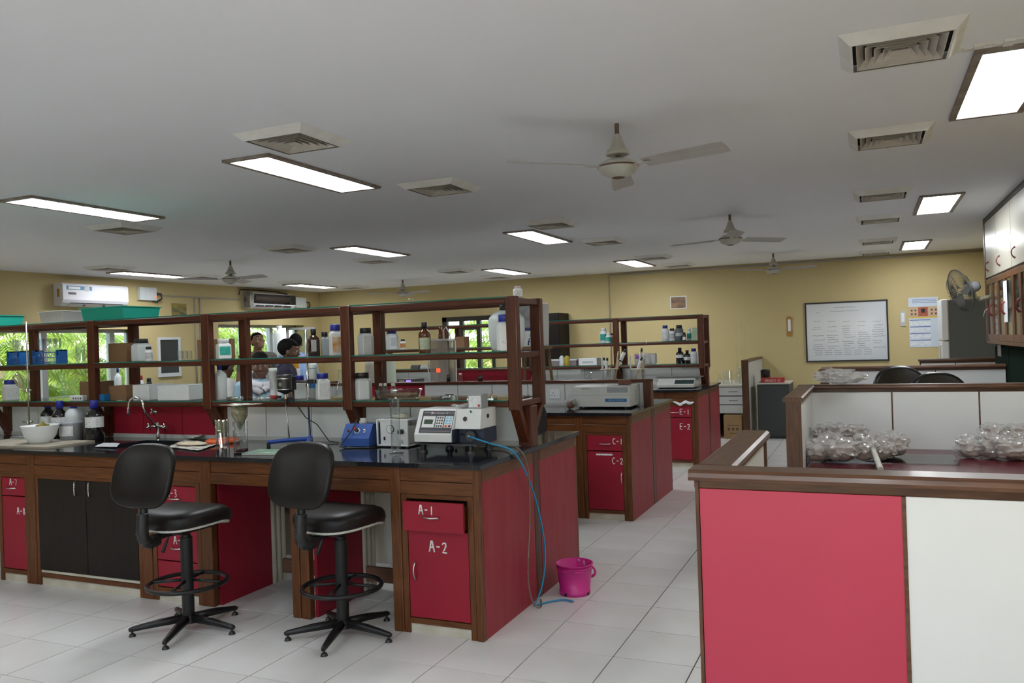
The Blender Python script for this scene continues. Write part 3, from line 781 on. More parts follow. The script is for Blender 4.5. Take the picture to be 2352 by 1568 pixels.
def make_stool():
    t = thing('lab_stool', 'x', 'stool', group='swivel stools at the front bench')
    def droop(x, y, z): return (x, y, z - 0.05 * max(0, (y - 0.05) / 0.2) ** 2 + 0.015 * (abs(x) / 0.22) ** 2)
    pad(0.225, 0.225, [(0.90, 0.608), (0.97, 0.618), (1.0, 0.64), (0.985, 0.668), (0.92, 0.69), (0.75, 0.705), (0.45, 0.712), (0.15, 0.714)], 3.0, droop).obj('seat', VINYL, t)
    pad(0.222, 0.222, [(0.93, 0.603), (0.955, 0.600), (0.955, 0.612), (0.9, 0.614)], 3.0, droop).obj('seat_lining', SEATTRIM, t)
    MB().box(-0.10, 0.10, -0.13, 0.15, 0.574, 0.602).box(-0.03, 0.03, -0.27, -0.10, 0.568, 0.590).obj('seat_plate', BLACKM, t, 0.004)
    def curl(x, y, z): return (x, -0.265 - z - 0.10 * (x / 0.2) ** 2 * 0.25 + 0.05 * (y / 0.17), 0.925 + y)
    bk = pad(0.215, 0.17, [(0.90, -0.022), (0.97, -0.016), (1.0, 0.0), (0.97, 0.014), (0.93, 0.020), (0.5, 0.026), (0.1, 0.028)], 3.2, curl)
    bk.obj('backrest', VINYL, t)
    pts = [Vector(p) for p in ((0, -0.20, 0.565), (0, -0.25, 0.555), (0, -0.29, 0.575), (0, -0.305, 0.62), (0, -0.30, 0.68), (0, -0.295, 0.735), (0, -0.292, 0.80))]
    MB().tube([(0, -0.12, 0.582), (0, -0.25, 0.57), (0, -0.285, 0.60), (0, -0.292, 0.70), (0, -0.285, 0.86)], 0.02, 8).obj('back_bar', BLACKM, t)
    dense = []
    for a, b in zip(pts[:-1], pts[1:]):
        for k in range(7): dense.append(a.lerp(b, k / 7))
    dense = dense[:-7]
    MB().tube(dense, [0.034 if k % 2 else 0.027 for k in range(len(dense))], 12).obj('bellows_cover', BLACK, t)
    MB().cyl(0.016, 0.50, 0.58, 12).obj('piston', BLACKM, t)
    MB().cyl(0.034, 0.065, 0.53, 18).cyl(0.026, 0.53, 0.545, 18).obj('column', BLACKM, t)
    MB().tube([(-0.02, -0.03, 0.555), (-0.07, -0.06, 0.545), (-0.085, -0.07, 0.50), (-0.10, -0.08, 0.455)], [0.006, 0.006, 0.009, 0.011], 8).obj('height_lever', BLACK, t)
    ringp = [(0.215 * math.cos(2 * math.pi * k / 40), 0.215 * math.sin(2 * math.pi * k / 40), 0.27) for k in range(41)]
    fr = MB().tube(ringp, 0.013, 8, caps=False).obj('foot_ring', BLACKM, t)
    for k in range(4):
        a = math.pi / 2 * k + 0.35
        MB().tube([(0.03 * math.cos(a), 0.03 * math.sin(a), 0.285), (0.213 * math.cos(a), 0.213 * math.sin(a), 0.27)], 0.009, 8).obj('spoke', BLACKM, fr)
    MB().cyl(0.052, 0.045, 0.085, 18, r2=0.040).obj('hub', BLACKM, t)
    for k in range(5):
        a = 2 * math.pi * k / 5 + R(-68)
        c, s = math.cos(a), math.sin(a)
        lg = MB().tube([(0.03 * c, 0.03 * s, 0.068), (0.16 * c, 0.16 * s, 0.058), (0.30 * c, 0.30 * s, 0.040), (0.315 * c, 0.315 * s, 0.036)], [0.024, 0.022, 0.015, 0.010], 8).obj('leg', BLACKM, t)
        MB().cyl(0.006, 0.012, 0.034, 8, (0.298 * c, 0.298 * s, 0)).cyl(0.020, 0.0, 0.014, 14, (0.298 * c, 0.298 * s, 0), r2=0.014).obj('foot', BLACK, lg)
    return t
s0 = make_stool()
s0.location = (-3.60, 3.49, 0); s0['label'] = 'black swivel stool by the sink cabinet, back towards camera'
dup(s0, (-2.685, 3.70, 0), R(-6), 'black swivel stool in front of the blue control box')
o = dup(s0, (-2.66, 6.40, 0), R(10), 'black stool mostly hidden between first and second bench', 'stools behind the front bench')

# ================================================================== WORKSTATION PARTITIONS
PINK = mat('crimson_partition_laminate', (0.42, 0.028, 0.065), 0.4, col2=(0.38, 0.024, 0.055), scale=1.8, detail=2)
MAROON = mat('maroon_desk_laminate', (0.10, 0.014, 0.022), 0.25, var=0.2, scale=4)
PX0, PX1 = -0.455, -0.362
def cap_x(x0, x1, y0, y1):
    return MB().prism([(y0 - 0.012, 1.17), (y0 - 0.014, 1.18), (y0 - 0.012, 1.192), (y0, 1.2), (y1, 1.2), (y1 + 0.01, 1.192), (y1 + 0.012, 1.18), (y1 + 0.01, 1.17)], 0, x0, x1)
def cap_y(y0, y1, x0, x1):
    return MB().prism([(x0 - 0.012, 1.17), (x0 - 0.014, 1.18), (x0 - 0.012, 1.192), (x0, 1.2), (x1, 1.2), (x1 + 0.01, 1.192), (x1 + 0.012, 1.18), (x1 + 0.01, 1.17)], 1, y0, y1)
def partition(label, yw, wing, seams, mats, x0=PX0, x1=1.28, face=-1, endpost=False):
    t = thing('workstation_partition', label, 'partition', ((x0 + x1) / 2, yw + 0.045, 0))
    a, b = yw, yw + 0.093
    W(cap_x(x0 - 0.012, x1, a, b), 'cap_rail', PW, t)
    W(B(x0, x1, a + 0.012, b - 0.012, 1.145, 1.17), 'top_strip', PW, t, 0.002)
    xs = [x0 + 0.012] + list(seams) + [x1]
    for k, (p, q) in enumerate(zip(xs, xs[1:])):
        W(B(p + 0.004, q - 0.004, a + 0.006, a + 0.03, 0.0, 1.145), 'panel', mats[min(k, len(mats) - 1)], t)
        W(B(p + 0.004, q - 0.004, b - 0.03, b - 0.006, 0.0, 1.145), 'panel', WHITE, t)
    W(B(x0 + 0.012, x1, a + 0.03, b - 0.03, 0, 1.145), 'core', PW, t)
    for s in seams: W(B(s - 0.005, s + 0.005, a + 0.003, a + 0.02, 0, 1.145), 'seam_bead', PW, t)
    W(B(x0 + 0.004, x0 + 0.014, a + 0.003, b - 0.003, 0, 1.165), 'edge_strip', PWZ, t)
    if wing:
        y0, y1 = wing
        W(cap_y(b + 0.0125 if yw < y0 + 0.05 else y0, y1 if yw < y0 + 0.05 else a - 0.0145, x0, x0 + 0.093), 'cap_rail', PWY, t)
        ya, yb = (y0, y1)
        if yw < y0 + 0.05: ya = b
        else: yb = a
        W(B(x0 + 0.012, x0 + 0.03, ya + 0.002, yb - 0.002, 0, 1.168), 'wing_panel', WHITE, t)
        W(B(x0 + 0.063, x0 + 0.081, ya + 0.002, yb - 0.002, 0, 1.168), 'wing_panel', WHITE, t)
        W(B(x0 + 0.03, x0 + 0.063, ya + 0.03, yb - 0.03, 0, 1.168), 'core', PW, t)
        ye = y1 if yw < y0 + 0.05 else y0
        e = 0.02 if not endpost else 0.03
        W(B(x0 + 0.002, x0 + 0.091, ye - (e if ye == y1 else 0), ye + (0 if ye == y1 else e), 0, 1.172), 'end_post', PWZ, t, 0.003)
    return t
partition('low partition in the foreground with one crimson and one white panel', 2.315, (2.315, 3.33), [0.09, 0.70], [PINK, WHITE, WHITE])
partition('white panelled partition behind the pile of plastic sample bags', 6.27, (5.10, 6.36), [0.155, 0.69], [WHITE], endpost=True)
partition('third partition row behind the black chair tops', 9.52, (8.96, 9.61), [0.145, 0.645], [WHITE], endpost=True)
partition('last low partition strip beneath the refrigerator', 11.5, None, [1.0], [WHITE], x0=0.60, x1=1.6)
t = thing('workstation_desk', 'maroon-topped desk inside the workstation carrying sample bags', 'desk', (0.6, 5.7, 0))
W(B(PX1 + 0.004, 1.28, 5.05, 6.27, 0.722, 0.75), 'desk_top', MAROON, t, 0.002)
W(B(PX1 + 0.01, 1.27, 5.08, 5.10, 0.60, 0.722), 'apron', PW, t)
for x in (-0.33, 0.5, 1.2): W(B(x, x + 0.05, 5.12, 6.25, 0, 0.722), 'support_panel', WHITEW, t)
# free-standing wing by the back wall
t = thing('wing_partition', 'narrow wood-edged partition beside the grey cabinet at the back wall', 'partition', (-1.70, 13.2, 0))
W(B(-1.755, -1.655, 12.62, 12.66, 0, 1.2), 'end_post', PWZ, t, 0.003)
W(B(-1.745, -1.665, 12.66, YB - 0.002, 0, 1.17), 'panel', WHITE, t)
W(B(-1.758, -1.652, 12.66, YB - 0.002, 1.17, 1.2), 'cap_rail', PWY, t)

# ================================================================== WALL CUPBOARDS, GLASS CUPBOARDS, GREEN CABINET
CREAM = mat('cream_cupboard_laminate', (0.52, 0.50, 0.43), 0.3, col2=(0.47, 0.45, 0.38), scale=2, stretch=(1, 12, 1))
MRED = mat('maroon_handle', (0.16, 0.012, 0.02), 0.35)
XC = 1.246
def xbow(y, z, L, parent, m, d=0.03):
    pts = []
    for k in range(9):
        q = k / 8; pts.append((XC - 0.004 - d * math.sin(math.pi * q) ** 0.7, y + 0.0, z + (q - 0.5) * L))
    return W(MB().tube(pts, [0.009, 0.006, 0.005, 0.005, 0.005, 0.005, 0.005, 0.006, 0.009], 8), 'handle', m, parent)
ys = [10.50, 9.66, 8.72, 7.9, 7.1]
for k in range(4):
    y1, y0 = ys[k], ys[k + 1]
    lb = ('cream wall cupboard at the far end of the upper row', 'cream wall cupboard second from the far end', 'cream wall cupboard third from the far end, cut by picture edge', 'cream wall cupboard just outside the right picture edge')[k]
    t = thing('wall_cupboard', lb, 'cupboard', (XC + 0.25, (y0 + y1) / 2, 2.12), group='upper wall cupboards')
    W(B(XC + 0.02, XR, y0 + 0.004, y1 - 0.004, 2.12, 2.745), 'body', CREAM, t)
    dr = W(B(XC, XC + 0.019, y0 + 0.01, y1 - 0.01, 2.125, 2.74), 'door', CREAM, t, 0.002)
    xbow(y1 - 0.25, 2.24, 0.10, dr, MRED)
    lb = ('glazed wooden cupboard at the far end of the lower row', 'glazed wooden cupboard with a white paper on its door', 'glazed wooden cupboard holding books, at the picture edge', 'glazed wooden cupboard outside the right picture edge')[k]
    t = thing('glazed_cupboard', lb, 'cupboard', (XC + 0.25, (y0 + y1) / 2, 1.40), group='glazed cupboards below the cream ones')
    W(MB().box(XC + 0.02, XR, y0 + 0.003, y0 + 0.02, 1.43, 2.11).box(XC + 0.02, XR, y1 - 0.02, y1 - 0.003, 1.43, 2.11).box(XR - 0.02, XR, y0 + 0.02, y1 - 0.02, 1.43, 2.11).box(XC + 0.02, XR - 0.02, y0 + 0.02, y1 - 0.02, 1.43, 1.445).box(XC + 0.02, XR - 0.02, y0 + 0.02, y1 - 0.02, 2.095, 2.11), 'body', CREAM, t)
    W(B(XC - 0.004, XR, y0 + 0.001, y1 - 0.001, 1.395, 1.43), 'base_rail', WD, t, 0.003)
    W(B(XC + 0.05, XR - 0.02, y0 + 0.02, y1 - 0.02, 1.76, 1.772), 'shelf_board', CREAM, t)
    ym = (y0 + y1) / 2
    for a, b in ((y0 + 0.004, ym - 0.002), (ym + 0.002, y1 - 0.004)):
        fr = MB().box(XC, XC + 0.02, a, a + 0.055, 1.435, 2.105).box(XC, XC + 0.02, b - 0.055, b, 1.435, 2.105).box(XC, XC + 0.02, a + 0.055, b - 0.055, 1.435, 1.50).box(XC, XC + 0.02, a + 0.055, b - 0.055, 2.045, 2.105)
        d = W(fr, 'door', WV, t, 0.002)
        W(B(XC + 0.008, XC + 0.012, a + 0.055, b - 0.055, 1.50, 2.045), 'pane', PANE, d)
        xbow((a + 0.03) if a > ym else (b - 0.03), 1.76, 0.12, d, MRED)
    if k == 1: W(B(XC - 0.004, XC - 0.001, 9.02, 9.24, 1.62, 2.02), 'notice_paper', mat('plain_paper', (0.78, 0.79, 0.80), 0.7), t)
    if k in (1, 2):
        pal = [(0.6, 0.62, 0.66), (0.08, 0.10, 0.35), (0.62, 0.60, 0.52), (0.3, 0.05, 0.05), (0.1, 0.25, 0.2)]
        yy = y0 + 0.08
        words = ('white', 'navy', 'cream', 'dark red', 'green')
        for q in range(5):
            wv = 0.03 + 0.012 * (q % 3)
            bk = thing('book', '%s book upright behind the %s cupboard glass' % (words[q], 'papered' if k == 1 else 'picture-edge'), 'book', (XC + 0.15, yy + wv / 2, 1.445), group='books in the glazed cupboards')
            W(B(XC + 0.06, XC + 0.23, yy, yy + wv, 1.445, 1.69 - 0.02 * (q % 2)), 'cover', mat('book_%d' % q, pal[q], 0.6), bk, 0.002)
            W(B(XC + 0.064, XC + 0.231, yy + 0.004, yy + wv - 0.004, 1.4475, 1.692 - 0.02 * (q % 2)), 'pages', mat('page_edge', (0.7, 0.68, 0.6), 0.8), bk)
            yy += wv + 0.008
# dark wood column that closes the cupboard row, and a dark cornice above it
tag(MB().box(XC - 0.004, XR, 10.505, 10.60, 1.395, ZC - 0.001).obj('trim_1', PWZ), kind='structure')
tag(B(XC + 0.0, XR, 6.4, 10.505, 2.745, ZC - 0.001).obj('trim_2', DKW), kind='structure')
GREEN = mat('dark_green_enamel', (0.004, 0.013, 0.008), 0.85, var=0.2, scale=3, spec=0.05)
t = thing('steel_cabinet', 'very dark green steel cabinet under the wall cupboards', 'cabinet', (1.5, 9.1, 0))
W(B(1.30, XR - 0.004, 7.4, 10.35, 0.03, 1.39), 'body', GREEN, t, 0.006)
W(B(1.32, XR - 0.004, 7.45, 10.3, 0.0, 0.03), 'plinth', BLACKM, t)
for a, b in ((7.42, 8.38), (8.4, 9.36), (9.38, 10.33)):
    d = W(B(1.288, 1.30, a, b, 0.06, 1.36), 'door', GREEN, t, 0.003)
    W(MB().tube([(1.288, b - 0.06, 0.75), (1.262, b - 0.06, 0.755), (1.262, b - 0.06, 0.865), (1.288, b - 0.06, 0.87)], 0.006, 6), 'handle', STEEL, d)
st = on_x(2296, 805, 1.287)
W(B(1.2855, 1.2875, st.y - 0.10, st.y + 0.14, st.z - 0.06, st.z + 0.06), 'sticker', mat('round_emblem_sticker', (0.35, 0.32, 0.34), 0.5, var=0.5, scale=14), t)

# ================================================================== BOTTLES AND JARS
def bottle(name, label, x, y, z, w, h, style, bm, cm, lab=None, group=None, lz=(0.18, 0.6), cat='bottle', lang=62, fill=None):
    """style: round, square, hex, reagent, jug; w = full width, h = full height incl. cap; lab = label material"""
    t = thing(name, label, cat, (x, y, z), group=group)
    r = w / 2
    n, ph, sm = 24, 0.0, True
    look = math.atan2(CAM.y - y, CAM.x - x)
    if style == 'square': n, ph, sm = 4, look + math.pi / 4 + 0.25, False
    if style == 'hex': n, ph, sm = 6, look + math.pi / 6 + 0.2, False
    k = 1.0
    if style == 'square': k = 1.08
    if style == 'reagent':
        pr = [(0, 0), (r * 0.95, 0), (r, 0.02 * h), (r, 0.60 * h), (r * 0.93, 0.66 * h), (r * 0.6, 0.735 * h), (r * 0.40, 0.775 * h), (r * 0.36, 0.83 * h), (0, 0.83 * h)]
        cr, cz = r * 0.46, 0.80 * h
    elif style == 'jug':
        pr = [(0, 0), (r * 0.80, 0), (r * 0.86, 0.06 * h), (r * 0.97, 0.22 * h), (r, 0.30 * h), (r, 0.64 * h), (r * 0.95, 0.72 * h), (r * 0.72, 0.82 * h), (r * 0.46, 0.87 * h), (r * 0.40, 0.88 * h), (0, 0.88 * h)]
        cr, cz = r * 0.36, 0.86 * h
    elif style == 'tall':
        pr = [(0, 0), (r * 0.95, 0), (r, 0.02 * h), (r, 0.66 * h), (r * 0.92, 0.73 * h), (r * 0.55, 0.80 * h), (r * 0.32, 0.84 * h), (r * 0.3, 0.88 * h), (0, 0.88 * h)]
        cr, cz = r * 0.34, 0.86 * h
    else:
        pr = [(0, 0), (r * 0.93 * k, 0), (r * k, 0.025 * h), (r * k, 0.66 * h), (r * 0.94 * k, 0.72 * h), (r * 0.72, 0.79 * h), (r * 0.64, 0.82 * h), (0, 0.82 * h)]
        cr, cz = r * 0.68, 0.80 * h
    body = MB().lathe(pr, n, smooth=sm, ph=ph).obj('body', bm, t, 0.004 if style in ('square', 'hex') else 0)
    cap = MB()
    m = 18
    cap.lathe([(0, cz), (cr, cz), (cr, h * 0.985), (cr * 0.93, h), (0, h)], m)
    for q in range(m):
        a = 2 * math.pi * q / m; cap.box(-0.0008, 0.0008, -0.0008, 0.0008, 0, 0)
    cap.v = cap.v[: len(cap.v) - 8 * m]; cap.f = cap.f[: len(cap.f) - 6 * m]; cap.sm = cap.sm[: len(cap.sm) - 6 * m]
    cap.obj('cap', cm, t)
    if lab:
        rr = r * (1.004 if style not in ('square', 'hex') else 1.0)
        if style in ('square', 'hex'):
            ap = r * k * math.cos(math.pi / n) + 0.0006
            half = r * k * math.sin(math.pi / n) * 0.86
            a = ph + math.pi / n + (-math.pi / 2 if style == 'square' else -math.pi / 3)
            best = min((ph + math.pi / n + 2 * math.pi * q / n for q in range(n)), key=lambda b: -math.cos(b - look))
            lb = B(-0.0005, 0.0006, -half, half, lz[0] * h, lz[1] * h)
            o = lb.obj('paper_label', lab, t); o.location = (ap * math.cos(best), ap * math.sin(best), 0); o.rotation_euler = (0, 0, best)
        else:
            MB().arc_patch(rr, look - R(lang), look + R(lang), lz[0] * h, lz[1] * h, 12).obj('paper_label', lab, t)
    if fill:
        MB().lathe([(0, 0.004), (r * 0.93, 0.004), (r * 0.93, fill[1] * h), (0, fill[1] * h)], n, smooth=sm, ph=ph).obj('contents', fill[0], t)
    return t
def on_shelf(name, label, xl, xr, yt, style, bm, cm, tier, lab=None, dy=0.0, group=None, ysh=None, **kw):
    z = (ZS0, ZS1, ZS2)[tier]; y = (YS if ysh is None else ysh) - 0.06 + dy
    x, w, h = slot(xl, xr, yt, y, z)
    return bottle(name, label, x, y, z, w, h, style, bm, cm, lab, group, **kw)
BK = BLACK
G1 = 'bottles on the front bench shelf'
# lowest tier
on_shelf('plastic_jar', 'white label jar with blue cap at the left end of lowest tier', 5, 43, 872, 'square', WPLAST, BLUECAP, 0, LABEL, group=G1, cat='jar')
on_shelf('wash_bottle', 'translucent pale bottle with blue spout cap on lowest tier', 488, 519, 838, 'tall', WPLASTW, BLUECAP, 0, None, group=G1)
on_shelf('plastic_bottle', 'plain white bottle with blue cap just behind the stirrer motor', 674, 702, 862, 'square', WPLAST, BLUECAP, 0, None, dy=0.05, group=G1)
on_shelf('plastic_bottle', 'white chemical bottle with blue cap and printed label beside clamp rod', 722, 759, 857, 'square', WPLAST, BLUECAP, 0, LABEL, dy=-0.05, group=G1, lz=(0.12, 0.62))
on_shelf('plastic_jar', 'pale grey six-sided jar with black cap beside the soil dish', 808, 854, 856, 'hex', WPLASTW, BK, 0, None, dy=-0.03, group=G1, cat='jar')
# middle tier
on_shelf('plastic_jar', 'white six-sided jar with black cap by the cardboard box', 302, 346, 778, 'hex', WPLASTW, BK, 1, None, dy=0.03, group=G1, cat='jar')
on_shelf('sample_bottle', 'small grey-label bottle with black cap before the six-sided jar', 332, 350, 796, 'round', WPLAST, BK, 1, LABELG, dy=-0.09, group=G1)
on_shelf('plastic_bottle', 'white bottle with teal label standing alone on middle tier', 494, 531, 778, 'square', WPLAST, WPLAST, 1, TEAL, dy=-0.04, group=G1, lz=(0.2, 0.62))
on_shelf('amber_bottle', 'amber reagent bottle with black cap right of the clamp rod', 706, 733, 755, 'reagent', AMBER, BK, 1, LABELG, group=G1, lang=25)
on_shelf('plastic_bottle', 'slim grey plastic bottle with black cap', 735, 755, 762, 'square', GPLAST, BK, 1, None, dy=0.05, group=G1)
on_shelf('plastic_bottle', 'large white bottle with rusty orange label patch near post', 753, 786, 745, 'square', WPLAST, BLUECAP, 1, mat('rusty_label', (0.75, 0.72, 0.66), 0.6, col2=(0.55, 0.25, 0.05), scale=18), group=G1, lz=(0.1, 0.6))
on_shelf('plastic_bottle', 'white bottle with blue cap tucked behind the shelf post', 787, 812, 746, 'square', WPLAST, BLUECAP, 1, None, dy=0.13, group=G1)
on_shelf('graduated_bottle', 'milky graduated bottle with black cap and tick marks', 820, 858, 753, 'hex', WPLASTW, BK, 1, LABELG, group=G1, lz=(0.05, 0.7))
on_shelf('amber_bottle', 'tall amber bottle with pale green label alone mid shelf', 960, 988, 740, 'reagent', AMBERL, BK, 1, mat('pale_green_label', (0.50, 0.58, 0.42), 0.6, var=0.3, scale=50), group=G1, lang=55, lz=(0.12, 0.5))
x, w, h = slot(1120, 1204, 700, YS + 0.06, ZS1)
bottle('jerrycan', 'big white jerrycan with black cap at the shelf end', x, YS + 0.06, ZS1, w, h, 'jug', WPLASTW, BK, None, cat='jerrycan')
on_shelf('plastic_jar', 'white jar with blue cap and tiny label before the jerrycan', 1137, 1181, 722, 'square', WPLAST, BLUECAP, 1, LABEL, dy=-0.09, group=G1, lz=(0.2, 0.28), cat='jar')
# top tier
on_shelf('sample_jar', 'small white jar with pinkish lid standing on the shelf top', 1178, 1200, 657, 'round', WPLAST, mat('pinkish_lid', (0.55, 0.48, 0.50), 0.5), 2, LABEL, dy=0.05, cat='jar', lz=(0.05, 0.6))
# ---- trays on the top tier
def tray(label, xl, xr, yt, y, m, depth, rz=0.0, h=0.10):
    x, w, _h = slot(xl, xr, yt, y, ZS2 + 0.0)
    w *= 0.9
    hh_ = h
    t = thing('plastic_tray', label, 'tray', (x, y, ZS2), rz)
    a, b = w / 2, depth / 2
    k = 0.93
    vs = []
    for s, z in ((k, 0.0), (1.0, h)):
        vs += [(-a * s, -b * s, z), (a * s, -b * s, z), (a * s, b * s, z), (-a * s, b * s, z)]
    for s, z in ((k * 0.99 - 0.008, 0.006), (0.985, h)):
        vs += [(-a * s, -b * s, z), (a * s, -b * s, z), (a * s, b * s, z), (-a * s, b * s, z)]
    fs = [(0, 3, 2, 1), (8, 9, 10, 11)]
    for q in range(4):
        q2 = (q + 1) % 4
        fs += [(q, q2, 4 + q2, 4 + q), (8 + q2, 8 + q, 12 + q, 12 + q2), (4 + q, 4 + q2, 12 + q2, 12 + q)]
    MB().add(vs, fs).obj('basin', m, t, 0.004)
    rm = MB()
    for q0, q1, q2_, q3 in ((-a - .012, a + .012, -b - .012, -b), (-a - .012, a + .012, b, b + .012), (-a - .012, -a, -b, b), (a, a + .012, -b, b)): rm.box(q0, q1, q2_, q3, h - 0.004, h + 0.002)
    rm.obj('rim', m, t)
    return t
SEA = mat('sea_green_plastic', (0.01, 0.36, 0.27), 0.4)
tray('sea green plastic tray on the shelf top, beside white tray', 203, 352, 714, YS + 0.05, SEA, 0.36)
tray('white plastic tray on the shelf top, beside green tray', 112, 196, 724, YS + 0.08, mat('tray_white', (0.58, 0.60, 0.58), 0.4, var=0.1, scale=8), 0.30)
tray('second sea green tray cut off by the picture edge', -70, 36, 738, YS + 0.04, SEA, 0.32)
for k, (xl, xr, yt, lb) in enumerate(((935, 952, 685, 'small glass stopper lying on the shelf top, mid span'), (1146, 1160, 671, 'round glass stopper on the shelf top near the end'))):
    x, w, h = slot(xl, xr, yt, YS, ZS2); r = w / 2
    tag(MB().lathe([(0, 0), (r * 0.5, 0), (r * 0.42, h * 0.35), (r, h * 0.65), (r * 0.7, h * 0.95), (0, h)], 14).obj('glass_stopper', GLASS, loc=(x, YS, ZS2)), lb, 'stopper')
# ---- test tube rack
RBLUE = mat('rack_blue', (0.012, 0.13, 0.45), 0.4)
def tube_rack(label, xl, xr, y, n):
    x, w, _ = slot(xl, xr, 800, y, ZS1)
    t = thing('test_tube_rack', label, 'rack', (x, y, ZS1), group='blue racks')
    a, hh = w / 2, 0.115
    for s in (-1, 1):
        MB().box(s * a - s * 0.0, s * (a - 0.035), -0.04, 0.04, 0, 0.07).box(s * a, s * (a - 0.006), -0.04, 0.04, 0.07, hh).box(s * (a - 0.029), s * (a - 0.035), -0.04, 0.04, 0.07, hh).box(s * a, s * (a - 0.035), -0.04, 0.04, hh - 0.01, hh).obj('end_frame', RBLUE, t)
    for z in (0.012, 0.052, 0.092):
        MB().box(-a + 0.035, a - 0.035, -0.04, -0.034, z, z + 0.006).box(-a + 0.035, a - 0.035, 0.034, 0.04, z, z + 0.006).obj('rail', RBLUE, t)
    B(-a + 0.035, a - 0.035, -0.04, 0.04, 0, 0.004).obj('base_plate', RBLUE, t)
    for k in range(n):
        px = -a + 0.055 + (2 * a - 0.11) * k / max(1, n - 1)
        for row in (-1, 1):
            tag(MB().lathe([(0.0, 0.006), (0.006, 0.008), (0.009, 0.016), (0.009, 0.20 + 0.01 * ((k * 3 + row) % 2)), (0.0102, 0.205)], 10).obj('test_tube', GLASS, loc=(x + px, y + row * 0.018, ZS1)),
                'clear test tube, %s row, %s in the %s blue rack' % ('near' if row < 0 else 'far', ('first', 'second', 'third', 'fourth', 'fifth', 'sixth', 'seventh')[k], 'longer' if n > 4 else 'shorter'), 'test tube', 'test tubes in the %s rack' % ('longer' if n > 4 else 'shorter'))
    return t
tube_rack('longer blue test tube rack full of tubes on middle tier', 70, 158, YS - 0.02, 7)
tube_rack('shorter blue test tube rack at the left end of middle tier', 18, 62, YS - 0.05, 4)
# ---- beakers and flasks
def beaker(label, x, y, z, w, h, m=GLASS, group=None, name='beaker'):
    r = w / 2
    return tag(MB().lathe([(0, 0.002), (r * 0.9, 0.002), (r, 0.012), (r, h * 0.97), (r * 1.06, h), (r * 0.97, h * 0.985), (r * 0.96, 0.014), (0, 0.008)], 22).obj(name, m, loc=(x, y, z)), label, name.replace('_', ' '), group)
x, w, h = slot(174, 194, 793, YS, ZS1); beaker('tall clear beaker on middle tier beside the blue racks', x, YS, ZS1, w, h)
for k, lb in enumerate(('first small beaker by the mirror frame', 'middle one of three small beakers on middle tier', 'small beaker nearest the tall cardboard sheet')):
    x, w, h = slot(408 + 11 * k, 419 + 11 * k, 805, YS - 0.05 + 0.05 * (k % 2), ZS1); beaker(lb, x, YS - 0.05 + 0.05 * (k % 2), ZS1, w, h)
def flask(label, x, y, z, w, h, m=GLASS):
    r = w / 2
    return tag(MB().lathe([(0, 0.002), (r * 0.9, 0.002), (r, 0.02 * h), (r * 0.98, 0.08 * h), (r * 0.28, 0.62 * h), (r * 0.24, 0.95 * h), (r * 0.32, h), (r * 0.22, 0.96 * h), (r * 0.26, 0.62 * h), (r * 0.93, 0.09 * h), (0, 0.03 * h)], 22).obj('conical_flask', m, loc=(x, y, z)), label, 'flask')
x, w, h = slot(762, 800, 850, YS + 0.08, ZS0); flask('clear conical flask behind the post on lowest tier', x, YS + 0.08, ZS0, w, h)
# ---- boxes on the shelf
def carton(label, x0, x1, y0, y1, z0, z1, m=CARD, rz=0, cat='box', name='carton', tape=True, group=None):
    t = thing(name, label, cat, ((x0 + x1) / 2, (y0 + y1) / 2, z0), rz, group=group)
    a, b, h = (x1 - x0) / 2, (y1 - y0) / 2, z1 - z0
    B(-a, a, -b, b, 0, h - 0.004).obj('body', m, t, 0.003)
    MB().box(-a, a, -b, -0.002, h - 0.004, h).box(-a, a, 0.002, b, h - 0.004, h).obj('flap', m, t)
    if tape: MB().box(-a, a, -0.018, 0.018, h, h + 0.0006).box(-a - 0.0006, -a, -0.018, 0.018, h - 0.05, h).obj('tape', mat('brown_tape', (0.33, 0.22, 0.11), 0.3), t)
    return t
def shelf_box(label, xl, xr, yt, y, tier, d, m, **kw):
    z = (ZS0, ZS1, ZS2)[tier]; x, w, h = slot(xl, xr, yt, y - d / 2, z)
    return carton(label, x - w / 2, x + w / 2, y - d / 2, y + d / 2, z, z + h, m, **kw)
shelf_box('brown carton on middle tier beside the six-sided jar', 240, 298, 788, YS + 0.08, 1, 0.22, CARD)
shelf_box('tall upright brown cardboard sheet box on middle tier', 440, 542, 779, YS + 0.16, 1, 0.04, CARD, tape=False)
shelf_box('brown carton on lowest tier behind the power strip', 172, 238, 876, YS + 0.14, 0, 0.14, CARD)
shelf_box('reddish brown carton on lowest tier beside white foam boxes', 242, 297, 886, YS + 0.04, 0, 0.26, CARD)
shelf_box('bright blue small box between cartons on lowest tier', 219, 241, 906, YS - 0.12, 0, 0.06, mat('sky_blue_card', (0.01, 0.16, 0.42), 0.5), tape=False)
shelf_box('white foam box beside the reddish carton', 297, 348, 884, YS + 0.0, 0, 0.24, FOAM, tape=False, name='foam_box')
shelf_box('white foam box with grey tape, next to the first one', 349, 444, 885, YS - 0.02, 0, 0.24, FOAM, tape=False, name='foam_box')
x, w, h = slot(158, 201, 908, YS - 0.13, ZS0)
t = thing('power_strip', 'white power strip with sockets on lowest tier', 'power strip', (x, YS - 0.13, ZS0))
B(-w / 2, w / 2, -0.02, 0.02, 0, h).obj('body', WPLAST, t, 0.004)
for k in range(4): B(-w * 0.2 + k * w * 0.18 - 0.006, -w * 0.2 + k * w * 0.18 + 0.006, -0.0212, -0.0198, h * 0.3, h * 0.62).obj('socket', BLACK, t)
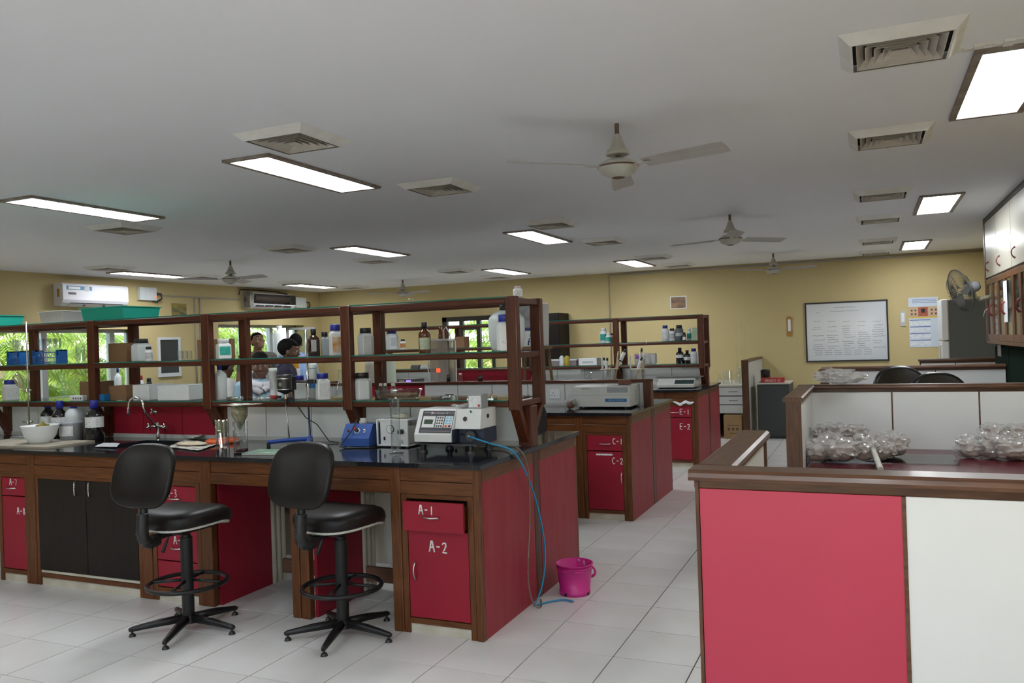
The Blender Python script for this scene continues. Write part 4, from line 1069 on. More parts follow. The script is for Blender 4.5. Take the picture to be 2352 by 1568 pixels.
# ---- dispenser, tube, petri dishes on lowest tier
x, w, h = slot(617, 636, 845, YS - 0.04, ZS0)
t = thing('bottle_dispenser', 'upright white dispenser tube with red base, near scarfed man', 'dispenser', (x, YS - 0.04, ZS0))
r = w / 2
MB().lathe([(0, 0), (r * 0.95, 0), (r * 0.95, h * 0.13), (0, h * 0.13)], 18).obj('base', mat('dispenser_red', (0.35, 0.01, 0.015), 0.4), t)
MB().lathe([(r * 0.85, h * 0.13), (r * 0.85, h * 0.86), (r, h * 0.87), (r, h), (0, h)], 18).obj('barrel', INSTRW, t)
MB().arc_patch(r * 0.86, R(-130), R(-60), h * 0.3, h * 0.66, 6).obj('scale_plate', LABELG, t)
MB().box(r * 0.7, r * 2.1, -0.008, 0.008, h * 0.03, h * 0.11).obj('spout', BLACK, t)
x, w, h = slot(707, 728, 833, YS + 0.08, ZS0)
t = thing('blue_topped_tube', 'tall white tube with blue band behind the clamp rod', 'tube', (x, YS + 0.08, ZS0)); r = w / 2
MB().lathe([(0, 0), (r, 0), (r, h * 0.92), (r * 0.8, h), (0, h)], 18).obj('body', INSTRW, t)
MB().lathe([(r * 1.01, h * 0.28), (r * 1.01, h * 0.42)], 18).lathe([(r * 1.01, h * 0.84), (r * 1.01, h * 0.855)], 18).obj('band', mat('band_blue', (0.02, 0.16, 0.42), 0.4), t)
for k, (xl, xr, lb) in enumerate(((520, 558, 'glass petri dish on lowest tier left of the scarfed man'), (582, 640, 'open petri dish holding crumpled foil before scarfed man'), (1010, 1040, 'shallow petri dish with pale beads by grey box'))):
    x, w, _ = slot(xl, xr, 905, YS - 0.04, ZS0)
    t = thing('petri_dish', lb, 'petri dish', (x, YS - 0.04, ZS0), group='petri dishes')
    MB().lathe([(0, 0.001), (w / 2, 0.001), (w / 2, 0.018), (w / 2 - 0.002, 0.018), (w / 2 - 0.002, 0.003), (0, 0.003)], 26).obj('base', GLASS, t)
    rnd = random.Random(k)
    ct = MB()
    for q in range(14): 
        a, rr = rnd.uniform(0, 6.28), w * 0.36 * rnd.random()
        ct.lathe([(0, 0), (0.008, 0.003), (0.007, 0.008), (0, 0.012)], 6, (rr * math.cos(a), rr * math.sin(a), 0.003))
    ct.obj('contents', FOAM if k else mat('pale_powder', (0.55, 0.5, 0.35), 0.9), t)
# soil in a glass dish with three vials behind it
x, w, h = slot(855, 975, 897, YS - 0.03, ZS0)
t = thing('baking_dish', 'oval clear glass dish half filled with brown soil', 'dish', (x, YS - 0.03, ZS0))
a = w / 2
MB().lathe([(0, 0.001), (a * 0.82, 0.001), (a * 0.90, 0.01), (a * 0.96, 0.05), (a * 1.0, 0.056), (a * 0.99, 0.062), (a * 0.94, 0.056), (a * 0.88, 0.012), (0, 0.006)], 40, sy=0.62).obj('glass_bowl', GLASS, t)
sl = MB(); rings = 7
for q in range(rings):
    pass
sl.lathe([(0, 0.008), (a * 0.86, 0.010), (a * 0.90, 0.026), (a * 0.7, 0.034), (a * 0.4, 0.030), (0, 0.036)], 36, sy=0.61)
sl.v = [(vx, vy, vz + (0.004 * mnoise.noise(Vector((vx * 30, vy * 30, 1))) if vz > 0.02 else 0)) for vx, vy, vz in sl.v]
sl.obj('soil', mat('brown_soil', (0.26, 0.15, 0.08), 0.95, var=0.3, scale=60, bump=0.3), t)
for k, (xl, xr, lb) in enumerate(((868, 880, 'first clear vial with white cap behind soil dish'), (879, 890, 'middle clear vial with white cap behind soil dish'), (896, 910, 'clear vial with white label and cap behind soil dish'))):
    on_shelf('vial', lb, xl, xr, 880, 'round', GLASS, WPLAST, 0, LABEL if k == 2 else None, dy=0.15, group='vials behind the soil dish', cat='vial')
for k, lb in enumerate(('cream rubber disc by the grey box, left one', 'cream rubber disc by the grey box, near the shelf post')):
    x, w, h = slot(1119 + 11 * k, 1129 + 11 * k, 907, YS - 0.02, ZS0)
    tag(MB().lathe([(0, 0), (w / 2, 0), (w / 2, 0.022), (w / 2 * 0.9, 0.026), (0, 0.026)], 18).obj('rubber_disc', mat('cream_rubber', (0.55, 0.46, 0.34), 0.6), loc=(x, YS - 0.02, ZS0)), lb, 'disc')

# ================================================================== FRONT COUNTER
ZW = 0.94
def base_at(px, py): 
    p = on_z(px, py, ZW); return p.x, p.y
def counter_bottle(name, label, xl, xr, yt, yb, style, bm, cm, lab=None, **kw):
    x, y = base_at((xl + xr) / 2, yb)
    xx, w, h = slot(xl, xr, yt, y, ZW)
    return bottle(name, label, x, y, ZW, w, h, style, bm, cm, lab, **kw)
G2 = 'bottles by the sink'
counter_bottle('acid_bottle', 'dark glass bottle with blue cap, behind the white bowl', 96, 128, 920, 1003, 'reagent', BLKGL, BLUECAP, LABEL, group=G2, lz=(0.34, 0.58), lang=80)
counter_bottle('acid_bottle', 'dark glass bottle with blue cap, between bowl and milky jug', 122, 156, 920, 1008, 'reagent', BLKGL, BLUECAP, LABEL, group=G2, lz=(0.34, 0.58), lang=80)
counter_bottle('acid_bottle', 'dark glass bottle with blue cap standing alone by the sink', 199, 238, 919, 1012, 'reagent', BLKGL, BLUECAP, LABEL, group=G2, lz=(0.34, 0.60), lang=80)
counter_bottle('milky_jug', 'milky plastic bottle with bright blue cap between dark bottles', 151, 192, 928, 1006, 'jug', WPLASTW, BLUECAP, None, group=G2)
x, y = base_at(170, 1011)
_, w, h = slot(145, 194, 968, y, ZW)
t = thing('lab_tub', 'low grey plastic tub with red and white label before the jug', 'tub', (x, y - 0.02, ZW)); r = w / 2
MB().lathe([(0, 0), (r * 0.95, 0), (r, h * 0.9), (r * 1.04, h * 0.92), (r * 1.04, h), (0, h)], 24).obj('body', mat('tub_grey', (0.36, 0.38, 0.42), 0.4), t)
MB().arc_patch(r * 0.99 + 0.002, R(-120), R(-30), h * 0.3, h * 0.82, 10).obj('paper_label', LABEL, t)
# board with the white bowl
x, y = base_at(70, 1022)
tag(B(-6.25, -5.33, 3.93, 4.32, ZW, ZW + 0.012).obj('drain_board', mat('stained_cream_board', (0.42, 0.38, 0.30), 0.6, col2=(0.30, 0.26, 0.2), scale=6)), 'stained cream board lying under the white bowl', 'board')
bx, by = on_z(93, 1016, ZW + 0.012).x, on_z(93, 1016, ZW + 0.012).y
_, w, h = slot(54, 134, 976, by, ZW + 0.012); r = w / 2
t = thing('white_bowl', 'white plastic bowl with green packet inside, on cream board', 'bowl', (bx, by, ZW + 0.012))
MB().lathe([(0, 0), (r * 0.55, 0), (r * 0.6, 0.008), (r * 0.82, h * 0.4), (r * 0.98, h * 0.97), (r, h), (r * 0.95, h * 0.98), (r * 0.78, h * 0.42), (r * 0.55, 0.02), (0, 0.016)], 30).obj('shell', WPLAST, t)
pk = MB(); rnd = random.Random(4)
for k in range(7):
    q = rnd.uniform(0, 6.28); e = 0.7 + 0.5 * rnd.random(); pk.lathe([(0, 0.055), (0.03 * e, 0.07), (0.042 * e, 0.10), (0.022 * e, 0.135), (0, 0.15 * e)], 5 + k % 3, (r * 0.2 + 0.028 * math.cos(q), 0.028 * math.sin(q), 0.0), False, q)
tag(pk.xf(Matrix.Translation((bx, by, ZW + 0.012))).obj('snack_packet', mat('green_packet', (0.03, 0.09, 0.02), 0.35, col2=(0.35, 0.22, 0.02), scale=14)), 'crumpled green and yellow packet in the white bowl', 'packet')
# sink, tap
t = thing('sink', 'black stone sink basin set in the front worktop', 'sink', (-4.6, 4.265, 0.72))
SK = mat('sink_black', (0.02, 0.02, 0.022), 0.35)
W(MB().box(-4.99, -4.98, 4.04, 4.49, 0.72, 0.914).box(-4.22, -4.21, 4.04, 4.49, 0.72, 0.914).box(-4.98, -4.22, 4.04, 4.05, 0.72, 0.914).box(-4.98, -4.22, 4.48, 4.49, 0.72, 0.914).box(-4.98, -4.22, 4.05, 4.48, 0.72, 0.73), 'basin', SK, t)
W(MB().cyl(0.03, 0.73, 0.734, 16, (-4.6, 4.26, 0)), 'drain', STEEL, t)
tp = on_y(364, 1008, YS - 0.13)
t = thing('lab_tap', 'chrome swan-neck lab tap with cross handles at the sink', 'tap', (tp.x, YS - 0.13, ZW))
top = on_y(345, 912, YS - 0.26).z - ZW
arc = [(0, 0, 0.0), (0, -0.01, top * 0.3), (0, -0.11, top * 0.62)]
for k in range(13):
    a = math.pi * k / 12; arc.append((-0.058 + 0.058 * math.cos(a), -0.13 - 0.03 * (1 - math.cos(a)) / 2, top * 0.80 + top * 0.20 * math.sin(a)))
arc.append((-0.118, -0.165, top * 0.60))
MB().tube(arc, 0.0085, 10).obj('spout', CHROME, t)
MB().cyl(0.016, 0, 0.03, 14).cyl(0.013, 0.03, 0.13, 14).obj('stem', CHROME, t)
for s, z in ((-1, 0.10), (1, 0.10), (-0.5, 0.21)):
    v = MB().tube([(0, 0, z), (s * 0.075, -0.01, z)], [0.014, 0.010], 10)
    for k in range(4):
        a = math.pi / 2 * k + 0.4; v.tube([(s * 0.08, -0.01, z), (s * 0.08, -0.01 + 0.028 * math.cos(a), z + 0.028 * math.sin(a))], 0.006, 8)
    v.tube([(s * 0.07, -0.01, z), (s * 0.092, -0.011, z)], 0.012, 10)
    v.obj('cross_valve', CHROME, t)
# newspaper with powder, orange lid, foam scrap
def sheet(label, pts, z, m, name='paper_sheet', wav=0.004, cat='paper', n=10):
    """crumpled sheet through 4 corners given in room coordinates"""
    A, Bq, Cq, D = [Vector((p[0], p[1], 0)) for p in pts]
    vs, fs = [], []
    for i in range(n + 1):
        for j in range(n + 1):
            p = A.lerp(Bq, i / n).lerp(D.lerp(Cq, i / n), j / n)
            e = wav * (0.5 + mnoise.noise(p * 14)) + wav * 1.2 * (max(abs(i / n - .5), abs(j / n - .5)) * 2) ** 4
            vs.append((p.x, p.y, z + 0.0012 + max(0, e)))
    for i in range(n):
        for j in range(n):
            a = i * (n + 1) + j; fs.append((a, a + n + 1, a + n + 2, a + 1))
    o = MB().add(vs, fs, True).obj(name, m, fix=False)
    so = o.modifiers.new('thick', 'SOLIDIFY'); so.thickness = 0.0008
    return tag(o, label, cat)
P = lambda px, py: tuple(on_z(px, py, ZW)[:2])
sheet('spread newspaper sheet on the worktop by the orange lid', [P(385, 1028), P(455, 1037), P(500, 1022), P(430, 1010)], ZW, NEWS)
pw = MB(); c = on_z(440, 1023, ZW)
pw.lathe([(0, 0.004), (0.13, 0.006), (0.11, 0.016), (0.05, 0.024), (0, 0.022)], 26, sy=0.55)
pw.v = [(a, b, q + 0.005 * mnoise.noise(Vector((a * 25, b * 25, 2)))) for a, b, q in pw.v]
o = pw.obj('powder_heap', mat('cream_powder', (0.60, 0.50, 0.36), 0.95, var=0.15, scale=50), loc=(c.x, c.y, ZW + 0.004)); tag(o, 'heap of cream powder spread on the newspaper', 'powder heap', kind='stuff')
o = sheet('white crumpled plastic scrap beside the powder heap', [P(415, 1010), P(445, 1014), P(470, 1008), P(430, 1003)], ZW + 0.004, WPLAST, 'plastic_scrap', 0.014, 'plastic scrap', 6)
sheet('white scrap of paper by the sink, left of the first stool', [P(218, 1028), P(268, 1030), P(276, 1020), P(240, 1020)], ZW, WPLAST, 'paper_scrap', 0.006)
c = on_z(505, 1018, ZW); _, w, _ = slot(468, 543, 1010, c.y, ZW)
tag(MB().lathe([(0, 0.0), (w / 2 * 0.96, 0), (w / 2, 0.006), (w / 2, 0.022), (w / 2 * 0.9, 0.028), (0, 0.024)], 30).obj('orange_lid', mat('orange_plastic', (0.62, 0.10, 0.02), 0.4), loc=(c.x, c.y + 0.03, ZW + 0.002)), 'flat round orange plastic lid behind the glass jars', 'lid')
# two glass jars, one under a filter funnel
def gjar(label, xl, xr, yt, yb, liquid, stain):
    x, y = base_at((xl + xr) / 2, yb); _, w, h = slot(xl, xr, yt, y, ZW); r = w / 2
    t = thing('glass_jar', label, 'jar', (x, y, ZW))
    MB().lathe([(0, 0.001), (r, 0.001), (r, h), (r * 0.96, h), (r * 0.96, 0.006), (0, 0.006)], 26).obj('wall', GLASS, t)
    if stain: MB().lathe([(r * 0.955, h * 0.55), (r * 0.953, h * 0.97)], 26).obj('residue', GLASSD, t)
    if liquid: MB().lathe([(0, 0.006), (r * 0.95, 0.006), (r * 0.95, 0.022), (0, 0.022)], 26).obj('liquid', mat('brown_liquid', (0.10, 0.012, 0.004), 0.1), t)
    return t, x, y, r, h
gjar('tall clear jar crusted with yellow residue, beside filter funnel jar', 496, 527, 964, 1030, False, True)
_, x, y, r, h = gjar('clear jar with red-brown liquid under the funnel', 537, 570, 967, 1038, True, False)
ft = on_y(553, 932, y).z - ZW
t = thing('filter_funnel', 'muddy glass filter funnel standing in the jar', 'funnel', (x, y, ZW))
_, w, _ = slot(535, 571, 940, y, ZW); rr = w / 2
MB().lathe([(0.006, h * 0.72), (0.008, h * 0.76), (rr, h * 1.18), (rr, ft), (rr * 0.95, ft), (rr * 0.95, h * 1.19), (0.004, h * 0.77)], 26).obj('wall', GLASSD, t)
MB().lathe([(0, h * 0.82), (rr * 0.35, h * 0.90), (rr * 0.92, h * 1.17), (rr * 0.93, h * 1.42), (0, h * 1.42)], 24).obj('mud', mat('grey_mud', (0.13, 0.11, 0.07), 0.8, col2=(0.22, 0.20, 0.13), scale=20), t)
pc = on_y(553, 930, y)
q = Vector((x, y, 0))
sheet('folded newspaper square laid over the filter funnel', [(x - 0.12, y - 0.06), (x + 0.10, y - 0.10), (x + 0.13, y + 0.07), (x - 0.09, y + 0.09)], ZW + ft, NEWS, 'folded_newspaper', 0.006)
# notebook
npts = [P(556, 1045), P(652, 1047), P(672, 1036), P(598, 1034)]
nx = sum(p[0] for p in npts) / 4; ny = sum(p[1] for p in npts) / 4
t = thing('notebook', 'spiral notebook with green patterned cover near the counter edge', 'notebook', (nx, ny, ZW), R(8))
B(-0.135, 0.135, -0.095, 0.095, 0.002, 0.010).obj('pages', mat('paper_block', (0.66, 0.66, 0.62), 0.8), t)
B(-0.138, 0.138, -0.098, 0.098, 0.0, 0.002).obj('back_cover', BLACK, t)
B(-0.138, 0.138, -0.098, 0.098, 0.010, 0.012).obj('cover', mat('green_pattern', (0.30, 0.42, 0.30), 0.4, col2=(0.04, 0.13, 0.09), scale=9), t)
for k in range(26): 
    MB().tube([(-0.13 + 0.0104 * k, -0.094 + 0.007 * math.cos(a), 0.006 + 0.008 * math.sin(a)) for a in [2 * math.pi * j / 8 for j in range(9)]], 0.0008, 5, caps=False).obj('spiral_loop', STEEL, t)
# stand with stirrer motor
STB = mat('stand_base_blue', (0.015, 0.055, 0.28), 0.4)
sb = on_z(712, 1000, ZW); sb.y = max(sb.y, YS - 0.16); sb = on_y(712, 1000, YS - 0.17); 
rx0, ry0 = sb.x, YS - 0.17
t = thing('stirrer_stand', 'blue-footed rod stand holding the black stirrer motor', 'stand', (rx0, ry0, ZW))
topz = on_y(698, 757, ry0)
MB().tube([(0, 0, 0.02), (topz.x - rx0 + 0.014, 0, topz.z - ZW)], 0.0085, 12).obj('rod', CHROME, t)
ft_ = on_z(612, 1028, ZW); 
for p in (on_z(614, 1026, ZW), on_z(700, 1040, ZW)):
    d = Vector((p.x - rx0, p.y - ry0, 0)); MB().tube([(0, 0, 0.035), tuple(d * 0.5 + Vector((0, 0, 0.036))), tuple(d + Vector((0, 0, 0.030)))], [0.017, 0.015, 0.014], 6, smooth=False).obj('foot_bar', STB, t)
    MB().cyl(0.013, 0, 0.024, 12, (d.x * 0.97, d.y * 0.97, 0)).obj('rubber_foot', BLACK, t)
MB().cyl(0.018, 0.0, 0.05, 12).obj('boss', STB, t)
mz = on_y(690, 876, ry0).z - ZW
mo = on_y(655, 880, ry0 - 0.05)
MB().tube([(0.05, 0.005, mz), (-0.09, -0.03, mz)], 0.009, 10).obj('clamp_arm', mat('rusty_clamp', (0.07, 0.045, 0.035), 0.6), t)
MB().lathe([(0, -0.012), (0.016, -0.012), (0.013, 0), (0.016, 0.012), (0, 0.012)], 8, (0.055, -0.005, mz)).box(0.0, 0.045, -0.016, 0.016, mz - 0.014, mz + 0.014).obj('clamp_knob', BLACK, t, 0.002)
t = thing('stirrer_motor', 'black stirrer motor with silver badge and long shaft', 'motor', (mo.x, ry0 - 0.05, mo.z))
MB().lathe([(0, 0.062), (0.04, 0.062), (0.052, 0.055), (0.054, 0.035)], 24).lathe([(0.054, 0.031), (0.055, -0.038)], 24).lathe([(0.055, -0.042), (0.050, -0.055), (0.018, -0.068), (0.012, -0.075), (0, -0.075)], 24).obj('housing', BLACK, t)
MB().lathe([(0.0555, 0.036), (0.056, 0.033), (0.0555, 0.030)], 24).lathe([(0.0558, -0.037), (0.0565, -0.040), (0.0555, -0.043)], 24).obj('seam', STEEL, t)
mb = MB().cyl(0.014, 0.0, 0.0015, 20)
b_ = mb.obj('badge', STEEL, t); b_.location = (0.004, -0.0555, -0.005); b_.rotation_euler = (R(90), 0, 0)
for k in range(8):
    a = 2 * math.pi * k / 8; MB().box(-0.003, 0.003, -0.009, 0.009, 0, 0.0006).xf(Matrix.Translation((0.03 * math.cos(a), 0.03 * math.sin(a), 0.062)) @ Matrix.Rotation(a, 4, 'Z')).obj('vent_slot', STEEL, t)
MB().box(0.045, 0.075, -0.025, 0.025, -0.045, 0.045).obj('switch_box', BLACK, t, 0.004)
MB().cyl(0.011, -0.115, -0.075, 12).obj('chuck', CHROME, t)
MB().cyl(0.013, -0.145, -0.105, 12).obj('collar', mat('rust_brown', (0.06, 0.03, 0.02), 0.7), t)
sh = on_y(664, 1022, ry0 - 0.05)
MB().tube([(0, 0, -0.14), (0.02, 0, max(-0.38, ZW + 0.03 - mo.z))], 0.0045, 8).obj('shaft', STEEL, t)
cpts = [(mo.x + 0.055, ry0 - 0.05, mo.z - 0.04), (mo.x + 0.07, ry0 - 0.04, mo.z - 0.13), (mo.x + 0.10, ry0 + 0.03, mo.z - 0.24), (mo.x + 0.17, ry0 + 0.06, mo.z - 0.29), (mo.x + 0.25, ry0 + 0.08, ZW + 0.012), (mo.x + 0.34, ry0 + 0.06, ZW + 0.005)]
W(MB().tube(cpts, 0.0035, 6), 'power_cord', BLACK, t)
# burette stand at the picture's edge
bs = on_y(68, 996, YS - 0.2); bx, by = bs.x, YS - 0.2
t = thing('burette_stand', 'tall burette stand with clamped glass filter tube, near picture edge', 'stand', (bx, by, ZW))
W(B(bx - 0.11, bx + 0.09, by - 0.09, by + 0.06, ZW, ZW + 0.018), 'base', mat('stand_grey', (0.25, 0.26, 0.27), 0.5), t, 0.004)
tz = on_y(66, 738, by).z
W(MB().tube([(bx, by, ZW + 0.018), (bx, by, tz)], 0.006, 10), 'rod', STEEL, t)
W(MB().lathe([(0.008, 0.1), (0.008, 0.62), (0.009, 0.625)], 12, (bx + 0.012, by - 0.012, ZW + 0.0)), 'burette', GLASS, t)
g0 = on_y(36, 862, by - 0.02); g1 = on_y(54, 893, by - 0.02)
W(MB().tube([tuple(g0), tuple(g0.lerp(g1, 0.6)), tuple(g1), tuple(g1 + Vector((0.01, 0, -0.05)))], [0.032, 0.032, 0.006, 0.005], 14, caps=False), 'filter_tube', GLASSD, t)
for z in (g1.z - 0.01, on_y(68, 968, by).z): W(MB().tube([(bx - 0.06, by - 0.01, z), (bx + 0.035, by, z)], 0.008, 8).cyl(0.014, -0.012, 0.012, 8, (bx + 0.012, by - 0.02, z)), 'clamp', STEEL, t)

# ---- blue control box
CB = mat('control_box_blue', (0.025, 0.085, 0.33), 0.45, var=0.12, scale=8)
x, y = -3.025, 4.43; _, w, h = slot(795, 862, 972, 4.45, ZW)
t = thing('control_box', 'blue sloping-front control box with red knob', 'control box', (x, y, ZW), R(5))
a, d = 0.10, 0.08
MB().prism([(-d, 0.008), (d, 0.008), (d, h), (-d * 0.25, h), (-d, h * 0.42)], 0, -a, a).obj('case', CB, t, 0.003)
for s in (-1, 1):
    for q in (-1, 1): MB().cyl(0.010, 0, 0.009, 10, (s * a * 0.8, q * d * 0.8, 0)).obj('foot', BLACK, t)
sl = math.atan2(h * 0.58, d * 0.75)
def on_slope(u, v, mb, name, m):
    M = Matrix.Translation((u * a, -d + d * 0.75 * v, h * 0.42 + h * 0.58 * v)) @ Matrix.Rotation(sl, 4, 'X')
    return mb.xf(M).obj(name, m, t)
on_slope(0.0, 0.52, MB().cyl(0.013, 0, 0.014, 16), 'knob', BLACK)
on_slope(-0.18, 0.66, MB().cyl(0.008, 0, 0.012, 14), 'knob', mat('red_knob', (0.55, 0.02, 0.02), 0.4))
on_slope(-0.62, 0.5, MB().cyl(0.008, 0, 0.008, 14), 'indicator', mat('dark_red_lens', (0.10, 0.01, 0.01), 0.2))
on_slope(0.55, 0.5, MB().box(-0.007, 0.007, -0.012, 0.012, 0, 0.002).tube([(0, 0, 0.002), (0.002, 0.004, 0.016)], 0.003, 8), 'toggle_switch', STEEL)
on_slope(0.0, 0.52, MB().lathe([(0.014, 0.0006), (0.020, 0.0006), (0.020, 0.0002)], 20), 'dial_ring', LABEL)
MB().lathe([(0, h), (0.028, h), (0.028, h + 0.016), (0.024, h + 0.02), (0.022, h + 0.034), (0, h + 0.034)], 18, (0.01, 0.02, 0)).obj('plug_top', INSTR, t)
p0 = on_y(822, 985, y - 0.02)
MB().tube([(0.01, 0.02, h + 0.03), (-0.02, -0.02, h + 0.02), (-0.03, -0.07, h * 0.72), (-0.06, -0.10, h * 0.4), (-0.09, -0.12, 0.012), (-0.03, -0.13, 0.005), (0.12, -0.10, 0.005), (0.17, -0.03, 0.005)], 0.004, 8).obj('power_cord', BLACK, t)
# ---- white pump box with gauge
x, y = -2.772, 4.40; _, w, h = slot(870, 950, 963, 4.42, ZW)
t = thing('compressor_box', 'small white compressor box with round gauge and black knob', 'compressor', (x, y + 0.085, ZW), R(-2))
a, d = 0.118, 0.08
MB().box(-a, a, -d, d, 0.008, 0.016).obj('base_plate', INSTRW, t, 0.002); B(-a, a, -d, d, h - 0.008, h).obj('lid', INSTRW, t, 0.002)
for s in (-1, 1):
    for q in (-1, 1): MB().box(s * a, s * (a - 0.01), q * d, q * (d - 0.01), 0.016, h - 0.008).obj('corner_post', INSTRW, t)
    for q in (-1, 1): MB().cyl(0.012, 0, 0.008, 10, (s * a * 0.85, q * d * 0.8, 0)).obj('foot', BLACK, t)
B(-a + 0.028, a - 0.012, -d + 0.004, -d + 0.008, 0.016, h - 0.008).obj('front_panel', INSTRW, t)
B(-a + 0.02, a - 0.02, -d * 0.5, d - 0.02, 0.016, h * 0.75).obj('pump_body', GREY, t, 0.01)
def face(u, z, mb, name, m, dd=None):
    o = mb.obj(name, m, t); o.location = (u * a, -d + (0.004 if dd is None else dd), z * h); o.rotation_euler = (R(90), 0, 0); return o
face(-0.08, 0.66, MB().cyl(0.024, 0, 0.012, 22), 'gauge', WPLAST); face(-0.08, 0.66, MB().lathe([(0.0235, 0.0125), (0.026, 0.0125), (0.026, 0)], 22), 'gauge_ring', BLACK)
face(-0.08, 0.66, MB().box(-0.001, 0.001, -0.002, 0.016, 0.0122, 0.0128), 'gauge_needle', BLACK)
face(0.62, 0.58, MB().cyl(0.016, 0, 0.03, 16), 'knob', BLACK); face(-0.5, 0.32, MB().box(-0.005, 0.005, -0.011, 0.011, 0, 0.006), 'rocker_switch', BLACK)
face(0.6, 0.22, MB().box(-0.012, 0.012, -0.012, 0.012, 0, 0.0006), 'sticker', LABELG)
pts = []
for k in range(60):
    q = 2 * math.pi * k / 20; pts.append((0.05 * math.cos(q) + 0.015, 0.04 * math.sin(q), h + 0.008 + 0.0035 * k / 6 * 0.5))
ot = MB().tube([(p[0] + x, p[1] + y + 0.085, p[2] + ZW) for p in pts], 0.0045, 8).obj('coiled_cable', mat('cream_cable', (0.50, 0.47, 0.38), 0.5))
tag(ot, 'coiled cream cable lying on the compressor box', 'cable')
# ---- measuring cylinder
x, y = base_at(910, 1040); _, w, h = slot(900, 922, 914, y, ZW); r = w / 2
t = thing('measuring_cylinder', 'tall clear measuring cylinder on the counter before compressor box', 'cylinder', (x, y, ZW))
MB().lathe([(0, 0), (r * 1.6, 0), (r * 1.6, 0.006), (r * 0.9, 0.016), (r * 0.6, 0.022), (0, 0.022)], 6).obj('foot', GLASS, t)
MB().lathe([(r * 0.6, 0.022), (r, 0.03), (r, h * 0.985), (r * 1.12, h), (r * 0.94, h * 0.98), (r * 0.93, 0.034), (0, 0.030)], 22).obj('tube', GLASS, t)
for k in range(14): MB().arc_patch(r * 1.002, R(-110), R(-80) if k % 2 else R(-65), 0.06 + k * (h - 0.1) / 14, 0.0612 + k * (h - 0.1) / 14, 4).obj('graduation', PAINTW, t)
# ---- flame photometer
pA, pB = on_z(953, 1016, ZW + 0.035), on_z(1056, 1022, ZW + 0.035)
Wd, Dp = 0.42, 0.27
t = thing('flame_photometer', 'white flame photometer with dark control panel and keypad', 'instrument', (-2.495 + Wd / 2, 4.205 + Dp / 2, ZW), R(-1))
a, d = Wd / 2, Dp / 2
z0, z1 = 0.056, 0.256
FPD = mat('photometer_dark_grey', (0.055, 0.052, 0.062), 0.5); FPB = mat('photometer_bay_blue', (0.035, 0.042, 0.075), 0.5)
xs_ = a * 0.20
poly = [(-d, z0 + 0.01), (d, z0), (d, z1), (-d * 0.42, z1), (-d, z0 + 0.055)]
MB().prism(poly, 0, -a, xs_).obj('main_case', INSTRW, t, 0.004)
MB().prism([(-d + 0.05, z0 + 0.085), (d, z0 + 0.085), (d, z1), (-d * 0.42, z1)], 0, xs_, a).obj('lamp_head', INSTRW, t, 0.003)
MB().box(xs_, a, -d + 0.10, d, z0, z0 + 0.085).obj('bay_back', FPB, t)
MB().box(xs_ + 0.0005, xs_ + 0.003, -d + 0.012, -d + 0.10, z0 + 0.006, z0 + 0.084).obj('bay_side', FPB, t)
MB().box(xs_, a, -d - 0.004, d, z0 - 0.006, z0).box(-a, xs_, -d, d, z0 - 0.004, z0).obj('base_plate', FPD, t)
for s, q in ((-0.8, -0.75), (-0.35, 0.4), (0.75, -0.8), (0.85, 0.6), (0.2, 0.7)): MB().cyl(0.016, 0.014, z0 - 0.004, 14, (s * a, q * d, 0)).cyl(0.028, 0, 0.016, 18, (s * a, q * d, 0), r2=0.024).obj('foot', BLACK, t)
# control panel on the sloping face
ang = math.atan2(z1 - z0 - 0.055, d * 0.58)
L = math.hypot(z1 - z0 - 0.055, d * 0.58)
FM = Matrix.Translation((-a, -d, z0 + 0.055)) @ Matrix.Rotation(ang, 4, 'X')
def fp(x0, x1, v0, v1, h0, h1, name, m, par=None, bev=0):
    o = B(x0, x1, v0, v1, h0, h1).xf(FM).obj(name, m, par or t, bev); return o
PWd = a + xs_
panel = fp(0.03, PWd - 0.004, 0.010, L - 0.012, 0.0, 0.0012, 'control_panel', FPD)
fp(0.04, 0.125, 0.045, 0.118, 0.0012, 0.002, 'display_field', INSTRW, panel); fp(0.052, 0.112, 0.066, 0.096, 0.002, 0.0026, 'display', mat('lcd_green', (0.055, 0.085, 0.062), 0.2), panel)
fp(0.132, 0.185, 0.045, 0.118, 0.0012, 0.002, 'key_field', INSTRW, panel); fp(0.192, 0.245, 0.045, 0.118, 0.0012, 0.002, 'key_field', INSTRW, panel)
for i in range(3):
    for j in range(4): MB().cyl(0.0058, 0.002, 0.0034, 12, (0.143 + 0.0155 * i, 0.055 + 0.0175 * j, 0)).xf(FM).obj('key', FPD, panel)
KB = mat('key_sky_blue', (0.22, 0.55, 0.80), 0.4)
for i in range(2):
    for j in range(4):
        m_ = KB if j else (mat('key_orange', (0.75, 0.13, 0.02), 0.4) if i == 0 else mat('key_crimson', (0.25, 0.005, 0.02), 0.4))
        MB().lathe([(0, 0.0034), (0.0095, 0.0034), (0.0095, 0.002)], 14, (0.206 + 0.024 * i, 0.055 + 0.0175 * j, 0), sy=0.68).xf(FM).obj('key', m_, panel)
for v in (0.022, L - 0.026):
    if v < 0.1: fp(0.04, 0.24, v, v + 0.0014, 0.0012, 0.0018, 'rule', PAINTW, panel)
    else:
        fp(0.04, 0.085, v, v + 0.0014, 0.0012, 0.0018, 'rule', PAINTW, panel); fp(0.200, 0.245, v, v + 0.0014, 0.0012, 0.0018, 'rule', PAINTW, panel)
fp(0.088, 0.099, L - 0.032, L - 0.019, 0.0012, 0.0018, 'logo', mat('logo_pink', (0.75, 0.45, 0.45), 0.5), panel)
tx = text('lettering', 'Flame Photometer 128', panel, (0, 0, 0), (0, 0, 0), 0.0115, PAINTW, ext=0.0002)
tx.matrix_local = FM @ Matrix.Translation((0.149, L - 0.026, 0.0016))
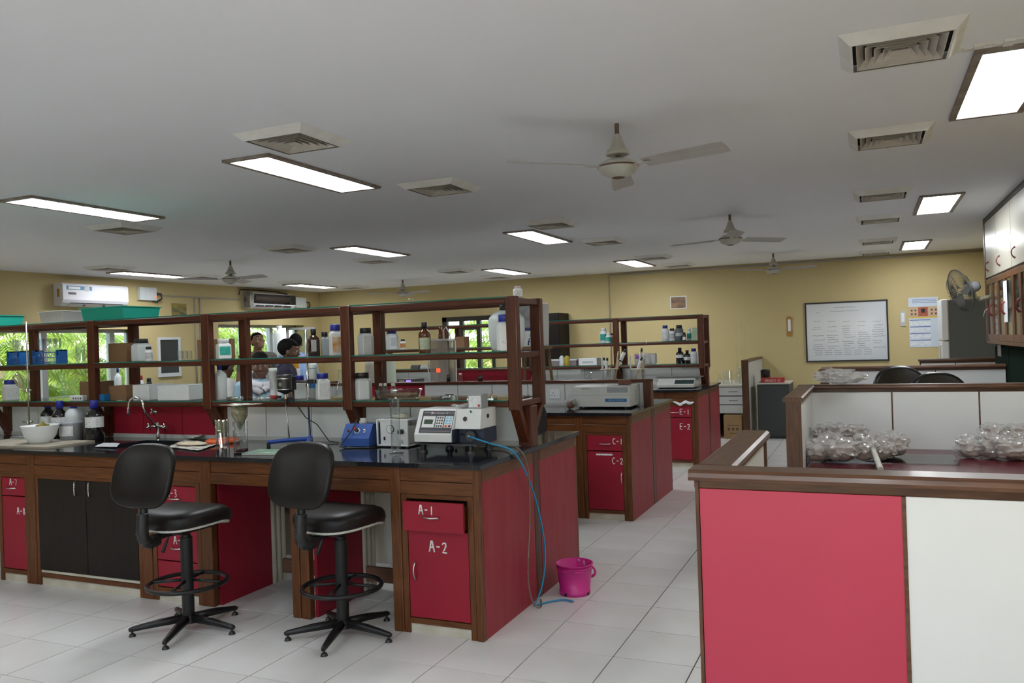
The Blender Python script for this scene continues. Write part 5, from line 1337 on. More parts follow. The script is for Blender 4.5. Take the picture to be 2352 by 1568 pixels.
# lamp window, knob, burner
HM = Matrix.Translation((xs_, -d + 0.05, z0 + 0.085)) @ Matrix.Rotation(math.atan2(z1 - z0 - 0.085, d * 0.58 - 0.05), 4, 'X')
B(0.045, 0.085, 0.04, 0.08, 0, 0.001).xf(HM).obj('window_plate', PAINTW, t)
MB().cyl(0.014, 0.001, 0.004, 20, (0.065, 0.06, 0)).xf(HM).obj('lamp_window', BLACK, t)
MB().tube([(0.10, 0.10, 0), (0.104, 0.105, 0.016)], 0.005, 8).xf(HM).obj('green_pin', mat('pin_green', (0.01, 0.10, 0.04), 0.4), t)
o = MB().cyl(0.030, 0, 0.05, 24).cyl(0.026, 0.05, 0.058, 24).obj('burner_drum', BLACK, t); o.location = (xs_ + 0.085, -d + 0.10, z0 + 0.045); o.rotation_euler = (R(90), 0, R(20))
MB().tube([(xs_ + 0.10, -d + 0.05, z0 + 0.045), (xs_ + 0.10, -d + 0.022, z0 + 0.044)], 0.005, 10).obj('inlet_nozzle', STEEL, t)
MB().tube([(xs_ + 0.02, -d + 0.09, z0 + 0.05), (xs_ + 0.06, -d + 0.07, z0 + 0.046)], 0.005, 8).obj('inlet_rod', BLACK, t)
MB().lathe([(0, 0), (0.012, 0), (0.012, 0.005), (0, 0.005)], 16).xf(Matrix.Translation((a, 0.02, z1 - 0.045)) @ Matrix.Rotation(R(90), 4, 'Y')).lathe([(0, 0), (0.008, 0), (0.006, 0.012), (0, 0.012)], 12, (0, 0, 0)).obj('side_knob', BLACK, t)
FPX, FPY = t.location.x, t.location.y
# grey box and pouch on top of it
zt = ZW + z1
gx = on_y(1098, 930, FPY + 0.03)
_, w, h = slot(1081, 1107, 906, FPY - 0.03, zt)
g = thing('filter_box', 'small grey cardboard box with printed label on the photometer', 'box', (gx.x, FPY + 0.03, zt), R(4))
B(-0.045, 0.045, -0.05, 0.05, 0, h).obj('body', mat('grey_card', (0.28, 0.29, 0.30), 0.7), g, 0.002)
B(-0.038, 0.038, -0.0508, -0.0498, 0.008, h - 0.008).obj('paper_label', LABEL, g)
MB().cyl(0.008, 0, 0.0006, 14).xf(Matrix.Translation((0.026, -0.0508, 0.018)) @ Matrix.Rotation(R(90), 4, 'X')).obj('red_seal', MATS['dispenser_red'], g)
px_ = on_y(1066, 934, FPY + 0.02)
sheet('flat clear plastic pouch lying beside the small grey box', [(px_.x - 0.055, FPY - 0.05), (px_.x + 0.04, FPY - 0.06), (px_.x + 0.05, FPY + 0.05), (px_.x - 0.04, FPY + 0.05)], zt, FILM, 'plastic_pouch', 0.012, 'pouch', 8)
# tubes running off the counter end
def path(name, label, pts, r, m, cat):
    P_ = [Vector(p) for p in pts]; out = []
    for i in range(len(P_) - 1):
        p0, p1, p2, p3 = P_[max(i - 1, 0)], P_[i], P_[i + 1], P_[min(i + 2, len(P_) - 1)]
        for k in range(8):
            q = k / 8
            out.append(0.5 * ((2 * p1) + (-p0 + p2) * q + (2 * p0 - 5 * p1 + 4 * p2 - p3) * q * q + (-p0 + 3 * p1 - 3 * p2 + p3) * q ** 3))
    out.append(P_[-1])
    return tag(MB().tube(out, r, 8).obj(name, m), label, cat)
XT = XE + 0.045
e0 = Vector((FPX + xs_ + 0.10, FPY - d + 0.03, ZW + z0 + 0.045))
bl = [e0, Vector((on_y(1130, 1008, FPY - 0.08).x, FPY - 0.08, 0.995))]
for px, py in ((1172, 1032), (1198, 1065), (1222, 1120), (1243, 1200), (1252, 1270), (1248, 1330), (1237, 1370)): bl.append(on_x(px, py, XT if py > 1040 else XT - 0.02))
for px, py in ((1228, 1390), (1250, 1384), (1290, 1377), (1317, 1381)): bl.append(on_z(px, py, 0.008))
path('blue_hose', 'bright blue rubber hose from photometer down to the floor', bl, 0.0055, mat('hose_blue', (0.01, 0.22, 0.42), 0.3), 'hose')
cl = [(FPX + 0.05, FPY + 0.10, 0.952), (FPX + a + 0.05, FPY + 0.12, 0.955)]
for px, py in ((1190, 1030), (1208, 1058), (1215, 1100), (1217, 1200), (1213, 1290), (1214, 1340), (1222, 1378)): cl.append(on_x(px, py, XT + 0.01))
for px, py in ((1236, 1395), (1243, 1390), (1242, 1376)): cl.append(on_z(px, py, 0.008))
path('clear_hose', 'thin clear hose hanging beside the blue hose', cl, 0.005, glass('hose_clear', (0.75, 0.68, 0.58), 0.2, 0.35, (0.30, 0.22, 0.15)), 'hose')
# ---- pink bucket
c = on_z(1307, 1372, 0); x, y = c.x + 0.005, c.y + 0.10
_, w, h = slot(1262, 1348, 1290, y, 0); r = w / 2
MAG = mat('magenta_plastic', (0.56, 0.022, 0.22), 0.4, var=0.08, scale=6)
t = thing('plastic_bucket', 'bright pink plastic bucket on the floor by bench end', 'bucket', (x, y, 0))
MB().lathe([(0, 0.004), (r * 0.80, 0.004), (r * 0.80, 0.0), (r * 0.82, 0.0), (r * 0.83, h * 0.14), (r * 0.80, h * 0.15), (r * 0.96, h * 0.97), (r * 1.02, h * 0.98), (r * 1.02, h), (r * 0.94, h), (r * 0.79, 0.02), (0, 0.018)], 36).obj('shell', MAG, t)
MB().lathe([(r * 0.93, h * 0.86), (r * 0.965, h * 0.87), (r * 0.965, h * 0.89), (r * 0.93, h * 0.90)], 36).obj('rim_band', MAG, t)
for s, q in ((-0.45, -0.88), (0.55, -0.82)): B(-0.028, 0.028, -0.006, 0.006, h * 0.80, h * 0.86).xf(Matrix.Translation((s * r * 0.95, q * r * 0.95, 0)) @ Matrix.Rotation(math.atan2(s, -q), 4, 'Z')).obj('handle_lug', MAG, t)
hp = [(r * 0.97 * math.cos(R(40)) + 0.03 * math.sin(math.pi * k / 10), r * 0.9 * math.sin(R(40)) - 0.01, h * 0.88 - 0.085 * k / 10) for k in range(11)]
hp[-1] = (r * 0.85, r * 0.55, h * 0.56)
MB().tube(hp, 0.008, 8).obj('handle', MAG, t)
for s in (-0.30, 0.97): B(-0.009, 0.009, -0.0015, 0.0015, h * 0.02, h * 0.11).xf(Matrix.Translation((0, 0, 0)) @ Matrix.Rotation(math.asin(min(0.97, s)), 4, 'Z') @ Matrix.Translation((0, -r * 0.825, 0))).obj('drain_slot', BLACK, t)
for s, z in ((0.05, 0.97), (-0.28, 0.93), (-0.3, 0.85)): B(-0.006, 0.006, -0.0012, 0.0012, h * (z - 0.06), h * z).xf(Matrix.Rotation(math.pi + math.asin(s), 4, 'Z') @ Matrix.Translation((0, -r * 0.90, 0))).obj('paint_smear', GREY, t)

# ================================================================== SECOND BENCH OBJECTS
GC = 'things on the second bench'
# spectrophotometer
x0 = on_z(1319, 938, ZW).x; y0 = YC + 0.42
t = thing('spectrophotometer', 'boxy cream instrument with blue strip on the second bench', 'instrument', (on_z(1385, 938, ZW).x, y0 + 0.17, ZW))
c0, c1 = on_y(1319, 935, y0), on_y(1448, 935, y0)
a, d = (c1.x - c0.x) / 2, 0.20
t.location.x = (c0.x + c1.x) / 2; t.location.y = y0 + d
hh = on_y(1320, 888, y0).z - ZW
for s in (-1, 1):
    for q in (-1, 1): MB().cyl(0.018, 0, 0.014, 12, (s * a * 0.8, q * d * 0.8, 0)).obj('foot', BLACK, t)
MB().prism([(-d, 0.014), (d, 0.014), (d, hh * 1.02), (-d * 0.6, hh * 1.02), (-d, hh)], 0, -a, a).obj('case', INSTR, t, 0.006)
B(-a * 0.97, -a * 0.02, -d - 0.0015, -d, hh * 0.76, hh * 0.965).obj('lid_front', INSTR, t, 0.001)
B(a * 0.20, a * 0.97, -d * 0.95, -d * 0.3, hh * 1.02, hh * 1.03).obj('grey_lid', mat('mid_grey_plastic', (0.25, 0.26, 0.28), 0.5), t)
B(a * 0.20, a * 0.93, -d - 0.002, -d - 0.0002, hh * 0.72, hh * 0.97).obj('grey_front', MATS['mid_grey_plastic'], t)
B(a * 0.12, a * 0.88, -d - 0.0015, -d - 0.0002, hh * 0.30, hh * 0.45).obj('blue_strip', mat('strip_blue', (0.02, 0.10, 0.24), 0.4), t)
B(-a, a, -d - 0.001, -d - 0.0001, hh * 0.60, hh * 0.62).obj('seam_line', MATS['mid_grey_plastic'], t)
text('lettering', 'SHIMADZU', t, (-a * 0.55, -d - 0.0018, hh * 0.90), (R(90), 0, 0), 0.019, mat('maroon_print', (0.13, 0.025, 0.03), 0.5))
B(a * 0.24, a * 0.80, -d - 0.0019, -d - 0.0015, hh * 0.345, hh * 0.405).obj('strip_print', print_mat('pale_blue_print', (0.02, 0.10, 0.24), (0.20, 0.34, 0.48), 90, 0.48), t)
for i in range(2):
    for j in range(9): B(a - 0.0003, a + 0.0008, -0.03 + 0.035 * i, -0.012 + 0.035 * i, hh * (0.25 + 0.06 * j), hh * (0.27 + 0.06 * j)).obj('vent_slot', BLACK, t)
s_ = on_y(1428, 880, y0 + 0.06)
tag(B(-0.055, 0.055, -0.035, 0.035, 0, 0.05).obj('sponge_block', mat('brown_foam_block', (0.16, 0.07, 0.045), 0.9, var=0.2, scale=30), None, 0.006, (s_.x, y0 + 0.16, ZW + hh * 1.031)), 'brown foam block sitting on top of the boxy instrument', 'block')
# bags, socket
def bag(label, x, y, z, r, h, seed, fill=None, group=None, m=None, sub=3, cat='bag', name='plastic_bag', neck=False):
    """crumpled plastic bag: noisy blob with an optional lump of contents"""
    rnd = random.Random(seed)
    t = thing(name, label, cat, (x, y, z), rnd.uniform(0, 6.28), group=group)
    def blob(s, amp, fr):
        bm = bmesh.new(); bmesh.ops.create_icosphere(bm, subdivisions=sub + 1, radius=1.0)
        o = Vector((seed * 3.1, seed * 1.7, 0))
        for v in bm.verts:
            n1 = mnoise.noise(v.co * fr + o); n2 = mnoise.noise(v.co * fr * 2.6 + o)
            k = 1 + amp * n1 + amp * 0.7 * (abs(n2) - 0.2)
            c = v.co * k
            v.co = Vector((c.x * r * s, c.y * r * s * 0.9, h / 2 + c.z * h / 2 * s))
        mn = min(v.co.z for v in bm.verts)
        for v in bm.verts: v.co.z = max(0.002, (v.co.z - mn) * 1.0)
        me = bpy.data.meshes.new('blob'); bm.to_mesh(me); bm.free(); return me
    me = blob(1.0, 0.42, 2.6); me.materials.append(m or FILM)
    o = bpy.data.objects.new('film', me); COL.objects.link(o); o.parent = t
    if fill:
        me = blob(0.82, 0.16, 1.5); me.materials.append(fill); me.polygons.foreach_set('use_smooth', [True] * len(me.polygons))
        o = bpy.data.objects.new('contents', me); COL.objects.link(o); o.parent = t
    return t
SOIL = mat('pinkish_soil', (0.42, 0.34, 0.30), 0.95, var=0.3, scale=25, bump=0.2)
c = on_z(1306, 940, ZW)
bag('small clear bag of brown seeds beside the boxy instrument', c.x, c.y + 0.05, ZW, 0.05, 0.10, 31, mat('brown_seeds', (0.16, 0.06, 0.03), 0.6, var=0.4, scale=60))
sk = on_y(1275, 905, YC + 0.78)
t = thing('socket_plate', 'white three-pin socket plate on the second bench splash wall', 'socket', (sk.x, YC + 0.78, sk.z))
B(-0.055, 0.055, -0.012, 0, -0.045, 0.045).obj('plate', WPLAST, t, 0.003)
for dx, dz in ((-0.015, 0.014), (-0.03, -0.012), (0.0, -0.012)): MB().cyl(0.005, 0, 0.001, 10).xf(Matrix.Translation((dx, -0.012, dz)) @ Matrix.Rotation(R(90), 4, 'X')).obj('hole', BLACK, t)
B(0.02, 0.042, -0.016, -0.012, -0.02, 0.02).obj('rocker', WPLAST, t, 0.002)
sk = on_y(1034, 912, YC + 0.78)
t = thing('socket_plate', 'white socket plate seen through the front shelf, near beads dish', 'socket', (sk.x, YC + 0.78, sk.z))
B(-0.055, 0.055, -0.012, 0, -0.035, 0.035).obj('plate', WPLAST, t, 0.003); B(-0.05, 0.05, -0.016, -0.012, 0.022, 0.033).obj('shutter', BLACK, t)
# behind the splash wall of the second bench
YCR = YC + 1.10
def slotc(xl, xr, yt, y=YCR, z=ZW): return slot(xl, xr, yt, y, z)
# water purifier on a wooden stand
x, w, _ = slotc(1190, 1254, 700)
zst = on_y(1222, 796, YCR).z
t = thing('wooden_stand', 'tall wooden stand under the wall-type water purifier', 'stand', (x, YCR, ZW))
STW = mat('pale_stand_wood', (0.20, 0.12, 0.045), 0.6, var=0.3, scale=5, stretch=(15, 15, 2))
B(-0.17, 0.17, -0.12, 0.12, zst - ZW - 0.03, zst - ZW).obj('seat_board', STW, t, 0.004)
for s in (-1, 1):
    for q in (-1, 1): MB().tube([(s * 0.17, q * 0.12, 0.0), (s * 0.135, q * 0.09, zst - ZW - 0.03)], 0.018, 4, smooth=False).obj('leg', STW, t)
    B(s * 0.15 - 0.01, s * 0.15 + 0.01, -0.10, 0.10, 0.15, 0.18).obj('stretcher', STW, t)
t = thing('water_purifier', 'white domestic water purifier with dark printed front and small tap', 'water purifier', (x, YCR, zst))
hh = on_y(1222, 697, YCR).z - zst; a = w / 2
MB().prism([(-a * 0.92, 0), (a * 0.92, 0), (a, hh * 0.5), (a, hh), (-a, hh), (-a, hh * 0.5)], 1, -0.10, 0.11).obj('case', WPLAST, t, 0.012)
B(-a * 0.97, a * 0.97, -0.102, -0.0995, hh * 0.46, hh * 0.97).obj('front_print', mat('purifier_print', (0.42, 0.44, 0.47), 0.4, col2=(0.16, 0.17, 0.2), scale=9), t)
B(-a * 0.95, a * 0.95, -0.103, -0.0995, hh * 0.37, hh * 0.45).obj('blue_band', mat('purifier_navy', (0.02, 0.04, 0.20), 0.4), t)
MB().cyl(0.02, 0, 0.002, 18).xf(Matrix.Translation((0.02, -0.102, hh * 0.26)) @ Matrix.Rotation(R(90), 4, 'X')).obj('badge', KB, t)
MB().tube([(0.0, -0.10, hh * 0.12), (0.0, -0.135, hh * 0.12), (0.0, -0.14, hh * 0.04)], 0.007, 8).tube([(0, -0.13, hh * 0.12), (0.012, -0.13, hh * 0.20)], 0.005, 8).obj('tap', MATS['purifier_navy'], t)
# pipette carousels
def carousel(label, xc, seed, n, tall):
    rnd = random.Random(seed); x, w, _ = slotc(xc - 22, xc + 22, 845)
    zc_ = on_y(xc, 848, YCR).z - ZW
    t = thing('pipette_stand', label, 'stand', (x, YCR, ZW), group='pipette carousels')
    CR = mat('cream_disc', (0.60, 0.55, 0.42), 0.5)
    MB().cyl(0.08, 0, 0.012, 24).obj('base', CR, t); MB().cyl(0.010, 0.012, zc_ + 0.02, 10).obj('column', CR, t)
    MB().lathe([(0, zc_), (w / 2, zc_), (w / 2, zc_ + 0.006), (0, zc_ + 0.006)], 26).obj('disc', CR, t)
    for k in range(n):
        a = 2 * math.pi * k / n + 0.3; rr = w / 2 * 0.72
        p = Vector((x + rr * math.cos(a), YCR + rr * math.sin(a), ZW + zc_ - 0.10))
        lean = Vector((rnd.uniform(-0.05, 0.05), rnd.uniform(-0.03, 0.03), 0))
        hgt = rnd.choice((0.16, 0.2, 0.24))
        kind = k % 3
        if kind == 0:
            tag(MB().tube([p, p + lean * 0.5 + Vector((0, 0, hgt * 0.7)), p + lean + Vector((0, 0, hgt + 0.02))], 0.004, 6).obj('glass_pipette', GLASS), 'thin glass pipette, %s in the %s carousel' % (('first', 'second', 'third')[k // 3], tall), 'pipette', 'glass pipettes in the %s carousel' % tall)
        elif kind == 1:
            tag(MB().tube([p, p + lean + Vector((0, 0, hgt + 0.04))], [0.010, 0.008], 8).obj('plastic_tube', mat('tan_tube', (0.42, 0.33, 0.20), 0.5) if k % 2 else WPLASTW), 'stubby tube, %s in the %s carousel' % (('first', 'second', 'third')[k // 3], tall), 'tube', 'stubby tubes in the %s carousel' % tall)
        else:
            q = thing('micropipette', 'micropipette with dark plunger, %s in the %s carousel' % (('nearer', 'farther', 'last')[k // 3], tall), 'pipette', p, group='micropipettes in the %s carousel' % tall)
            e = lean * 1.5 + Vector((0.02, 0, hgt + 0.03))
            MB().tube([(0, 0, 0), tuple(e * 0.5), tuple(e)], [0.005, 0.013, 0.015], 8).obj('barrel', WPLAST, q); MB().tube([tuple(e), tuple(e * 1.15)], [0.012, 0.010], 8).obj('plunger', BLACK, q)
    return t
carousel('cream pipette carousel nearer the water purifier', 1400, 5, 8, 'first')
carousel('cream pipette carousel nearer the keyboard instrument', 1465, 6, 8, 'second')
for (xb, yb_, xt, yt_, lb) in ((1387, 850, 1380, 778, 'long thin glass rod leaning in first pipette carousel'), (1478, 848, 1486, 776, 'long thin glass rod leaning in second pipette carousel')):
    tag(MB().tube([tuple(on_y(xb, yb_ + 8, YCR + 0.03)), tuple(on_y(xt, yt_, YCR + 0.03))], 0.0035, 6).obj('glass_rod', GLASS), lb, 'rod')
mp = on_y(1418, 845, YCR); mt = on_y(1437, 802, YCR)
q = thing('micropipette', 'large white micropipette tilting out of first carousel', 'pipette', mp)
MB().tube([(0, 0, 0), tuple((mt - mp) * 0.35), tuple((mt - mp) * 0.85)], [0.008, 0.018, 0.018], 10).obj('barrel', WPLAST, q); MB().tube([tuple((mt - mp) * 0.85), tuple(mt - mp)], [0.014, 0.012], 10).obj('plunger', BLACK, q); MB().tube([tuple((mt - mp) * 0.36), tuple((mt - mp) * 0.42)], 0.0195, 10).obj('band', BLACK, q)
x, w, h = slotc(1346, 1360, 855); beaker('small empty beaker behind the second bench splash wall', x, YCR, ZW, w, h, name='beaker')
# distillation unit with red lamp
x, w, h = slotc(992, 1040, 778)
t = thing('distillation_unit', 'glass distillation unit with glowing red lamp on second bench', 'distiller', (x, YCR, ZW))
a = w / 2
MB().box(-a, a, -0.1, 0.1, 0, 0.05).box(-a, -a + 0.02, 0.08, 0.1, 0.05, h).box(a - 0.02, a, 0.08, 0.1, 0.05, h).box(-a, a, -0.1, 0.1, h - 0.02, h).obj('frame', GREY, t)
B(-a * 0.9, a * 0.9, 0.07, 0.08, 0.05, h - 0.02).obj('back_plate', glass('frosted_panel', (0.8, 0.78, 0.74), 0.2, 0.6, (0.45, 0.43, 0.40)), t)
B(-a * 0.95, a * 0.95, -0.1, -0.095, 0.05, h - 0.02).obj('front_pane', glass('hazy_panel', (0.85, 0.83, 0.8), 0.25, 0.35, (0.5, 0.46, 0.42)), t)
MB().lathe([(0, 0.16), (0.05, 0.17), (0.06, 0.21), (0.04, 0.26), (0.015, 0.29), (0.015, 0.38)], 18).obj('boiling_flask', GLASS, t)
B(-0.03, 0.015, -0.104, -0.101, 0.345, 0.385).obj('heater_glow', lamp_mat('red_heater', (1.0, 0.07, 0.02), 2.2), t)
MB().lathe([(0, 0), (0.028, 0), (0.028, 0.05), (0.022, 0.055), (0.022, 0.11), (0.012, 0.13), (0, 0.13)], 16, (-0.02, 0, h)).obj('funnel_bottle', AMBERL, t)
MB().tube([(0.02, 0, h), (0.02, 0, h + 0.10), (0.05, 0, h + 0.13), (0.09, 0, h + 0.06), (0.10, 0, h)], 0.006, 8).obj('tubing', WPLASTW, t)
MB().tube([(-a, -0.06, h * 0.8), (-a - 0.05, -0.06, h * 0.6), (-a - 0.03, -0.06, h * 0.4), (-a + 0.0, -0.06, 0.1)], 0.007, 8).obj('side_tubing', WPLASTW, t)
x, w, h = slotc(925, 972, 868)
t = thing('power_supply', 'low black power supply with violet lit display', 'instrument', (x, YCR - 0.05, ZW)); hh = on_y(948, 870, YCR - 0.15).z - ZW
hh = max(hh, 0.27)
B(-w / 2, w / 2, -0.1, 0.1, 0, hh).obj('case', mat('dark_instrument', (0.08, 0.08, 0.08), 0.5), t, 0.003)
B(0.0, w * 0.26, -0.1015, -0.1, hh - 0.045, hh - 0.012).obj('display', lamp_mat('violet_led', (0.35, 0.2, 1.0), 1.6), t)
B(-w * 0.4, -w * 0.1, -0.1015, -0.1, hh - 0.045, hh - 0.012).obj('front_strip', LABELG, t)
x, w, h = slotc(876, 908, 822)
t = thing('large_carboy', 'pale green plastic carboy behind the front shelf', 'carboy', (x, YCR, ZW)); r = w / 2
MB().lathe([(0, 0), (r * 0.97, 0), (r, 0.02), (r, h * 0.9), (r * 0.85, h * 0.97), (0, h)], 24).obj('body', mat('pale_green_plastic', (0.48, 0.55, 0.44), 0.4), t); MB().lathe([(r * 1.005, h * 0.5), (r * 1.02, h * 0.51), (r * 1.005, h * 0.52)], 24).obj('ring', MATS['pale_green_plastic'], t)
x, w, h = slotc(838, 866, 828)
t = thing('large_carboy', 'greyish plastic carboy left of the pale green one', 'carboy', (x, YCR, ZW)); r = w / 2
MB().lathe([(0, 0), (r * 0.97, 0), (r, 0.02), (r, h * 0.9), (r * 0.85, h * 0.97), (0, h)], 24).obj('body', mat('grey_green_plastic', (0.42, 0.42, 0.36), 0.5), t); MB().lathe([(0, h), (r * 0.3, h), (r * 0.3, h + 0.02), (0, h + 0.02)], 14).obj('cap', BLACK, t)
for xl, xr, yt, lb in ((1025, 1034, 860, 'tiny dropper bottle left of the red panel'), (1052, 1062, 857, 'small clear vial before the red panel'), (1097, 1108, 861, 'tiny dark bottle before the red panel')):
    x, w, _ = slotc(xl, xr, yt, YC + 0.80, 1.19); h = on_y((xl + xr) / 2, yt, YC + 0.80).z - 1.19
    bottle('dropper_bottle', lb, x, YC + 0.80, 1.19, w, max(h, 0.05), 'round', GLASS if 'clear' in lb else BLKGL, WPLAST if 'clear' in lb else BK, None)

# ================================================================== THIRD BENCH OBJECTS
G3 = 'bottles on the third bench shelf'
def e_shelf(name, label, xl, xr, yt, style, bm, cm, tier, lab=None, **kw):
    return on_shelf(name, label, xl, xr, yt, style, bm, cm, tier, lab, group=G3, ysh=YSE, **kw)
e_shelf('plastic_bottle', 'white bottle with teal label left of the shelf post', 1377, 1395, 753, 'round', WPLAST, WPLAST, 1, TEAL)
e_shelf('plastic_bottle', 'short white bottle with teal label beside the taller teal one', 1391, 1404, 765, 'round', WPLAST, WPLAST, 1, TEAL, dy=-0.06)
e_shelf('sample_jar', 'tan jar with black cap by the shelf post', 1401, 1412, 765, 'round', mat('tan_jar', (0.40, 0.29, 0.16), 0.5), BK, 1, None, dy=0.05, cat='jar')
e_shelf('plastic_bottle', 'white bottle with navy cap, first of the far row', 1519, 1536, 747, 'round', WPLAST, BLUECAP, 1, LABEL)
e_shelf('plastic_jar', 'white jar with black cap and pointed label', 1536, 1551, 754, 'round', WPLAST, BK, 1, LABELG, cat='jar')
e_shelf('plastic_bottle', 'dark grey bottle with black cap in the far row', 1550, 1569, 746, 'round', mat('smoke_plastic', (0.10, 0.12, 0.13), 0.4), BK, 1, LABELG, lz=(0.3, 0.5))
e_shelf('sample_bottle', 'tiny dark bottle with white label in the far row', 1567, 1576, 763, 'round', mat('navy_glass', (0.03, 0.025, 0.06), 0.3), BK, 1, LABEL, lz=(0.1, 0.45), dy=-0.08)
e_shelf('plastic_bottle', 'white bottle with teal label in the far row', 1577, 1588, 754, 'round', WPLAST, WPLAST, 1, TEAL)
shx, shw, shh = slot(1589, 1608, 752, YSE - 0.1, ZS1)
carton('small white and green printed carton at the far shelf end', shx - shw / 2, shx + shw / 2, YSE - 0.1, YSE, ZS1, ZS1 + shh, mat('white_green_card', (0.62, 0.66, 0.55), 0.6, col2=(0.30, 0.45, 0.30), scale=12), tape=False)
e_shelf('reagent_bottle', 'black reagent bottle with white label on far lowest tier', 1552, 1570, 798, 'reagent', BLKGL, BK, 0, LABEL, lz=(0.36, 0.55), lang=85)
e_shelf('reagent_bottle', 'shorter black bottle with red-marked label on far lowest tier', 1570, 1586, 804, 'reagent', BLKGL, BK, 0, LABEL, lz=(0.25, 0.5), lang=85)
e_shelf('plastic_bottle', 'white bottle with navy cap on far lowest tier', 1585, 1601, 800, 'round', WPLAST, BLUECAP, 0, LABEL)
e_shelf('plastic_bottle', 'white bottle with bright blue cap at far lowest tier end', 1601, 1616, 796, 'round', WPLAST, mat('bright_blue_cap', (0.02, 0.14, 0.50), 0.4), 0, None)
e_shelf('oil_bottle', 'clear bottle with black dropper cap, left of yellow one', 1284, 1296, 810, 'reagent', WPLASTW, BK, 0, LABEL)
e_shelf('oil_bottle', 'yellow oil bottle with black cap', 1295, 1309, 810, 'reagent', mat('yellow_oil', (0.42, 0.34, 0.05), 0.2), BK, 0, None)
e_shelf('plastic_jar', 'white jar with navy cap seen through the front shelf', 885, 915, 757, 'hex', WPLASTW, BLUECAP, 1, LABELG, cat='jar')
e_shelf('sample_bottle', 'small bottle with orange mark seen through front shelf', 918, 932, 779, 'round', WPLAST, BK, 1, mat('orange_label', (0.5, 0.2, 0.05), 0.5))
e_shelf('plastic_jar', 'narrow grey jar beside the navy-capped jar', 874, 886, 776, 'round', GPLAST, GPLAST, 1, None, cat='jar')
x, w, h = slot(1043, 1067, 773, YSE - 0.05, ZS1)
carton('brown carton on the far shelf before the rear window', x - w / 2, x + w / 2, YSE - 0.05, YSE + 0.12, ZS1, ZS1 + h, CARD)
x, w, h = slot(1332, 1376, 822, YSE - 0.04, ZS0)
t = thing('white_instrument', 'white boxy balance on the far lowest tier', 'instrument', (x, YSE - 0.04, ZS0)); B(-w / 2, w / 2, -0.09, 0.12, 0, h).obj('case', WPLAST, t, 0.008); B(-w * 0.3, w * 0.3, -0.0915, -0.09, h * 0.3, h * 0.6).obj('front_plate', LABELG, t)
x, w, h = slot(1268, 1330, 824, YSE + 0.04, ZS0)
t = thing('flat_carton', 'low grey and white carton behind the oil bottles', 'box', (x, YSE + 0.04, ZS0)); B(-w / 2, w / 2, -0.1, 0.1, 0, h * 0.75).obj('tray', mat('dull_mauve_card', (0.22, 0.19, 0.20), 0.7), t, 0.003); B(-w / 2 - 0.01, w / 2 + 0.01, -0.11, 0.11, h * 0.75, h).obj('lid', WPLASTW, t, 0.003)
x, w, h = slot(1457, 1508, 811, YSE - 0.02, ZS0)
t = thing('wrapped_roll_pack', 'clear-wrapped pack of rolls with pink and blue print', 'pack', (x, YSE - 0.02, ZS0))
for k in range(4):
    for z in (0,): MB().cyl(w / 8 * 0.95, 0.004, h * 0.92, 16, (-w / 2 + w / 8 + k * w / 4, 0, 0)).obj('roll', WPLASTW, t)
pad(w / 2 * 1.03, w / 7, [(0.9, 0.0), (1.0, 0.02), (1.0, h * 0.88), (0.9, h), (0.5, h)], 4).obj('wrapper', FILM, t)
B(-w * 0.44, -w * 0.12, -w / 7 - 0.006, -w / 7 - 0.004, h * 0.55, h * 0.85).obj('print', mat('pink_blue_print', (0.45, 0.05, 0.22), 0.4, col2=(0.05, 0.1, 0.5), scale=10), t)
for xl, xr, lb in ((945, 966, 'dark small meter on the far lowest tier, left'), (967, 986, 'grey small meter on the far lowest tier, by distiller')):
    x, w, h = slot(xl, xr, 838, YSE, ZS0); t = thing('bench_meter', lb, 'meter', (x, YSE, ZS0)); h = max(h, 0.05)
    MB().prism([(-0.05, 0), (0.06, 0), (0.06, h), (-0.02, h), (-0.05, h * 0.4)], 0, -w / 2, w / 2).obj('case', GREY if 'grey' in lb else MATS['dark_instrument'], t, 0.002); B(-w * 0.3, w * 0.3, 0.0, 0.04, h, h + 0.003).obj('display', LABELG, t)
# keyboard-like instrument on the counter of the third bench
c0, c1 = on_y(1508, 888, YE + 0.30), on_y(1594, 888, YE + 0.30)
a = (c1.x - c0.x) / 2; hh = on_y(1550, 868, YE + 0.36).z - ZW
t = thing('desktop_instrument', 'wide cream desktop instrument with dark display on third bench', 'instrument', ((c0.x + c1.x) / 2, YE + 0.48, ZW))
for s in (-1, 1): 
    for q in (-1, 1): MB().cyl(0.015, 0, 0.008, 10, (s * a * 0.85, q * 0.12, 0)).obj('foot', BLACK, t)
MB().prism([(-0.18, 0.008), (0.18, 0.008), (0.18, hh), (-0.04, hh), (-0.18, hh * 0.35)], 0, -a, a).obj('case', INSTR, t, 0.006)
sl = math.atan2(hh * 0.65, 0.14)
B(-0.12, 0.12, 0.02, 0.11, 0, 0.002).xf(Matrix.Translation((a * 0.45, -0.18, hh * 0.35)) @ Matrix.Rotation(sl, 4, 'X')).obj('display', mat('dark_screen', (0.03, 0.05, 0.05), 0.2), t)
B(-a * 1.12, a * 1.25, -0.06, 0.17, hh + 0.001, hh + 0.012).obj('dust_cover', mat('grey_vinyl_cover', (0.17, 0.17, 0.17), 0.7, var=0.3, scale=10, bump=0.2), t)
pr = on_y(1572, 925, YE)
sheet('white rag tucked over the E-1 drawer', [(pr.x - 0.15, YE - 0.012), (pr.x + 0.12, YE - 0.012), (pr.x + 0.10, YE + 0.0), (pr.x - 0.12, YE + 0.0)], 0.744, WPLAST, 'cloth_rag', 0.03, 'rag', 8)

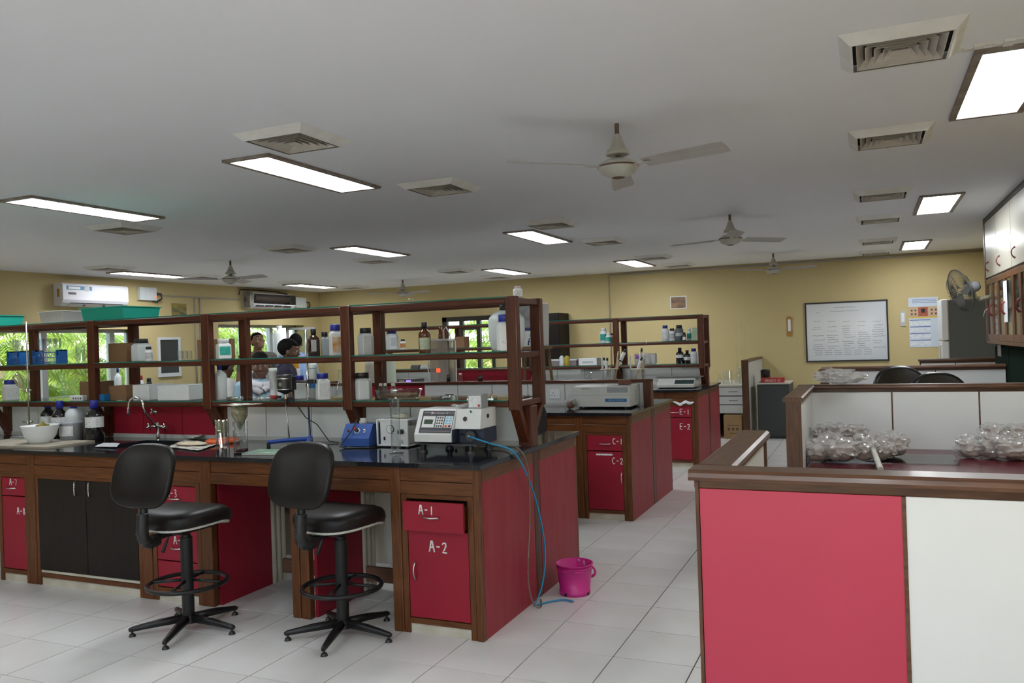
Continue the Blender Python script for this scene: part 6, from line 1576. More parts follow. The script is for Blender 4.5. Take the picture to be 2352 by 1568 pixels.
# ================================================================== ALONG THE BACK WALL
# whiteboard
a0, a1 = on_y(1850, 698, YB - 0.02), on_y(2041, 826, YB - 0.02)
t = thing('whiteboard', 'whiteboard with black frame and handwritten notes on back wall', 'whiteboard', ((a0.x + a1.x) / 2, YB, (a0.z + a1.z) / 2))
hw, hh = (a1.x - a0.x) / 2, (a0.z - a1.z) / 2
B(-hw, hw, -0.02, -0.001, -hh, hh).obj('surface', mat('whiteboard_surface', (0.50, 0.53, 0.58), 0.15), t)
mb = MB()
for p in ((-hw - .015, hw + .015, hh - .01, hh + .015), (-hw - .015, hw + .015, -hh - .015, -hh + .01), (-hw - .015, -hw + .01, -hh, hh), (hw - .01, hw + .015, -hh, hh)): mb.box(p[0], p[1], -0.028, -0.001, p[2], p[3])
mb.obj('frame', BLACK, t)
INK = mat('faded_marker_ink', (0.10, 0.12, 0.16), 0.6)
rnd = random.Random(12); mb = MB()
def scrib(x, z, L, s=0.012):
    pts = []; n = max(4, int(L / 0.012))
    for k in range(n + 1): pts.append((x + L * k / n, -0.0212, z + s * rnd.uniform(-0.6, 0.6)))
    m2 = MB().tube(pts, 0.0024, 4); mb.add([(v[0], -0.0208 + (v[1] + 0.0208) * 0.1, v[2]) for v in m2.v], m2.f)
scrib(-hw * 0.3, hh * 0.83, hw * 0.55); scrib(-hw * 0.38, hh * 0.70, hw * 0.7); scrib(-hw * 0.75, hh * 0.68, 0.06, 0.02)
for cx in range(5):
    bx_ = -hw * 0.86 + cx * hw * 0.37
    scrib(bx_ + 0.02, hh * (0.38 - 0.02 * cx), 0.12)
    for ln in range(11):
        if rnd.random() < 0.85: scrib(bx_ + rnd.uniform(0, .03), hh * (0.18 - 0.075 * ln), rnd.uniform(0.10, 0.19), 0.009)
for ln in range(3): 
    for k in range(6): scrib(-hw * 0.8 + k * 0.15, -hh * (0.66 - 0.02) - ln * 0.035, 0.12, 0.010)
mb.obj('handwriting', INK, t)
# thermometers, picture, calendar
for px, py, m_, lb, lx in ((1813, 749, mat('amber_wood', (0.36, 0.17, 0.03), 0.5), 'amber wooden wall thermometer left of the whiteboard', 1.0), (2074, 731, GREY, 'grey wall thermometer between whiteboard and calendar', 0.75)):
    c = on_y(px, py, YB - 0.02); t = thing('wall_thermometer', lb, 'thermometer', (c.x, YB, c.z))
    hz = 0.165 * lx
    MB().prism([(-0.042, -hz), (0.042, -hz), (0.042, hz * 0.85), (0.02, hz), (-0.02, hz), (-0.042, hz * 0.85)], 1, -0.015, -0.001).obj('backing', m_, t)
    B(-0.022, 0.022, -0.018, -0.0151, -hz * 0.5, hz * 0.7).obj('scale', WPLAST, t); MB().tube([(0, -0.02, -hz * 0.6), (0, -0.02, hz * 0.65)], 0.003, 6).obj('tube', GLASS, t)
c0, c1 = on_y(1539, 681, YB - .01), on_y(1577, 708, YB - .01)
t = thing('wall_picture', 'small brown landscape photograph with white border on back wall', 'picture', ((c0.x + c1.x) / 2, YB, (c0.z + c1.z) / 2)); hw, hh = (c1.x - c0.x) / 2, (c0.z - c1.z) / 2
B(-hw, hw, -0.008, -0.001, -hh, hh).obj('border', WPLAST, t); B(-hw * 0.9, hw * 0.9, -0.0095, -0.0081, -hh * 0.88, hh * 0.88).obj('photo', mat('brown_landscape', (0.30, 0.17, 0.08), 0.4, col2=(0.05, 0.02, 0.015), scale=5, stretch=(1, 1, 2.5)), t)
c0, c1 = on_y(2086, 684, YB - .01), on_y(2158, 796, YB - .01)
t = thing('wall_calendar', 'blue and white wall calendar with a building picture', 'calendar', ((c0.x + c1.x) / 2, YB, (c0.z + c1.z) / 2)); hw, hh = (c1.x - c0.x) / 2, (c0.z - c1.z) / 2
B(-hw, hw, -0.006, -0.001, -hh, hh).obj('sheet', mat('calendar_pale_blue', (0.52, 0.60, 0.70), 0.6), t)
def cq(x0, x1, z0, z1, name, m): return B(hw * x0, hw * x1, -0.0075, -0.006, hh * z0, hh * z1).obj(name, m, t)
cq(-1, 1, 0.22, 0.63, 'building_photo', mat('building_cream', (0.50, 0.36, 0.24), 0.6))
BR = mat('building_brick_red', (0.35, 0.09, 0.05), 0.6)
B(-hw * 0.35, hw * 0.3, -0.009, -0.0075, hh * 0.24, hh * 0.6).obj('building_centre', BR, t); B(-hw * 0.15, hw * 0.12, -0.0105, -0.009, hh * 0.38, hh * 0.54).obj('building_glass', BLACK, t)
for sx in (-0.85, -0.6, 0.5, 0.78):
    for sz in (0.30, 0.45): B(hw * sx, hw * (sx + 0.12), -0.009, -0.0075, hh * sz, hh * (sz + 0.07)).obj('building_window', BROWNM, t)
cq(-1, 1, 0.17, 0.22, 'yellow_band', mat('calendar_yellow', (0.65, 0.45, 0.05), 0.6))
NAVY = mat('calendar_navy', (0.04, 0.06, 0.28), 0.6)
for k in range(4):
    z = 0.08 - 0.27 * k
    cq(-0.95, 0.45, z, z + 0.025, 'month_heading', NAVY); B(-hw * 0.95, hw * 0.45, -0.0075, -0.006, hh * (z - 0.2), hh * (z - 0.03)).obj('dates', print_mat('calendar_dates', (0.70, 0.73, 0.78), (0.45, 0.5, 0.6), 50, 0.55), t)
for k in range(3): cq(-0.75, 0.9, 0.90 - 0.06 * k, 0.915 - 0.06 * k, 'title_line', NAVY)
# black tall cabinet by the back wall
c0, c1 = on_y(1248, 718, 13.9), on_y(1283, 718, 13.9)
t = thing('tall_cabinet', 'tall black cabinet against the back wall behind bench shelf', 'cabinet', ((c0.x + c1.x) / 2 - 0.2, 14.15, 0))
zt_ = c1.z
W(B(c1.x - 0.75, c1.x, 13.9, YB - 0.01, 0, zt_), 'body', mat('black_lacquer', (0.006, 0.005, 0.005), 0.5, spec=0.2), t, 0.006)
for a_, b_ in ((c1.x - 0.745, c1.x - 0.38), (c1.x - 0.375, c1.x - 0.005)): 
    dd = W(B(a_, b_, 13.885, 13.9, 0.08, zt_ - 0.02), 'door', mat('dark_brown_lacquer', (0.008, 0.005, 0.004), 0.5, spec=0.2), t, 0.003)
    W(MB().tube([((a_ + b_) / 2, 13.885, 1.0), ((a_ + b_) / 2, 13.86, 1.02), ((a_ + b_) / 2, 13.86, 1.12), ((a_ + b_) / 2, 13.885, 1.14)], 0.006, 6), 'handle', STEEL, dd)
# drawer unit, cardboard box, grey cabinet
t = thing('drawer_unit', 'white drawer unit with thin brown edges at the back wall', 'drawer unit', (-1.98, 13.2, 0))
xa, xb = -2.32, -1.757; yf = 12.82
W(B(xa, xb, yf + 0.02, YB - 0.01, 0.45, 0.79), 'body', PW, t); W(B(xa - 0.01, xb, yf - 0.01, YB - 0.005, 0.79, 0.815), 'top', mat('pale_counter', (0.55, 0.53, 0.47), 0.4), t)
W(B(xb - 0.02, xb, yf + 0.02, YB - 0.01, 0, 0.45), 'side_panel', WHITEW, t); W(B(xa, xa + 0.02, yf + 0.02, YB - 0.01, 0, 0.45), 'side_panel', WHITEW, t)
for z0_, z1_ in ((0.655, 0.78), (0.52, 0.64), (0.38, 0.505)):
    dd = W(B(xa + 0.01, xb - 0.012, yf, yf + 0.02, z0_, z1_), 'drawer', WHITE, t, 0.002); zz = (z0_ + z1_) / 2
    if z0_ > 0.5: W(MB().tube([(-1.98, yf, zz), (-1.98, yf - 0.02, zz - 0.004), (-1.86, yf - 0.02, zz - 0.004), (-1.86, yf, zz)], 0.005, 6), 'handle', BROWNM, dd)
tc_ = carton('brown shipping carton on the floor under the white drawers', -2.06, -1.79, 12.72, 13.1, 0, 0.36, mat('light_cardboard', (0.36, 0.22, 0.10), 0.8, var=0.12, scale=5))
B(-0.08, 0.09, -0.1908, -0.1898, 0.20, 0.212).obj('printed_line', BROWNM, tc_)
for q in (-0.06, 0.005, 0.065): B(q - 0.018, q + 0.018, -0.1908, -0.1898, 0.13, 0.17).obj('handling_mark', BROWNM, tc_)
B(-0.05, 0.07, -0.1908, -0.1898, 0.08, 0.09).obj('printed_line', BROWNM, tc_)
for xl, xr, yt, nm, lb in ((1687, 1700, 828, 'flask', 'tall clear flask on the white drawer unit'), (1700, 1711, 842, 'beaker', 'clear beaker beside tall flask on drawer unit'), (1645, 1662, 855, 'flask', 'squat flask at the near edge of drawer unit'), (1664, 1684, 850, 'beaker', 'wide hazy beaker amid glassware on drawer unit')):
    x, w, h = slot(xl, xr, yt, 13.3, 0.815)
    if nm == 'flask': flask(lb, x, 13.3, 0.815, w, h)
    else: beaker(lb, x, 13.15, 0.815, w, h)
for k, (px, yt) in enumerate(((1690, 738), (1703, 737), (1709, 748))):
    b0 = on_y(px + 2, 850, 14.2); b1 = on_y(px, yt, 14.2)
    tag(MB().tube([(b0.x, 14.2, 0.817), (b1.x, 14.2, b1.z)], 0.006, 6).obj('burette', GLASS), ('first tall thin burette against the back wall', 'second tall thin burette against the back wall', 'third burette against the back wall, nearest partition')[k], 'burette')
t = thing('grey_cabinet', 'low charcoal steel cabinet with pale top by back wall', 'cabinet', (-1.33, 13.2, 0))
CH = mat('charcoal_enamel', (0.035, 0.042, 0.042), 0.5)
W(B(-1.565, -1.10, 12.85, 13.55, 0.02, 0.82), 'body', CH, t, 0.006); W(B(-1.575, -1.09, 12.84, 13.56, 0.82, 0.84), 'top', WHITEW, t); W(B(-1.55, -1.12, 12.87, 13.5, 0, 0.02), 'plinth', BLACKM, t)
W(B(-1.555, -1.11, 12.838, 12.85, 0.05, 0.80), 'door', CH, t, 0.003)
c0 = on_y(1757, 875, 13.1); 
t = thing('paper_ream', 'red copier paper ream lying upside down on charcoal cabinet', 'paper ream', (-1.35, 13.05, 0.84), R(3))
B(-0.17, 0.17, -0.12, 0.12, 0, 0.07).obj('wrapper', mat('ream_red', (0.42, 0.02, 0.02), 0.45), t, 0.003)
text('lettering', 'JK COPIER', t, (0.0, -0.1215, 0.036), (R(90), R(180), 0), 0.05, PAINTW)
x, w, h = slot(1748, 1769, 848, 13.35, 0.84)
t = thing('black_canister', 'black canister behind the red paper ream', 'canister', (x, 13.3, 0.84)); MB().lathe([(0, 0), (w / 2, 0), (w / 2, h * 0.92), (w / 2 * 0.9, h), (0, h)], 20).obj('body', BLACK, t); MB().lathe([(w / 2 * 1.01, h * 0.8), (w / 2 * 1.03, h * 0.82), (w / 2 * 1.01, h * 0.84)], 20).obj('rim', BLACK, t)
# refrigerator
t = thing('refrigerator', 'refrigerator seen from its dark grey side, white door edge', 'refrigerator', (1.2, 13.0, 0))
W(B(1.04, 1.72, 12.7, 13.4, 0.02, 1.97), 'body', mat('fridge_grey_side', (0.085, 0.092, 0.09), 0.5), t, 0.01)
W(B(0.95, 1.03, 12.69, 13.41, 0.05, 1.40), 'door', WPLAST, t, 0.012); W(B(0.95, 1.03, 12.69, 13.41, 1.415, 1.98), 'freezer_door', WPLAST, t, 0.012)
W(B(1.03, 1.04, 12.7, 13.4, 0.05, 1.97), 'gasket', mat('beige_gasket', (0.30, 0.26, 0.21), 0.6), t); W(B(1.1, 1.7, 12.75, 13.35, 0, 0.02), 'plinth', BLACK, t)
W(MB().tube([(0.95, 12.74, 1.1), (0.925, 12.74, 1.12), (0.925, 12.74, 1.34), (0.95, 12.74, 1.36)], 0.008, 8), 'handle', STEEL, t)
# wall fan on the cupboard end
c = on_y(2206, 668, 10.3)
t = thing('wall_fan', 'wall-mounted pedestal-type fan with dusty wire cage near cupboards', 'fan', (c.x, 10.3, c.z), R(-70)); t.rotation_euler = (R(16), 0, R(-70))
CG = mat('dusty_cage', (0.10, 0.10, 0.085), 0.6)
# local -Y is the blowing direction
def ringy(r, y, tr, m, name, n=36): return MB().tube([(r * math.cos(2 * math.pi * k / n), y, r * math.sin(2 * math.pi * k / n)) for k in range(n + 1)], tr, 6, caps=False).obj(name, m, t)
rim = ringy(0.245, 0, 0.007, CG, 'cage_rim')
wires = MB()
for k in range(60):
    a = 2 * math.pi * k / 60
    for s in (-1, 1):
        wires.tube([(0.05 * math.cos(a), s * 0.075, 0.05 * math.sin(a)), (0.17 * math.cos(a), s * 0.065, 0.17 * math.sin(a)), (0.245 * math.cos(a), 0, 0.245 * math.sin(a))], 0.0018, 4)
tag(wires.obj('cage_wires', CG, t), kind='stuff')
MB().lathe([(0, -0.08), (0.05, -0.08), (0.055, -0.07), (0, -0.07)], 20).xf(Matrix.Rotation(R(90), 4, 'X')).xf(Matrix.Rotation(R(180), 4, 'Z')).obj('front_cap', CG, t)
for k in range(3):
    a = 2 * math.pi * k / 3
    bl_ = MB(); vs = []
    for q in range(7):
        rr = 0.03 + 0.19 * q / 6; w_ = 0.75 * math.sin(math.pi * (0.15 + 0.75 * q / 6))
        for sgn in (-1, 1): vs.append((rr * math.cos(a + sgn * w_ * 0.5), 0.02 * sgn, rr * math.sin(a + sgn * w_ * 0.5)))
    bl_.add(vs, [(2 * q, 2 * q + 2, 2 * q + 3, 2 * q + 1) for q in range(6)]); o = bl_.obj('blade', mat('grey_fan_blade', (0.12, 0.12, 0.12), 0.4), t); so = o.modifiers.new('thick', 'SOLIDIFY'); so.thickness = 0.003
MB().lathe([(0, 0), (0.055, 0), (0.065, 0.02), (0.06, 0.11), (0.045, 0.135), (0, 0.14)], 20).xf(Matrix.Rotation(R(-90), 4, 'X')).xf(Matrix.Translation((0, 0.07, 0))).obj('motor', mat('fan_motor_grey', (0.36, 0.36, 0.38), 0.5), t)
MB().tube([(0, 0.13, -0.04), (0, 0.14, -0.12), (0, 0.20, -0.16)], 0.018, 8).tube([(0, 0.16, -0.15), (0.0, 0.40, -0.16)], 0.022, 8).obj('bracket_arm', mat('beige_bracket', (0.36, 0.32, 0.22), 0.5), t)
MB().box(-0.05, 0.05, 0.38, 0.42, -0.28, -0.06).obj('wall_plate', MATS['beige_bracket'], t, 0.006)
MB().tube([(0, 0.38, -0.25), (-0.03, 0.30, -0.26), (-0.08, 0.22, -0.30), (-0.11, 0.2, -0.36)], 0.005, 6).obj('cord', WPLAST, t)

# ================================================================== WORKSTATION CLUTTER
gq = [on_z(1850, 1062, 0.75), on_z(2190, 1064, 0.75)]
o = B(-0.30, 0.50, 5.55, 5.98, 0.7505, 0.7555).obj('glass_sheet', glass('desk_glass', (0.8, 0.85, 0.84), 0.35)); tag(o, 'loose sheet of glass lying under the sample bags', 'glass sheet')
G4 = 'clear bags of soil samples'
bags = [(1878, 1060, 'near end of the bag pile by partition post'), (1908, 1050, 'second bag of the pile, behind the first'), (1935, 1062, 'front middle bag of the pile on glass'), (1985, 1060, 'bag behind the white roll'), (2018, 1056, 'rightmost front bag of the first pile'), (2050, 1050, 'last bag of the first pile on glass'),
        (2230, 1050, 'first bag of the second pile'), (2280, 1052, 'large bag in the second pile'), (2325, 1056, 'bag at the right end of second pile'), (2352, 1050, 'bag cut by picture edge in second pile')]
for k, (px, py, lb) in enumerate(bags):
    c = on_z(px, py, 0.757); r = 0.088 + 0.012 * (k % 3)
    bag('clear soil bag, ' + lb, c.x, min(c.y + 0.03, 6.15), 0.757 if k < 6 else 0.751, r, 0.13 + 0.015 * (k % 2), 40 + k, SOIL, G4)
for k, (px, py, lb) in enumerate(((1890, 1012, 'soil bag on top at the partition post end'), (1925, 1005, 'topmost soil bag of the first pile'), (1962, 1010, 'upper soil bag next to the topmost one'), (2283, 1012, 'upper soil bag on the second pile'), (2335, 1012, 'upper soil bag at second pile end'))):
    c = on_y(px, py, 5.95 if k < 3 else 6.1)
    bag('clear ' + lb, c.x, 5.95 if k < 3 else 6.1, 0.835 if k < 3 else 0.83, 0.085, 0.11, 60 + k, SOIL, G4)
c = on_z(2000, 1048, 0.757); c2 = on_z(2022, 1072, 0.757)
tag(MB().tube([(c.x, c.y - 0.12, 0.865), (c2.x - 0.0, c2.y - 0.22, 0.775)], 0.017, 12).obj('paper_roll', mat('grey_white_roll', (0.50, 0.50, 0.46), 0.7, var=0.2, scale=14)), 'dusty white paper roll sticking out of the bag pile', 'roll')
c = on_y(1932, 882, 6.0)
o = bag('limp clear zip bag lying over the partition cap', c.x - 0.02, 6.27, 1.201, 0.16, 0.10, 77, None); o.rotation_euler = (0, 0, 0)
# black chairs behind the partition
def office_chair(label, px, py, y):
    c = on_y(px, py, y); x = c.x; H_ = c.z
    t = thing('office_chair', label, 'chair', (x, y, 0), R(12), group='black office chairs')
    def cv(a, b, q): return (a, 0.16 + q + 0.06 * (a / 0.25) ** 2 * -1, H_ - 0.30 + b)
    pad(0.24, 0.30, [(0.9, -0.05), (0.98, -0.04), (1.0, 0.0), (0.97, 0.04), (0.85, 0.06), (0.4, 0.07)], 2.6, cv).obj('backrest', mat('black_leather', (0.012, 0.011, 0.011), 0.28, var=0.3, scale=25, bump=0.05), t)
    pad(0.25, 0.24, [(0.9, 0.42), (1.0, 0.44), (1.0, 0.48), (0.9, 0.51), (0.4, 0.52)], 3.0, lambda a, b, q: (a, b - 0.08, q)).obj('seat', MATS['black_leather'], t)
    MB().tube([(0, 0.05, 0.42), (0, 0.2, 0.43), (0, 0.24, 0.55), (0, 0.22, H_ - 0.35)], 0.025, 8).obj('back_bar', BLACKM, t)
    MB().cyl(0.028, 0.08, 0.42, 14).obj('column', BLACKM, t)
    for k in range(5):
        a = 2 * math.pi * k / 5; lg = MB().tube([(0, 0, 0.09), (0.28 * math.cos(a), 0.28 * math.sin(a), 0.065)], [0.025, 0.016], 8).obj('leg', BLACKM, t)
        MB().cyl(0.025, -0.011, 0.011, 14).xf(Matrix.Translation((0.28 * math.cos(a), 0.28 * math.sin(a), 0.025)) @ Matrix.Rotation(R(90), 4, 'X')).obj('caster', BLACK, lg)
    return t
office_chair('black leather office chair with taller back behind second partition', 2072, 841, 8.1)
office_chair('black leather office chair with lower back behind second partition', 2163, 856, 7.2)

# ================================================================== SIDE WALL: AIR CONDITIONERS
def ac(label, y0, y1, z0, z1, opened):
    t = thing('air_conditioner', label, 'air conditioner', (XL, (y0 + y1) / 2, (z0 + z1) / 2)); L = (y1 - y0) / 2; hh = (z1 - z0) / 2
    ACW = mat('ac_white', (0.66, 0.66, 0.70), 0.3)
    poly = [(0.001, -hh), (0.10, -hh), (0.17, -hh * 0.72), (0.20, -hh * 0.45), (0.20, hh * 0.85), (0.18, hh), (0.001, hh)]
    if not opened:
        vs = MB().prism([(p[0], p[1]) for p in poly], 1, -L, L); vs.v = [(v[0], v[1], v[2]) for v in vs.v]; vs.obj('case', ACW, t, 0.006)
        MB().prism([(0.105, -hh * 1.01), (0.175, -hh * 0.72), (0.178, -hh * 0.70), (0.10, -hh * 0.85)], 1, -L * 0.75, L * 0.85).obj('outlet', BLACK, t)
        for s in (-0.35, 0.25): B(0.10, 0.178, L * s - 0.01, L * s + 0.01, -hh * 0.98, -hh * 0.7).obj('outlet_divider', BLACK, t)
        MB().prism([(0.095, -hh * 1.03), (0.115, -hh * 1.05), (0.185, -hh * 0.80), (0.170, -hh * 0.78)], 1, -L * 0.78, L * 0.88).obj('flap', ACW, t)
        B(0.2, 0.2012, -L * 0.9, -L * 0.15, hh * 0.42, hh * 0.78).obj('blue_sticker', mat('ac_sticker_blue', (0.03, 0.16, 0.32), 0.4), t)
        B(0.2012, 0.2018, -L * 0.83, -L * 0.5, hh * 0.5, hh * 0.7).obj('sticker_text', PAINTW, t)
        MB().cyl(0.045, 0, 0.0025, 16).xf(Matrix.Translation((0.2, -L * 0.3, hh * 0.58)) @ Matrix.Rotation(R(90), 4, 'Y')).obj('round_badge', GREY, t)
        B(0.2, 0.2012, -L * 0.85, -L * 0.62, hh * 0.0, hh * 0.2).obj('dark_sticker', FPD, t)
        B(0.08, 0.13, -L - 0.001, -L, -hh * 0.2, hh * 0.5).obj('energy_label', mat('energy_yellow', (0.45, 0.32, 0.04), 0.5, col2=(0.35, 0.03, 0.02), scale=8), t)
    else:
        B(0.001, 0.03, -L, L, -hh, hh).obj('back_plate', ACW, t)
        MB().lathe([(0.085, -L * 0.80), (0.085, L * 0.66)], 20, smooth=True).xf(Matrix.Rotation(R(-90), 4, 'X')).xf(Matrix.Translation((0.11, 0, hh * 0.25))).obj('coil', mat('dark_coil', (0.035, 0.022, 0.016), 0.6, var=0.4, scale=40, stretch=(1, 20, 1)), t)
        MB().prism([(0.02, -hh * 0.95), (0.12, -hh), (0.20, -hh * 0.55), (0.19, -hh * 0.45), (0.03, -hh * 0.6)], 1, -L * 0.9, L * 0.9).obj('drip_tray', ACW, t, 0.004)
        for k in range(4): B(0.14, 0.205, -L * 0.75 + k * L * 0.38, -L * 0.75 + k * L * 0.38 + L * 0.28, -hh * 0.8, -hh * 0.62).obj('outlet_slot', BLACK, t)
        B(0.03, 0.18, L * 0.68, L * 0.95, -hh * 0.4, hh * 0.8).obj('control_unit', BLACK, t, 0.01)
        MB().prism([(0.02, -hh * 0.9), (0.17, -hh * 0.8), (0.19, hh * 0.7), (0.12, hh), (0.02, hh)], 1, -L, -L * 0.84).obj('end_cap', mat('torn_insulation', (0.40, 0.38, 0.34), 0.8, col2=(0.08, 0.07, 0.06), scale=7), t)
        MB().tube([(0.05, L * 0.8, hh), (0.06, L * 0.3, hh * 1.25), (0.05, -L * 0.6, hh * 1.3), (0.04, -L * 1.15, hh * 1.2), (0.03, -L * 1.18, hh * 0.6)], 0.012, 6).obj('loose_cable', BLACK, t)
    return t
ac('white split air conditioner with blue sticker on side wall', 8.16, 9.30, 2.33, 2.66, False)
ac('opened air conditioner with its dark coil exposed on side wall', 12.07, 13.45, 2.40, 2.71, True)
for y0, z0, lb, red in ((9.63, 2.47, 'white switch box with red light beside white air conditioner', True), (13.55, 2.45, 'white switch box beside the opened air conditioner', False)):
    t = thing('switch_box', lb, 'switch box', (XL, y0 + 0.18, z0 + 0.1))
    B(0.001, 0.07, -0.17, 0.17, -0.10, 0.11).obj('case', WPLASTW, t, 0.004); B(0.07, 0.075, -0.05, 0.15, -0.08, 0.09).obj('cover', WPLASTW, t, 0.003)
    if red: MB().cyl(0.018, 0, 0.006, 12).xf(Matrix.Translation((0.075, 0.14, -0.04)) @ Matrix.Rotation(R(90), 4, 'Y')).obj('pilot_lamp', lamp_mat('pilot_red', (1.0, 0.15, 0.05), 2.0), t)
    MB().tube([(0.06, 0.17, 0.02), (0.09, 0.24, 0.01), (0.09, 0.25, -0.07), (0.06, 0.17, -0.12), (0.04, 0.1, -0.1)], 0.016, 8).obj('plug_cable', BLACK, t)
c0 = on_x(412, 713, XL + 0.01)
t = thing('wall_picture', 'small dark landscape picture on side wall above the shelf', 'picture', (XL, c0.y, c0.z)); B(0.001, 0.01, -0.16, 0.16, -0.10, 0.12).obj('board', mat('dark_landscape', (0.06, 0.07, 0.05), 0.5, col2=(0.3, 0.22, 0.03), scale=5, stretch=(1, 1, 3)), t); B(0.01, 0.012, -0.16, 0.16, -0.10, -0.08).obj('edge', BLACK, t)
c0, c1 = on_x(366, 780, XL + 0.01), on_x(411, 855, XL + 0.01)
t = thing('notice_board', 'dark board in a white frame on side wall', 'board', (XL, (c0.y + c1.y) / 2, (c0.z + c1.z) / 2)); hw, hh = (c1.y - c0.y) / 2, (c0.z - c1.z) / 2
B(0.001, 0.012, -hw, hw, -hh, hh).obj('panel', mat('slate_dark', (0.035, 0.042, 0.045), 0.2), t)
mb = MB()
for p in ((-hw - .04, hw + .04, hh, hh + .04), (-hw - .04, hw + .04, -hh - .06, -hh), (-hw - .04, -hw, -hh, hh), (hw, hw + .04, -hh, hh)): mb.box(0.001, 0.03, p[0], p[1], p[2], p[3])
mb.obj('frame', WPLASTW, t)
# bench along the side wall under the windows
t = thing('wall_bench', 'black-topped side bench under the windows', 'lab bench', (XL + 0.3, 10.2, 0))
W(B(XL + 0.01, XL + 0.62, 6.2, 14.2, 0.86, 0.90), 'worktop', GRANITE, t, 0.003)
for k in range(10): W(B(XL + 0.02, XL + 0.56, 6.25 + 0.79 * k, 6.25 + 0.79 * k + 0.78, 0, 0.86), 'cabinet_block', RED if k % 2 else WHITE, t)
for px, yt, m_, cm, lb, y_ in ((270, 845, WPLAST, BLUECAP, 'wash bottle with blue parts on the side bench by window', None), (322, 862, WPLASTW, MATS['dispenser_red'], 'white and red canister on the side bench', None), (342, 868, BLKGL, BK, 'short dark bottle on the side bench', None)):
    c = on_x(px, yt, XL + 0.35); w = 0.10
    bottle('side_bottle', lb, XL + 0.35, c.y, 0.90, w, max(0.12, c.z - 0.90), 'tall' if 'wash' in lb else 'round', m_, cm, None)

